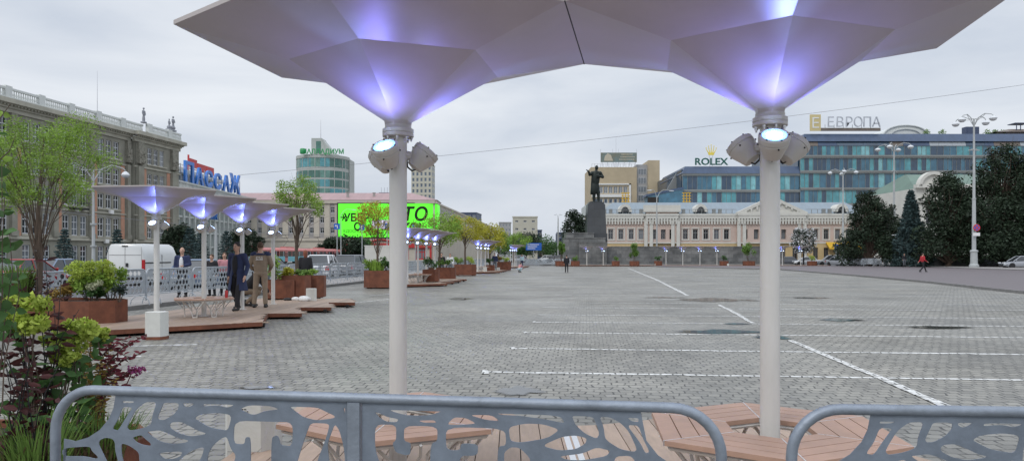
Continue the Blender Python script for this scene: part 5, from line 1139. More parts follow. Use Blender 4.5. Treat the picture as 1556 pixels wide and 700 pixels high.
# street and far trees
for i, (px, Y, H, r) in enumerate(((98, 90, 5.0, 1.7), (178, 93, 5.1, 1.7), (288, 96, 5.4, 2.0), (305, 101, 5.0, 1.8), (344, 108, 5.4, 2.0), (-6, 88, 5, 1.8))):
    if px < 0: continue
    conifer('blue spruce in front of the city hall and arcade, '+ORD[i]+' from the left', pz(px, Y, .1), H, r, L_spruce, 2600, seed=i+40, group='spruces along the left pavement', ls=.34)
for i, (px, Y, H, r, m, lb) in enumerate(((272, 104, 6.0, 2.6, L_dark, 'dark round tree behind the man by the van'), (373, 128, 6.5, 2.6, L_dark, 'dark tree behind the second lamp of the nearest row'), (502, 176, 5.5, 2.6, L_dark, 'low dark tree left of the blue direction sign'), (530, 176, 6.0, 4, L_dark, 'low dark tree below the left part of the green screen'), (553, 180, 5.6, 2.8, L_broad, 'low round tree below the green screen by the grey stall'), (800, 250, 9, 6, L_dark, 'dark street tree at the far end of the left row'), (822, 270, 8, 7, L_broad, 'dark green tree at the end of the street'), (845, 300, 7, 6, L_dark, 'dark tree by the end of the street near the masts'), (782, 230, 7, 5, L_broad, 'round tree behind the farthest umbrella row'), (876, 129, 9.3, 3.0, L_dark, 'dense dark tree behind the monument tribune'))):
    tree('street_tree', lb, pz(px, Y, 0), H, r, m, 3200 if Y > 130 else 7000, .34 if Y < 140 else .55, .14, .22, 14, seed=60+i, gap=.42)
# right hand trees
tree('linden_tree', 'dark dense linden left of the blue spruce on the right', pz(1320, 106, .2), 11.4, 4.0, L_dark, 17000, .30, .3, .03, 34, seed=81, gap=.36, cone=True)
tree('linden_tree', 'second dark linden closing the gap beside the lamp post', pz(1345, 112, .2), 9.8, 3.8, L_dark, 11000, .32, .3, .03, 26, seed=86, gap=.36, cone=True)
conifer('tall blue spruce between the two right lamp posts', pz(1384, 101, .2), 10.6, 2.9, L_spruce, 16000, seed=82, ls=.4)
tree('maple_tree', 'large dark tree just left of the right lamp post', pz(1441, 99, .2), 13.0, 5.0, L_dark, 20000, .33, .35, .03, 38, seed=83, gap=.36, cone=True)
tree('maple_tree', 'tallest dark tree right of the no stopping sign', pz(1520, 97, .2), 16.6, 6.2, L_dark, 28000, .33, .38, .03, 46, seed=84, gap=.34, cone=True)
tree('maple_tree', 'dark tree at the right edge of the frame', pz(1572, 95, .2), 15.5, 6.0, L_dark, 22000, .33, .35, .03, 38, seed=85, gap=.36, cone=True)
bt = thing('blossom_tree', 'round artificial tree covered in white blossoms before the mansion', 'decoration', pz(1221, 118, 0)); b = MB(); b.tube([(0, 0, 0), (0, 0, 3.2)], [.15, .1], 8); b.obj('trunk', M_black, bt)
C = [(1.5*math.cos(a)*math.cos(e), 1.5*math.sin(a)*math.cos(e), 4.0+1.7*math.sin(e)) for a in [k*.9 for k in range(7)] for e in (-.9, -.3, .3, .9)]
leaves('blossoms', mat('white blossom', (.55, .56, .58), .6, island=.3), clump_pts(C, [.75]*len(C), 1500, 5, .3), .22, bt, 5, aspect=.9); leaves('dark_foliage', L_dark, clump_pts(C, [.65]*len(C), 2200, 6, .5), .25, bt, 6)
# ============================================================ FOREGROUND PLANTER AND PLANTS, bottom left
def sp(px, py, Y): return Vector(((px-778)/F*Y, Y, hz(py, Y)))
planter('near rusty planter crowded with burgundy and green plants at the lower left', (-3.32, 4.02, 0), 2.25, 1.6, .56, R(-8), ch=.16)
def leaf6(name, m, P, D, size, parent, seed=0, wid=.5, rnd=.3):
    """broad folded leaves: a midrib, two halves of three facets"""
    rg = random.Random(seed); b = MB()
    for p, d in zip(P, D):
        d = Vector(d).normalized(); q = Vector((rg.gauss(0, 1), rg.gauss(0, 1), rg.gauss(0, .5))); w = d.cross(q).normalized(); n = w.cross(d); L_ = size*(1+rg.uniform(-rnd, rnd)); p = Vector(p)
        W_ = L_*wid/2; f = L_*.1
        m0, m1, m2, m3 = p, p+d*L_*.35-n*f*.3, p+d*L_*.7-n*f*.2, p+d*L_+n*f*-1.0
        l1, l2 = m1+w*W_+n*f, m2+w*W_*.75+n*f*.8; r1, r2 = m1-w*W_+n*f, m2-w*W_*.75+n*f*.8
        k = len(b.v); b.v += [tuple(v) for v in (m0, m1, m2, m3, l1, l2, r1, r2)]; b.f += [(k, k+1, k+4), (k+1, k+2, k+5, k+4), (k+2, k+3, k+5), (k, k+6, k+1), (k+1, k+6, k+7, k+2), (k+2, k+7, k+3)]; b.m += [0]*6
    return b.obj(name, m, parent, smooth=60)
def stem_plant(name, label, stems, m, ls, step=.05, wid=.5, seed=0, group=None, stem_r=.005, sm=None, side=None, cat='plant'):
    """stems: lists of world points; leaves in pairs along each"""
    rg = random.Random(seed); o = Vector(stems[0][0]); t = thing(name, label, cat, o, 0, group); b = MB(); P, D = [], []
    for st in stems:
        pts = [Vector(p)-o for p in st]; b.tube(pts, [stem_r*(1-.7*i/(len(pts)-1)) for i in range(len(pts))], 5)
        for a, c in zip(pts, pts[1:]):
            n = max(1, int((c-a).length/step))
            for i in range(n):
                p = a.lerp(c, (i+rg.random()*.5)/n)
                if p.z < (side or .12): continue
                th = rg.uniform(0, 6.28)
                for s in (0, PI): P.append(p); D.append((math.cos(th+s), math.sin(th+s), rg.uniform(-.35, .5)))
    b.obj('stems', sm or M_bark, t); leaf6('foliage', m, P, D, ls, t, seed, wid); return t
rg = random.Random(5)
def wob(px0, px1, py1, Y, z0=.5, n=5, amp=.03):
    a = Vector(((px0-778)/F*Y, Y, z0)); e = sp(px1, py1, Y+rg.uniform(-.15, .15)); out = []
    for i in range(n+1): f = i/n; p = a.lerp(e, f); out.append(p+Vector((rg.uniform(-amp, amp), rg.uniform(-amp, amp), 0))*(f*(1 if i else 0)))
    return out
stem_plant('burgundy_shrub', 'tall burgundy leaved shrub at the lower left, its tips reaching the city hall base', [wob(60+rg.uniform(-25, 25), x, y, 3.9) for x, y in ((72, 388), (98, 420), (52, 408), (28, 402), (8, 420), (85, 452), (112, 470), (40, 452), (64, 430), (18, 470), (100, 505), (-20, 450))], L_red, .058, .055, .36, 3, side=.16, sm=M_black)
stem_plant('burgundy_shrub', 'lower burgundy shrub crowding the left edge of the near planter', [wob(25+rg.uniform(-40, 40), x, y, 3.6) for x, y in ((5, 500), (30, 520), (60, 540), (-20, 520), (45, 500), (80, 560), (15, 560), (-10, 470), (95, 580))], L_red, .06, .06, .42, 4, side=.05, sm=M_black)
stem_plant('green_shrub', 'green leaved shrub stems among the burgundy shrubs', [wob(70+rg.uniform(-40, 40), x, y, 4.1) for x, y in ((30, 545), (66, 560), (96, 530), (110, 580), (132, 600), (10, 590), (50, 520))], L_broad, .085, .07, .62, 6, side=.08)
stem_plant('sapling', 'leafy sapling at the far left whose leaves hang over the city hall', [wob(-25, x, y, 3.25, z0=.5, n=7, amp=.02) for x, y in ((-4, 190), (8, 250), (-22, 170), (14, 300), (22, 350), (-8, 330), (34, 398), (-8, 410))], L_broad, .062, .075, .78, 7, side=.75, sm=M_bark)
stem_plant('sapling', 'light green twigs reaching in at the far left below the roof line', [[Vector((-3.3, 3.6, 1.4)), sp(-30, 230, 3.6), sp(0, 180, 3.6), sp(16, 158, 3.6)], [Vector((-3.3, 3.6, 1.4)), sp(-40, 200, 3.6), sp(-5, 152, 3.6)], [Vector((-3.3, 3.6, 1.4)), sp(-20, 260, 3.6), sp(14, 230, 3.6), sp(24, 206, 3.6)]], L_bright, .055, .05, .7, 9, side=.35)
for px, py, Y, r, s, lb in ((48, 482, 3.8, .105, 1, 'large lime hydrangea head at the left among burgundy leaves'), (118, 512, 4.05, .10, 2, 'lime hydrangea beside the bronze plant'), (86, 530, 4.0, .07, 3, 'smaller lime hydrangea below the large one'), (146, 505, 4.3, .05, 4, 'small yellow green flower cluster at the planter edge'), (107, 548, 3.9, .04, 5, 'bright green round leaves low in the near planter')):
    c = sp(px, py, Y); t = thing('hydrangea', lb, 'plant', (c.x, c.y, .5), 0, 'foreground hydrangeas'); b = MB(); rr = random.Random(s)
    for k in range(4): b.tube([(rr.uniform(-.04, .04), 0, 0), (rr.uniform(-.05, .05), rr.uniform(-.05, .05), (c.z-.5)*.5), (rr.uniform(-.5, .5)*r, rr.uniform(-.5, .5)*r, c.z-.5)], [.005, .004, .003], 5)
    b.obj('stems', M_bark, t); cs = [(rr.uniform(-1, 1)*r*.9, rr.uniform(-.6, .6)*r, c.z-.5+rr.uniform(-.7, .7)*r) for _ in range(9)]
    leaves('flower_head', L_hyd, clump_pts(cs, [r*.48]*9, int(900*(r/.1)**1.5)+80, s, .35), .026, t, s, aspect=.95, up=.4); Pq = [(rr.uniform(-1, 1)*r*1.3, rr.uniform(-1, 1)*r, (c.z-.5)*rr.uniform(.35, .95)) for _ in range(26)]
    leaf6('foliage', L_broad, Pq, [(rr.uniform(-1, 1), rr.uniform(-1, 1), rr.uniform(-.3, .3)) for _ in Pq], .085, t, s, .6)
stem_plant('bronze_plant', 'feathery bronze and yellow plant right of the hydrangeas', [wob(140+rg.uniform(-20, 20), x, y, 4.2, n=4) for x, y in ((120, 530), (140, 515), (160, 540), (150, 560), (172, 520), (132, 570), (165, 575), (115, 590))], L_rust, .03, .014, .45, 12, side=.12)
def frond(px0, py0, px1, py1, Y, up=.0): a = sp(px0, py0, Y); e = sp(px1, py1, Y-.05); m_ = a.lerp(e, .5)+Vector((0, 0, .03)); return [a, m_, e]
stem_plant('crimson_fronds', 'crimson compound leaves arching over the cobbles at the right of the near planter', [[sp(150, 640, 4.2), sp(152, 560, 4.2), sp(165, 520, 4.2)]]+[frond(155, y0, x1, y1, 4.2) for y0, x1, y1 in ((560, 222, 508), (575, 218, 535), (590, 222, 560), (540, 200, 512), (600, 205, 588), (610, 190, 570), (560, 185, 548), (585, 175, 600), (530, 196, 545), (570, 205, 575))], L_red2, .042, .022, .42, 14, side=.02)
c = sp(207, 563, 4.15); t = thing('magenta_flower', 'magenta flower plume above the barrier corner', 'flower', c); leaves('petals', L_mag, clump_pts([(0, 0, 0), (-.03, 0, .01), (.03, 0, .005)], [.028, .022, .022], 240, 2, .5), .012, t, 2, aspect=.9)
b = MB(); b.tube([(-.02, 0, 0), (-.1, .02, -.16), (-.2, .05, -.4)], .003, 5); b.obj('stem', L_red2, t)
for i, (px, Y, w, h, m, n, lb) in enumerate(((58, 3.55, (.3), .40, L_grass, 190, 'bright green grass clump at the lower left corner'), (150, 4.0, .3, .28, L_grass, 130, 'thin green grass behind the barrier corner'), (10, 3.6, .4, .26, L_brown, 260, 'brown dry grass at the bottom left'), (118, 3.9, .5, .2, L_brown, 300, 'dark matted grass inside the near planter'), (175, 4.25, .3, .22, L_mid, 160, 'low green tuft at the right end of the near planter'))):
    blades('grass_clump', lb, ((px-778)/F*Y, Y, .5), w, h, m, n, 30+i, .0035, lean=.75)
bush('ground_cover', 'dark green ground cover along the back of the near planter', (-2.75, 4.25, .5), .42, .16, L_broad, 700, .05, seed=77, stems=False)
# ============================================================ STREET LAMPS, SIGNS, WIRES
M_lpole = mat('grey lamp post paint', (.40, .42, .42), .5, noise=.1, scale=3); M_globe = mat('frosted lamp glass', (.62, .64, .66), .25, noise=.05)
def lamp_post(label, loc, H, rz=0, group='tall lamp posts along the right road', plinth=True, arms=4, sign=False, rs=1):
    t = thing('street_lamp', label, 'street lamp', loc, rz, group); b = MB()
    b.lathe([(.55, 0), (.55, .35), (.42, .5), (.38, 1.9), (.46, 1.95), (.46, 2.1), (.34, 2.2)] if plinth else [(.3, 0), (.25, .6)], 14); b.obj('plinth', M_lpole, t)
    b = MB(); b.tube([(0, 0, .5), (0, 0, H*.45), (0, 0, H*.46), (0, 0, H-.4)], [.26*rs, .2*rs, .16*rs, .1*rs], 14); b.lathe([(.24, 0), (.24, .15)], 12, c=(0, 0, H*.45)); b.lathe([(.24, 0), (.24, .12)], 12, c=(0, 0, H*.25)); b.obj('pole', M_lpole, t)
    for k in range(arms):
        a = 2*PI*k/arms+.35; c, s = math.cos(a), math.sin(a); b = MB()
        b.tube([(0, 0, H-1.3), (c*.6, s*.6, H-.3), (c*1.3, s*1.3, H+.05), (c*2.1, s*2.1, H-.15), (c*2.3, s*2.3, H-.35)], .05, 6); b.tube([(c*.1, s*.1, H-.4), (c*.9, s*.9, H-.45), (c*1.4, s*1.4, H+.02)], .03, 5); b.obj('arm', M_lpole, t)
        b = MB(); b.ball((c*2.3, s*2.3, H-.72), (.42*rs**.5, .42*rs**.5, .3*rs**.5), 12); b.lathe([(.46*rs**.5, 0), (.3*rs**.5, .2), (.08, .3)], 12, c=(c*2.3, s*2.3, H-.7)); b.obj('globe', M_globe, t)
    b = MB(); b.box(-.7, -.06, H*.77, .7, .06, H*.77+.1); b.box(-.35, -.1, H*.77+.1, .35, .1, H*.77+.2); b.obj('crossbar', M_lpole, t); return t
lamp_post('tall four armed lamp post carrying the no stopping sign', pz(1480, 91, .11), 18.6, .1)
lamp_post('tall four armed lamp post left of the tall blue spruce', pz(1358.5, 114, .2), 18.5, .5)
lamp_post('tall four armed lamp post before the glass centre and the parked cars', pz(1281, 143, 0), 18.2, .9)
lamp_post('grey lamp post with globe lamps left of the white van', pz(142, 60, .12), 8.8, .2, group='old lamp posts of the left street', arms=2, plinth=False, rs=.55)
def small_lamp(label, loc, H, arms, rz=0, r=.09):
    t = thing('street_lamp', label, 'street lamp', loc, rz); b = MB(); b.tube([(0, 0, 0), (0, 0, H*.6), (0, 0, H*.9)], [r*1.3, r, r*.7], 8); b.obj('pole', M_lpole, t)
    for s in arms:
        b = MB(); b.tube([(0, 0, H*.88), (s*.5, 0, H*.96), (s*1.2, 0, H), (s*2.3, 0, H*.99)], [.06, .05, .045, .04], 6); b.obj('arm', M_lpole, t)
        b = MB(); b.ball((s*2.6, 0, H*.985), (.5, .16, .1), 8); b.obj('lamp_head', M_globe, t)
    return t
small_lamp('slim double armed street lamp in front of the mansion', pz(998, 124, 0), 12.6, (-.5, 1), .2, .13)
small_lamp('street lamp mast before the left wing of the corner block', pz(518, 150, 0), 11, (1,), .3)
small_lamp('slim grey pole behind the man in the blue coat', pz(328, 55, .1), 4.3, (), 0, .11)
small_lamp('thin lamp mast left of the low slate tower', pz(848, 250, 0), 15.5, (-.4, .4), 0, .22); small_lamp('second thin mast behind the granite tribune', pz(861, 240, 0), 13, (-.3, .3), 0, .2)
small_lamp('short thin mast touching the dark tree behind the tribune', pz(867, 250, 0), 9.5, (.3,), 0, .2)
for px, Y, lb in ((1362, 103, 'left'), (1398, 100, 'middle'), (1409, 101, 'right')):
    t = thing('park_lamp', 'park lamp with flat white heads under the dark trees, '+lb+' of three', 'lamp', pz(px, Y, .2), 0, 'park lamps'); b = MB(); b.tube([(0, 0, 0), (0, 0, 4.2)], [.08, .05], 6); b.tube([(-.5, 0, 4.2), (.5, 0, 4.2)], .03, 5); b.obj('pole', M_black, t)
    b = MB(); [b.ball((s*.45, 0, 4.22), (.24, .24, .07), 8) for s in (-1, 0, 1)]; b.obj('lamp_head', M_globe, t)
M_sblue = mat('blue sign face', (.02, .12, .5), .4, noise=.03); M_sred = mat('red sign face', (.6, .03, .03), .4, noise=.03)
t = thing('no_stopping_sign', 'round blue no stopping sign with a white plate on the right lamp post', 'traffic sign', (at(1484, 90.4).x, 90.4, 5.0)); M2 = Matrix.Rotation(PI/2, 4, 'X')
b = MB(); b.lathe([(0, 0), (.42, 0), (.42, .04), (0, .04)], 24, M=M2); b.obj('ring', M_sred, t); b = MB(); b.lathe([(0, .041), (.33, .041), (.33, .06), (0, .06)], 24, M=M2); b.obj('face', M_sblue, t)
b = MB(); b.box(-.4, -.075, -.05, .4, -.062, .05, M=Matrix.Rotation(PI/4, 4, 'Y')); b.box(-.4, -.09, -.05, .4, -.076, .05, M=Matrix.Rotation(-PI/4, 4, 'Y')); b.obj('cross', M_sred, t); b = MB(); b.box(-.42, 0, -1.0, .42, .04, -.6); b.obj('plate', M_white, t, smooth=0)
b = MB(); b.tube([(0, .1, -1.1), (0, .1, .5)], .03, 6); b.obj('bracket', M_lpole, t)
def blue_sign(label, px, Y, zc, w, h, kind, pole=True, z0=0):
    t = thing('direction_sign', label, 'traffic sign', pz(px, Y, z0)); b = MB()
    b.tube([(0, .08, 0), (0, .08, zc+h/2-z0)], .08, 8); b.obj('pole', M_lpole, t); b = MB(); z = zc-z0; b.box(-w/2, 0, z-h/2, w/2, .05, z+h/2); b.obj('face', M_sblue, t, smooth=0)
    b = MB()
    if kind == 'arrow': b.prism([(-w*.08, z-h*.35), (w*.08, z-h*.35), (w*.08, z+h*.05), (w*.25, z+h*.05), (0, z+h*.36), (-w*.25, z+h*.05), (-w*.08, z+h*.05)], .004, .015, M=M2)
    elif kind == 'turn': b.box(w*.0, -.015, z-h*.35, w*.14, -.004, z+h*.2); b.box(-w*.2, -.015, z+h*.06, w*.0, -.004, z+h*.2); b.prism([(-w*.36, z+h*.13), (-w*.18, z+h*.33), (-w*.18, z-h*.07)], .004, .015, M=M2)
    else:
        for k in range(3): b.box(-w*.4, -.015, z-h*.3+k*h*.27, w*(.1+.12*k), -.004, z-h*.3+k*h*.27+h*.09)
    b.obj('symbol', M_white, t, smooth=0); return t
blue_sign('blue turn sign at the left edge of the green screen', 512, 120, 6.3, .95, .95, 'turn'); blue_sign('blue lane sign in the lower left of the green screen', 550, 124, 6.3, .85, 1.0, 'arrow')
blue_sign('blue lane sign behind the yellowing tree', 588, 124, 6.5, .8, 1.0, 'arrow'); blue_sign('blue lane sign just right of the left foreground pole', 631, 124, 6.3, 1.0, 1.0, 'arrow'); blue_sign('wide blue direction sign at the far end of the street', 811, 200, 4.0, 4.2, 2.0, 'lines'); blue_sign('small blue parking sign before the yellow awning', 1271, 119, 3.0, .65, .85, 'arrow')
M_wire = mat('cable', (.2, .2, .21), .6)
def wire(label, a, c, sag, r=.02):
    a, c = Vector(a), Vector(c); b = MB(); n = 24; b.tube([a.lerp(c, k/n)-Vector((0, 0, sag*4*(k/n)*(1-k/n)))-a for k in range(n+1)], r, 5); return tag(b.obj('overhead_cable', M_wire, None, a), label, 'cable')
wire('long thin cable crossing the sky from the arcade roof to the upper right', sp(362, 266, 60), sp(1660, 114, 60), .5, .014)
wire('tram contact wire above the red roofed tram cars', (-47.5, 118, 5.9), (-38.5, 180, 5.9), .3, .03); wire('second tram wire running along the left street', (-44, 60, 6.0), (-40, 170, 6.0), .4, .03)
# low stone wall, stall and small street things
t = thing('low_wall', 'low grey granite wall under the dark right trees', 'wall', pz(1402, 100.5, .2), R(-3)); b = MB(); b.box(0, 0, 0, 9, .5, 1.3); b.box(9, -.3, 0, 16.5, .6, 1.9); b.box(-.1, -.08, 1.3, 9, .58, 1.42); b.box(8.95, -.38, 1.9, 16.6, .68, 2.02); b.obj('stone', M_granite, t, smooth=0)
t = thing('market_stall', 'beige boxy street stall behind the yellowing tree', 'stall', pz(573, 66, .12)); b = MB(); b.box(-1.1, 0, .3, 1.1, 1.6, 2.3); b.box(-1.15, -.02, 2.3, 1.15, 1.65, 2.4); b.obj('body', M_trim, t, smooth=0); b = MB()
for x in (-.8, .8): b.box(x-.1, .2, 0, x+.1, 1.2, .3)
b.obj('leg', M_black, t, smooth=0); b = MB(); b.box(-.02, -.02, .35, .02, 0, 2.25); b.obj('door_seam', M_grey, t, smooth=0)
# ============================================================ VEHICLES
M_tyre = mat('tyre', (.02, .02, .022), .8); M_rim = mat('alloy rim', (.45, .46, .48), .35, metal=.7); M_tail = mat('red tail lamp', (.42, .01, .015), .25, noise=.05); M_head = mat('headlamp glass', (.7, .72, .74), .15); M_plate = mat('number plate', (.6, .6, .58), .5)
def carpaint(name, c): return mat(name, c, .22, noise=.03, scale=.6, spec=.6)
def wheel(t, x, y, r, w=.22):
    b = MB(); Mx = Matrix.Translation((x, y, r)) @ Matrix.Rotation(PI/2, 4, 'Y'); b.lathe([(r*.6, -w/2), (r*.93, -w/2), (r, -w*.35), (r, w*.35), (r*.93, w/2), (r*.6, w/2)], 20, M=Mx); o = b.obj('wheel', M_tyre, t)
    b = MB(); b.lathe([(0, -w*.42), (r*.6, -w*.42), (r*.6, w*.42), (0, w*.42)], 12, M=Mx); b.obj('rim', M_rim, o)
def loft(b, secs, mi=0):
    n = len(secs[0]); vs = [p for s in secs for p in s]
    b.add(vs, [(i*n+j, i*n+(j+1) % n, (i+1)*n+(j+1) % n, (i+1)*n+j) for i in range(len(secs)-1) for j in range(n)]+[tuple(range(n-1, -1, -1)), tuple(range((len(secs)-1)*n, len(secs)*n))], mi)
def car(label, loc, rz, paint, kind='sedan', group=None, L_=4.4, Wd=1.78):
    """front points to +y"""
    t = thing('parked_car', label, 'car', loc, rz, group); h = L_/2; w = Wd/2
    H = 1.68 if kind == 'suv' else 1.46; bl = 1.0 if kind == 'suv' else .88
    st = [(-h, .45, bl-.12, .80), (-h+.08, .3, bl-.02, .92), (-h+.6, .22, bl+.02, .99), (-.4, .2, bl, 1), (h-1.25, .2, bl-.04, 1), (h-.35, .24, bl-.2, .93), (h-.04, .32, bl-.32, .82), (h, .42, bl-.4, .74)]
    secs = []
    for y, z0, z1, f in st:
        q = w*f; secs.append([(-q*.9, y, z0), (q*.9, y, z0), (q, y, z0+.15), (q, y, z1-.2), (q*.93, y, z1-.03), (q*.8, y, z1), (-q*.8, y, z1), (-q*.93, y, z1-.03), (-q, y, z1-.2), (-q, y, z0+.15)])
    b = MB(); loft(b, secs); b.obj('body', paint, t, smooth=40)
    ya, yb_, yc, yd = (-h+.12, -h+.55, .35, 1.15) if kind == 'suv' else (-h+.65, -h+1.35, .35, 1.2)
    def sec(y, z, f): q = w*f; return [(-q, y, z), (q, y, z)]
    lo = [(-w*.88, ya, bl-.02), (w*.88, ya, bl-.02), (w*.9, yd, bl-.05), (-w*.9, yd, bl-.05)]; up = [(-w*.68, yb_, H-.06), (w*.68, yb_, H-.06), (w*.68, yc, H-.05), (-w*.68, yc, H-.05)]
    b = MB(); b.add(lo+up, [(0, 1, 5, 4), (1, 2, 6, 5), (2, 3, 7, 6), (3, 0, 4, 7)]); b.obj('glazing', G_dark, t, smooth=0)
    b = MB(); up2 = [(x*1.02, y+(.02 if y > 0 else -.03), H-.055) for x, y, z in up]; up3 = [(x*.9, y*.96, H) for x, y, z in up]; b.add(up2+up3, [(0, 1, 5, 4), (1, 2, 6, 5), (2, 3, 7, 6), (3, 0, 4, 7), (4, 5, 6, 7)])
    for s in (-1, 1):
        for (p, q) in ((0, 4), (3, 7)):
            a, c = Vector(lo[p]), Vector(up[p]); a.x = abs(a.x)*s*1.01; c.x = abs(c.x)*s*1.01; b.tube([a, c], .045, 4)
        m0 = Vector((s*w*.9, -.35, bl)); m1 = Vector((s*w*.7, -.35, H-.05)); b.tube([m0, m1], .04, 4)
    b.obj('roof', paint, t, smooth=30)
    for x in (-w+.1, w-.1):
        for y in (-h+.85, h-.85): wheel(t, x, y, .33)
    for s in (-1, 1):
        b = MB(); b.box(s*w*.78-.12, -h-.015, bl-.32, s*w*.78+.12, -h+.12, bl-.06); b.obj('tail_light', M_tail, t); b = MB(); b.box(s*w*.62-.16, h-.14, .55, s*w*.62+.16, h+.012, .72); b.obj('headlight', M_head, t)
        b = MB(); b.ball((s*(w+.08), .95, bl+.05), (.1, .06, .08), 8); b.obj('mirror', paint, t)
    b = MB(); b.box(-.26, -h-.02, .52, .26, -h, .64); b.obj('number_plate', M_plate, t, smooth=0); b = MB(); b.box(-w*.8, -h-.03, .25, w*.8, -h+.1, .42); b.obj('rear_bumper', M_black, t, smooth=0); b = MB(); b.box(-w*.7, h-.1, .22, w*.7, h+.02, .4); b.obj('front_bumper', M_black, t, smooth=0)
    return t
C_wh = carpaint('white car paint', (.72, .73, .75)); C_sil = carpaint('silver car paint', (.34, .36, .39)); C_gr = carpaint('grey car paint', (.14, .15, .17)); C_bl = carpaint('blue grey car paint', (.16, .22, .32)); C_red = carpaint('red car paint', (.3, .03, .03)); C_dk = carpaint('black car paint', (.02, .022, .027))
ST = math.atan2(1, .115)-PI/2
car('white estate car with red tail lamps behind the woman in black', pz(492, 50, -.008), ST+.15, C_wh, 'suv')
car('dark grey car right of the white estate car', pz(537, 54, -.008), ST, C_gr, 'suv'); car('silver grey car left of the white van', pz(88, 41, -.008), ST, C_bl); car('blue grey car right of the man by the van', pz(303, 36, -.008), ST+.1, C_bl)
car('red car behind the burgundy shrub on the left', pz(40, 38, -.008), ST, C_red); car('grey car behind the two walking men', pz(412, 62, -.008), ST, C_gr)
for i, (px, Y, c, rz, k, lb) in enumerate(((1262, 120, C_sil, 1.3, 'suv', 'silver car parked behind the yellow flowers'), (1276, 115, C_sil, .35, 'sedan', 'silver car with its headlamps towards the square'), (1226, 124, C_wh, 1.4, 'sedan', 'white car parked beside the blossom tree'), (1299, 117, C_gr, .4, 'sedan', 'grey car parked left of the dark linden'), (1316, 114, C_sil, .5, 'sedan', 'pale car parked under the dark linden'), (1195, 126, C_gr, 1.5, 'sedan', 'dark car parked before the right risalit of the mansion'))):
    car(lb, pz(px, Y, 0), rz+PI if i == 1 else rz, c, k, 'cars parked before the mansion')
car('pale blue car at the right edge behind the low wall', pz(1552, 88, .11), 1.4, C_sil, 'sedan')
for px, Y, c, lb in ((830, 190, C_wh, 'white car far down the street'), (842, 176, C_dk, 'dark car far down the street'), (786, 170, C_sil, 'silver car beyond the farthest umbrella row')): car(lb, pz(px, Y, -.01), 1.2, c, 'suv')
# white van seen from behind
M_van = carpaint('white van paint', (.66, .67, .66))
vt = thing('delivery_van', 'white panel van seen from behind on the left street', 'van', pz(190, 40.2, -.008), .02)
Hh = 2.27; Lv = 5.4; wv = 1.0; secs = []
for y, z0, z1, f, ft in ((0, .45, Hh-.12, .97, .80), (.06, .38, Hh-.03, 1, .84), (.5, .32, Hh, 1, .86), (3.6, .3, Hh, 1, .86), (4.1, .3, Hh-.1, 1, .82), (4.65, .3, 1.25, .98, .9), (5.3, .35, 1.0, .9, .8), (5.4, .4, .8, .82, .7)):
    secs.append([(-wv*f, y, z0), (wv*f, y, z0), (wv*f*1.02, y, min(z1-.3, z0+.5)), (wv*f, y, max(z1-.55, z0+.3)), (wv*ft, y, z1-.08), (wv*ft*.9, y, z1), (-wv*ft*.9, y, z1), (-wv*ft, y, z1-.08), (-wv*f, y, max(z1-.55, z0+.3)), (-wv*f*1.02, y, min(z1-.3, z0+.5))])
b = MB(); loft(b, secs); b.obj('body', M_van, vt, smooth=35)
M_seam = mat('door seam', (.13, .13, .13), .7)
b = MB(); b.box(-.006, -.012, .5, .006, 0, Hh-.15); b.box(-.85, -.012, Hh-.62, .85, 0, Hh-.605); b.box(-.9, -.012, .5, -.89, 0, Hh-.15); b.box(.89, -.012, .5, .9, 0, Hh-.15); b.obj('door_gap', M_seam, vt, smooth=0)
b = MB(); b.box(.06, -.06, 1.02, .17, -.005, 1.22); b.obj('rear_handle', M_black, vt, smooth=0)
for x in (-.97, .97): b = MB(); b.box(x-.07, -.02, .85, x+.07, .1, 1.4); b.obj('tail_light', M_tail, vt, smooth=0)
b = MB(); b.box(-1.0, -.1, .32, 1.0, .12, .52); b.obj('bumper', M_black, vt, smooth=0); b = MB(); b.box(-.26, -.125, .56, .26, -.01, .68) if 0 else b.box(-.7, -.03, .62, -.2, -.012, .74); b.obj('number_plate', M_plate, vt, smooth=0)
b = MB(); b.box(-.16, -.03, Hh-.16, .16, .0, Hh-.1); b.obj('brake_light', M_black, vt, smooth=0)
b = MB(); b.box(1.02, .15, 1.2, 1.035, 3.3, 1.26); b.box(1.02, .9, .5, 1.03, 3.4, .62); b.box(1.0, 2.15, .5, 1.028, 2.165, Hh-.6); b.obj('side_trim', M_black, vt, smooth=0)
b = MB(); b.face([(1.0, 3.55, 1.3), (1.0, 4.45, 1.3), (.87, 4.05, 1.98), (.89, 3.55, 1.98)]); b.obj('side_window', G_dark, vt, smooth=0)
for x in (-.86, .86):
    for y in (.95, 4.4): wheel(vt, x, y, .35, .24)
b = MB(); b.ball((1.16, 4.1, 1.35), (.1, .08, .18), 8); b.obj('mirror', M_black, vt)
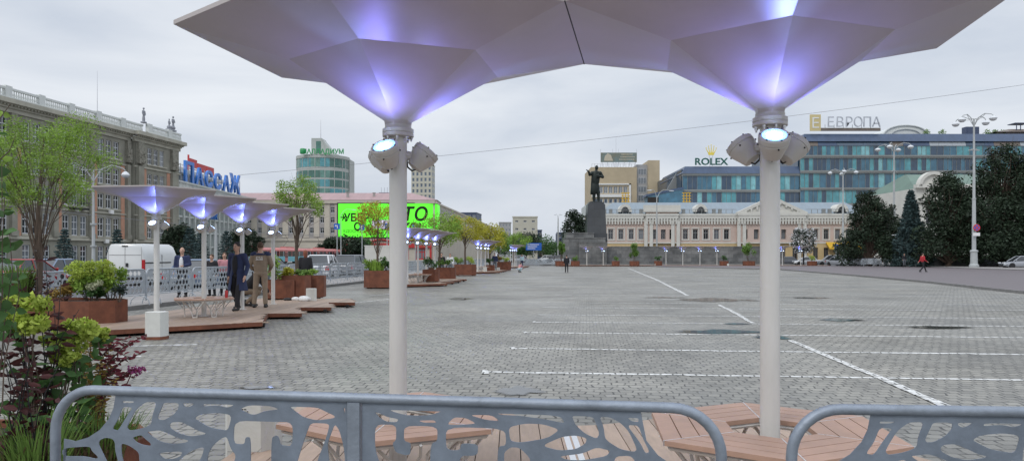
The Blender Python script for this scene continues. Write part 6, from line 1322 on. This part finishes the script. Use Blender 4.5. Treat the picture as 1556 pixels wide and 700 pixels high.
# tram cars
M_tred = mat('tram roof red', (.55, .2, .19), .5, noise=.15); M_tblue = mat('tram lower blue', (.2, .5, .58), .4, noise=.1); M_twh = mat('tram window frame', (.45, .5, .52), .5)
def tram(label, loc, rz, first):
    t = thing('tram', label, 'tram', loc, rz, 'tram cars in the left street'); L_ = 14.4; w = 1.25
    b = MB(); b.box(-w, 0, .45, w, L_, 1.45); b.obj('lower_body', M_tblue, t, smooth=0); b = MB(); b.box(-w+.02, .02, 1.45, w-.02, L_-.02, 2.45); b.obj('glazing', G_dark, t, smooth=0)
    b = MB(); b.add([(-w, 0, 2.45), (w, 0, 2.45), (w, L_, 2.45), (-w, L_, 2.45), (-w*1.0, 0, 2.7), (w, 0, 2.7), (w, L_, 2.7), (-w, L_, 2.7), (-w*.7, .3, 3.1), (w*.7, .3, 3.1), (w*.7, L_-.3, 3.1), (-w*.7, L_-.3, 3.1)], [(0, 1, 5, 4), (1, 2, 6, 5), (2, 3, 7, 6), (3, 0, 4, 7), (4, 5, 9, 8), (5, 6, 10, 9), (6, 7, 11, 10), (7, 4, 8, 11), (8, 9, 10, 11)]); b.box(-.5, 4, 3.1, .5, 8, 3.35); b.obj('roof', M_tred, t, smooth=0)
    for k in range(9): b = MB(); y = .02+k*(L_-.2)/8; b.box(-w-.01, y, 1.45, w+.01, y+.16, 2.45); b.obj('window_post', M_twh if k % 3 else M_tred, t, smooth=0)
    for y in (2.4, 7.0, 11.6): b = MB(); b.box(w, y, .45, w+.03, y+1.2, 2.4); d = b.obj('door', M_tred, t, smooth=0); b = MB(); b.box(w+.03, y+.12, 1.2, w+.04, y+.52, 2.2); b.box(w+.03, y+.68, 1.2, w+.04, y+1.08, 2.2); b.obj('pane', G_dark, d, smooth=0)
    b = MB(); b.box(-w*.8, 1.5, .1, w*.8, 4, .45); b.box(-w*.8, L_-4, .1, w*.8, L_-1.5, .45); b.obj('bogie', M_black, t, smooth=0)
    b = MB(); b.tube([(-.4, 5, 3.35), (0, 6.4, 4.6), (0, 5.2, 5.6)], .04, 4); b.tube([(-.8, 5.2, 5.65), (.8, 5.2, 5.65)], .04, 4); b.obj('pantograph', M_black, t); return t
p0 = Vector((-48.0, 127, 0)); dv = Vector((2.3, 15.3, 0))
for i in range(4): tram('red roofed blue tram car in the left street, '+ORD[i]+' from the left', p0+dv*i, math.atan2(dv.y, dv.x)-PI/2, i == 0)
# ============================================================ PEOPLE
M_skin = mat('skin', (.50, .30, .22), .55, noise=.05)
def cloth(n, c): return mat(n, c, .85, noise=.14, scale=9, bump=.15, bscale=40)
def remesh(b, name, m, voxel, parent, iters=3):
    me = b.mesh(name, m, 0); o = bpy.data.objects.new('tmp', me); S.collection.objects.link(o)
    r = o.modifiers.new('r', 'REMESH'); r.mode = 'VOXEL'; r.voxel_size = voxel; s = o.modifiers.new('s', 'SMOOTH'); s.iterations = iters; s.factor = .5
    me2 = bpy.data.meshes.new_from_object(o.evaluated_get(bpy.context.evaluated_depsgraph_get())); bpy.data.objects.remove(o)
    me2.name = name; me2.materials.clear(); me2.materials.append(m); me2.polygons.foreach_set('use_smooth', [True]*len(me2.polygons)); return link(name, me2, parent)
def cap(b, p, q, r0, r1, fl=None):
    p, q = Vector(p), Vector(q); d = q-p; n = 8; L_ = d.length
    if fl is None: dn = d.normalized(); b.tube([p-dn*r0*.8, p-dn*r0*.4, p, p.lerp(q, .5), q, q+dn*r1*.4, q+dn*r1*.8], [r0*.5, r0*.87, r0, (r0+r1)/2, r1, r1*.87, r1*.5], 10)
    else:      # flattened torso piece: elliptical rings with width along x
        vs = []; k = 8
        for i in range(k+1):
            f = i/k; e = math.sin(PI*(.12+.76*f))**.35; c = p.lerp(q, f); r = (r0+(r1-r0)*f)*e
            for j in range(14): a = 2*PI*j/14; vs.append((c.x+r*math.cos(a), c.y+r*fl*math.sin(a), c.z))
        b.add(vs, [(i*14+j, i*14+(j+1) % 14, (i+1)*14+(j+1) % 14, (i+1)*14+j) for i in range(k) for j in range(14)]+[tuple(range(13, -1, -1)), tuple(range(k*14, k*14+14))])
def person(label, loc, rz, H=1.78, pose=None, top=None, legs=None, shoes=None, hair=None, coat=None, shirt=None, vox=.03, hands=False, group=None, bald=False, long_hair=False, skin=None, cap_=None):
    k = H/1.78; J = dict(pel=(0, 0, .95), che=(0, .0, 1.3), nek=(0, -.01, 1.47), hed=(0, .015, 1.655), shL=(-.19, 0, 1.43), shR=(.19, 0, 1.43), elL=(-.25, -.02, 1.14), elR=(.25, -.02, 1.14), wrL=(-.25, .06, .90), wrR=(.25, .06, .90),
             hiL=(-.095, 0, .93), hiR=(.095, 0, .93), knL=(-.11, .02, .50), knR=(.11, .02, .50), anL=(-.115, -.02, .09), anR=(.115, -.02, .09))
    J.update(pose or {}); J = {n: Vector(v)*k for n, v in J.items()}; t = thing('person', label, 'person', loc, rz, group)
    b = MB(); h = J['hed']; b.ball(h, (.076*k, .096*k, .118*k), 12); fw = J.get('face', Vector((0, 1, 0))).normalized()
    b.ball(h+fw*.035*k+Vector((0, 0, -.06*k)), (.055*k, .055*k, .06*k), 10)
    cap(b, h+fw*.09*k+Vector((0, 0, .01*k)), h+fw*.108*k+Vector((0, 0, -.025*k)), .012*k, .016*k)
    sd = Vector((fw.y, -fw.x, 0))
    for s in (-1, 1): b.ball(h+sd*s*.078*k+Vector((0, 0, -.01*k)), (.014*k, .022*k, .032*k), 8)
    cap(b, J['nek']-Vector((0, 0, .05*k)), h-Vector((0, 0, .07*k)), .058*k, .055*k)
    tor = (J['che']-J['pel']); 
    cap(b, J['pel']-tor*.1, J['nek']-Vector((0, 0, .01)), .15*k, .165*k, .62) if abs(tor.normalized().z) > .8 else cap(b, J['pel'], J['nek'], .14*k, .15*k)
    for s in 'LR':
        cap(b, J['sh'+s], J['el'+s], .052*k, .042*k); cap(b, J['el'+s], J['wr'+s], .040*k, .028*k); d = (J['wr'+s]-J['el'+s]).normalized(); w_ = J['wr'+s]
        b2 = b; cap(b2, w_+d*.02*k, w_+d*.085*k, .032*k, .036*k)
        for fi in range(4 if hands else 2):
            o_ = (fi-1.5)*.019 if hands else (fi-.5)*.03; q = w_+d*.1*k+fw*o_*k; L_ = (.07, .085, .08, .062)[fi]*k; cap(b2, q, q+d*L_*.6+Vector((0, 0, 0)), .0115*k, .010*k); cap(b2, q+d*L_*.6, q+d*L_*.95+fw*.012*k, .010*k, .009*k)
        cap(b2, w_+d*.04*k+fw*.03*k, w_+d*.1*k+fw*.055*k, .014*k, .011*k)
        cap(b, J['hi'+s], J['kn'+s], .078*k, .052*k); cap(b, J['kn'+s], J['an'+s], .052*k, .036*k); cap(b, J['an'+s]-Vector((0, 0, .03*k)), J['an'+s]+fw*.1*k-Vector((0, 0, .045*k)), .04*k, .034*k)
    remesh(b, 'body', skin or M_skin, min(vox, .02)*.8 if hands else vox*.7, t, 1)
    if hands:
        for s in (-1, 1): b = MB(); b.ball(h+fw*.086*k+sd*s*.03*k+Vector((0, 0, .012*k)), .009*k, 8); b.obj('eye', M_black, t)
        b = MB(); b.tube([h+fw*.094*k-sd*.022*k+Vector((0, 0, -.055*k)), h+fw*.098*k+Vector((0, 0, -.053*k)), h+fw*.094*k+sd*.022*k+Vector((0, 0, -.055*k))], .004*k, 5); b.obj('mouth', mat('lips', (.3, .12, .1), .6), t)
    def legset(n, m, add, to=1.0):
        b = MB(); cap(b, J['pel']+Vector((0, 0, .06*k)), J['pel']-Vector((0, 0, .1*k)), .155*k+add, .15*k+add, .7)
        for s in 'LR': cap(b, J['hi'+s], J['kn'+s], .09*k+add, .066*k+add); a = J['kn'+s].lerp(J['an'+s], .93); cap(b, J['kn'+s], a, .064*k+add, .055*k+add)
        remesh(b, n, m, vox, t)
    legset('trousers', legs, .006)
    b = MB(); up = abs(tor.normalized().z) > .8
    if up: cap(b, J['pel']-Vector((0, 0, .10*k)), J['nek']-Vector((0, 0, .015*k)), .178*k, .205*k, .62)
    else: cap(b, J['pel'], J['nek'], .17*k, .175*k)
    for s in 'LR':
        cap(b, J['nek']-Vector((0, 0, .06*k)), J['sh'+s]-Vector((0, 0, .005)), .07*k, .072*k); cap(b, J['sh'+s], J['el'+s], .078*k, .062*k); cap(b, J['el'+s], J['el'+s].lerp(J['wr'+s], .9), .060*k, .048*k)
    if coat:      # long open coat: a flared shell from the waist to the knee
        z1 = J['pel'].z; z0 = coat*k; vs = []; n = 22; fr_ = J.get('lean', Vector((0, 0, 0)))
        for i in range(7):
            f = i/6; z = z1+.1*k+(z0-z1-.1*k)*f; r = (.185+.085*f)*k
            for j in range(n): a = PI/2+.34+(2*PI-.68)*j/(n-1); rr = r*(1+.07*math.sin(a*5+f*2)*f); vs.append((J['pel'].x+rr*math.cos(a)+fr_.x*f, J['pel'].y+rr*.72*math.sin(a)+fr_.y*f, z))
        q = len(vs); vs += [(J['pel'].x+(x-J['pel'].x)*.86, J['pel'].y+(y-J['pel'].y)*.84, z) for x, y, z in vs]
        F_ = [(i*n+j, i*n+j+1, (i+1)*n+j+1, (i+1)*n+j) for i in range(6) for j in range(n-1)]; F_ += [(q+f3, q+f2, q+f1, q+f0) for f0, f1, f2, f3 in [tuple(f) for f in F_]]
        F_ += [(i*n, (i+1)*n, q+(i+1)*n, q+i*n) for i in range(6)]+[(i*n+n-1, q+i*n+n-1, q+(i+1)*n+n-1, (i+1)*n+n-1) for i in range(6)]+[(j, q+j, q+j+1, j+1) for j in range(n-1)]+[(6*n+j, 6*n+j+1, q+6*n+j+1, q+6*n+j) for j in range(n-1)]
        b.add(vs, F_)
    jk = remesh(b, 'coat' if coat else 'jacket', top, vox, t)
    if shirt:
        b = MB(); c0 = J['pel']+fw*.11*k+Vector((0, 0, .02)); c1 = J['nek']+fw*.095*k-Vector((0, 0, .05*k)); b.ball((c0+c1)/2+fw*.015*k, (.075*k, .06*k, (c1-c0).length*.55), 12); b.obj('shirt', shirt, t)
    b = MB()
    for s in 'LR': a = J['an'+s]; d = (fw-Vector((0, 0, fw.dot(Vector((0, 0, 1)))))).normalized(); cap(b, a+Vector((0, 0, .07*k)), a-Vector((0, 0, .02*k)), .052*k, .052*k); cap(b, a-d*.05*k-Vector((0, 0, .045*k)), a+d*.15*k-Vector((0, 0, .05*k)), .045*k, .04*k)
    o = remesh(b, 'shoes', shoes, vox*.7, t, 1)
    b = MB(); hh = h+Vector((0, 0, .03*k))-fw*.018*k
    if not bald:
        b.ball(hh, (.085*k, .1*k, .105*k), 12)
        if long_hair: cap(b, hh-fw*.03*k, hh-fw*.04*k-Vector((0, 0, .2*k)), .085*k, .06*k)
    else: b.ball(hh-fw*.03*k-Vector((0, 0, .045*k)), (.08*k, .075*k, .045*k), 12)
    b.obj('hair', hair, t)
    if cap_: b = MB(); b.ball(hh+Vector((0, 0, .02*k)), (.093*k, .11*k, .09*k), 12); b.obj('cap', cap_, t)
    return t
H_dk = mat('dark hair', (.025, .018, .014), .7, noise=.2, scale=30); H_br = mat('brown hair', (.09, .05, .03), .7, noise=.2, scale=30); H_re = mat('auburn hair', (.2, .06, .03), .7, noise=.2, scale=30)
K_navy = cloth('navy cloth', (.022, .032, .085)); K_blk = cloth('black cloth', (.016, .016, .02)); K_beige = cloth('beige workwear', (.26, .20, .145)); K_oliv = cloth('khaki cloth', (.16, .14, .10)); K_shoe = mat('black boots', (.018, .018, .02), .5); K_pink = cloth('pink cloth', (.55, .25, .28)); K_red = cloth('red jacket cloth', (.42, .025, .035)); K_lb = cloth('pale blue cloth', (.45, .6, .65)); K_wh = cloth('white shirt cloth', (.65, .65, .66)); K_gr = cloth('grey cloth', (.13, .14, .16))
P1_ = person('dark haired man in a long open navy coat walking towards the camera', pz(361, 19.8, .15), PI-.25, 1.83, dict(anL=(-.09, .16, .10), knL=(-.10, .12, .52), anR=(.10, -.17, .13), knR=(.11, .02, .51), wrL=(-.29, .1, .91), elL=(-.28, -.03, 1.16), wrR=(.27, -.02, .89), elR=(.27, -.06, 1.15), hed=(0, .04, 1.65)), K_navy, K_blk, K_shoe, H_dk, coat=.52, shirt=K_blk, vox=.016, hands=True)
P2_ = person('man in beige and navy workwear seen from behind beside the planter', pz(396, 21.0, .15), .1, 1.86, dict(anL=(-.17, .0, .09), knL=(-.14, .03, .5), anR=(.13, .0, .09), wrL=(-.2, .2, 1.0), elL=(-.29, .02, 1.14), wrR=(.2, .2, 1.02), elR=(.29, .02, 1.15), hed=(-.01, .04, 1.65)), K_beige, K_beige, K_shoe, H_br, vox=.016, hands=True)
b = MB(); cap(b, (0, -.005, 1.47), (0, -.0, 1.535), .215, .15, .64); 
for s in (-1, 1): cap(b, (s*.16, 0, 1.51), (s*.215, 0, 1.485), .082, .083)
remesh(b, 'navy_yoke', K_navy, .016, P2_)
text_obj('back_print', 'СТД', .085, .004, M_white, P2_, (0, -.155, 1.37), bold=.002)
b = MB(); b.box(-.1, -.158, 1.345, .1, -.150, 1.36); b.obj('back_stripe', M_white, P2_, smooth=0)
person('worker crouching with black knee pads between the two walking men', pz(379, 21.4, .15), -1.2, 1.75, dict(pel=(0, -.1, .48), che=(0, .12, .72), nek=(0, .26, .90), hed=(0, .36, 1.02), shL=(-.18, .24, .86), shR=(.18, .24, .86), elL=(-.22, .4, .62), elR=(.22, .4, .62), wrL=(-.1, .52, .42), wrR=(.1, .52, .42), hiL=(-.1, -.1, .46), hiR=(.1, -.1, .46), knL=(-.16, .3, .52), knR=(.16, .26, .42), anL=(-.15, .06, .09), anR=(.15, -.12, .11)), K_blk, K_beige, K_shoe, H_dk, vox=.02)
person('bald man in a navy jacket over a white shirt standing by the white van', pz(277, 26.6, .12), PI+.1, 1.80, dict(wrL=(-.1, .2, 1.12), elL=(-.27, .02, 1.16)), K_navy, K_blk, K_shoe, H_dk, shirt=K_wh, vox=.022, bald=True)
person('young person in black behind the barrier near the slim pole', pz(322, 27.5, .12), PI-.2, 1.55, None, K_blk, K_blk, K_shoe, H_br, vox=.024)
person('woman in pink half hidden behind the man in the navy coat', pz(341, 28, .12), PI+.4, 1.62, None, K_pink, K_blk, K_shoe, H_br, vox=.028, long_hair=True)
person('passer by in a pale blue top behind the planter plants', pz(404, 31, .12), PI, 1.62, None, K_lb, K_gr, K_shoe, H_br, vox=.028); person('woman with auburn hair in black behind the thin tree planter', pz(464, 30, .12), .2, 1.72, None, K_blk, K_blk, K_shoe, H_re, vox=.026, long_hair=True)
person('man in black walking away in the middle of the square', pz(861, 70.5, 0), .1, 1.70, dict(anL=(-.1, .06, .09), anR=(.1, -.08, .1)), K_blk, K_blk, K_shoe, H_dk, vox=.03)
person('person in a red jacket striding across the raised roadway', pz(1402, 66, .11), -PI/2+.15, 1.75, dict(anL=(-.1, .40, .14), knL=(-.1, .26, .54), anR=(.1, -.36, .14), knR=(.1, -.02, .52), wrL=(-.25, -.2, .95), wrR=(.25, .26, .98), face=(0, 1, 0)), K_red, K_blk, K_shoe, H_dk, vox=.03)
person('person in pale pink crouching at the end of the third left deck', pz(789, 72, 0), -.8, 1.6, dict(pel=(0, -.1, .38), che=(0, .06, .62), nek=(0, .16, .8), hed=(0, .24, .93), shL=(-.17, .14, .76), shR=(.17, .14, .76), elL=(-.2, .34, .56), elR=(.2, .34, .56), wrL=(-.1, .45, .4), wrR=(.1, .45, .4), hiL=(-.1, -.1, .36), hiR=(.1, -.1, .36), knL=(-.14, .3, .48), knR=(.14, .3, .48), anL=(-.12, .05, .09), anR=(.12, .02, .09)), K_pink, K_lb, K_shoe, H_dk, vox=.03)
person('small dark figure under the blue spruce beside the lamp post', pz(1374, 99, .2), PI, 1.7, None, K_blk, K_gr, K_shoe, H_dk, vox=.035); person('person in dark clothes behind the barriers at the second umbrella row', pz(671, 54, .12), PI, 1.7, None, K_blk, K_gr, K_shoe, H_dk, vox=.035); person('person in white behind the barriers near the planter of the yellow tree', pz(684, 56, .12), PI, 1.65, None, K_wh, K_gr, K_shoe, H_br, vox=.035)
person('person in dark blue standing by the third umbrella row', pz(752, 73, .12), PI, 1.75, None, K_navy, K_gr, K_shoe, H_dk, vox=.035); person('visitor in pale blue near the farthest umbrella row', pz(793, 98, 0), PI, 1.75, None, K_lb, K_navy, K_shoe, H_dk, vox=.035)
# --- bronze figure: bareheaded man in a long coat, right arm stretched out to the left of the picture
M_brz = mat('dark bronze', (.018, .024, .022), .45, metal=.5, noise=.3, scale=1.5, bump=.1)
bz = thing('bronze_statue', 'dark bronze man in a long coat stretching one arm forward on the granite pedestal', 'statue', (at(905.5, 122.5).x, 122.4, 10.35)); k = 3.52; b = MB()
def sc(*p): return Vector(p)*k
b.ball(sc(0.03, .0, 1.62), (.085*k, .095*k, .12*k), 12); cap(b, sc(0, 0, 1.42), sc(.02, 0, 1.55), .07*k, .06*k); cap(b, sc(-.02, 0, .8), sc(0, 0, 1.46), .19*k, .19*k, .7)
cap(b, sc(-.05, 0, .40), sc(-.03, 0, 1.0), .235*k, .17*k, .62); cap(b, sc(-.22, .02, .40), sc(-.15, .02, 1.3), .05*k, .06*k)
for s in (-.09, .11): cap(b, sc(s, 0, .5), sc(s*1.1, 0, .06), .09*k, .06*k); cap(b, sc(s*1.1, .04, .03), sc(s*1.1-.04, -.12, .03), .05*k, .04*k)
cap(b, sc(-.17, 0, 1.38), sc(-.30, -.03, 1.28), .085*k, .07*k); cap(b, sc(-.30, -.03, 1.28), sc(-.36, -.12, 1.44), .062*k, .045*k); cap(b, sc(-.36, -.12, 1.44), sc(-.47, -.16, 1.50), .04*k, .022*k); cap(b, sc(-.44, -.15, 1.47), sc(-.43, -.16, 1.53), .02*k, .012*k)
cap(b, sc(.19, 0, 1.38), sc(.32, .02, 1.18), .09*k, .075*k); cap(b, sc(.32, .02, 1.18), sc(.12, -.16, 1.2), .065*k, .055*k); cap(b, sc(.12, -.16, 1.2), sc(.05, -.18, 1.24), .045*k, .04*k); cap(b, sc(.05, -.17, 1.15), sc(.12, -.15, 1.32), .03*k, .03*k)
b.box(-.3*k, -.22*k, -.02, .25*k, .24*k, .12)
remesh(b, 'figure', M_brz, .07, bz, 2)
def stone_fig(b, x, s=1.0, ang=0):
    b.ball((x, 0, 2.45*s), (.17*s, .18*s, .21*s), 10); cap(b, (x, 0, 1.3*s), (x, 0, 2.15*s), .26*s, .3*s, .7); cap(b, (x, 0, .1), (x, 0, 1.4*s), .3*s, .24*s, .8)
    for q in (-1, 1): cap(b, (x+q*.3*s, 0, 2.05*s), (x+q*.42*s, -.05, 1.6*s), .1*s, .08*s); cap(b, (x+q*.42*s, -.05, 1.6*s), (x+q*(.2+.3*ang)*s, -.2, (1.35+ang)*s), .08*s, .07*s)
t = thing('roof_statue', 'single stone figure standing on the city hall balustrade', 'statue', chw(43.0, -.9, 25.5), an); b = MB(); b.box(-.4, -.4, 0, .4, .4, .3); stone_fig(b, 0, 1.08); remesh(b, 'figure', M_statue, .06, t, 1)
t = thing('roof_statue', 'pair of stone figures on the far corner of the city hall balustrade', 'statue', chw(51.5, -.9, 25.5), an); b = MB(); b.box(-1.3, -.4, 0, 1.2, .4, .3); stone_fig(b, -.7, .85, .2); stone_fig(b, .6, 1.12, .3); cap(b, (-.9, 0, .6), (.8, 0, .7), .35, .35); remesh(b, 'figure', M_statue, .06, t, 1)
t = thing('flag_mast', 'thin mast on the city hall roof', 'mast', chw(36, 3, 22.4), an); b = MB(); b.tube([(0, 0, 0), (0, 0, 11)], [.08, .02], 5); b.obj('pole', M_steel, t)
# small things on the left deck
t = tag(thing('drink_can', None, None, pz(344, 18.0, .6)), 'small red can standing on the pale bench behind the navy coat', 'can'); b = MB(); b.lathe([(.03, 0), (.036, .01), (.036, .16), (.028, .18)], 12); b.obj('body', M_red, t)
for i, (px, Y, w, h, lb) in enumerate(((462, 24.0, .2, .1, 'white plastic sack lying before the white box'), (449, 24.3, .14, .07, 'small crumpled white bag on the deck behind the umbrella pole'), (437, 24.4, .16, .05, 'dark scraps lying on the left deck'))):
    b = MB(); b.ball((0, 0, h*.8), (w, w*.6, h), 10); 
    for j in range(5): b.ball((random.uniform(-w, w)*.8, random.uniform(-.5, .5)*w, h*.6), (w*.4, w*.35, h*.8), 8)
    o = remesh(b, 'bag', M_white if i < 2 else M_black, .02, None, 1); o.location = pz(px, Y, .15); tag(o, lb, 'bag')
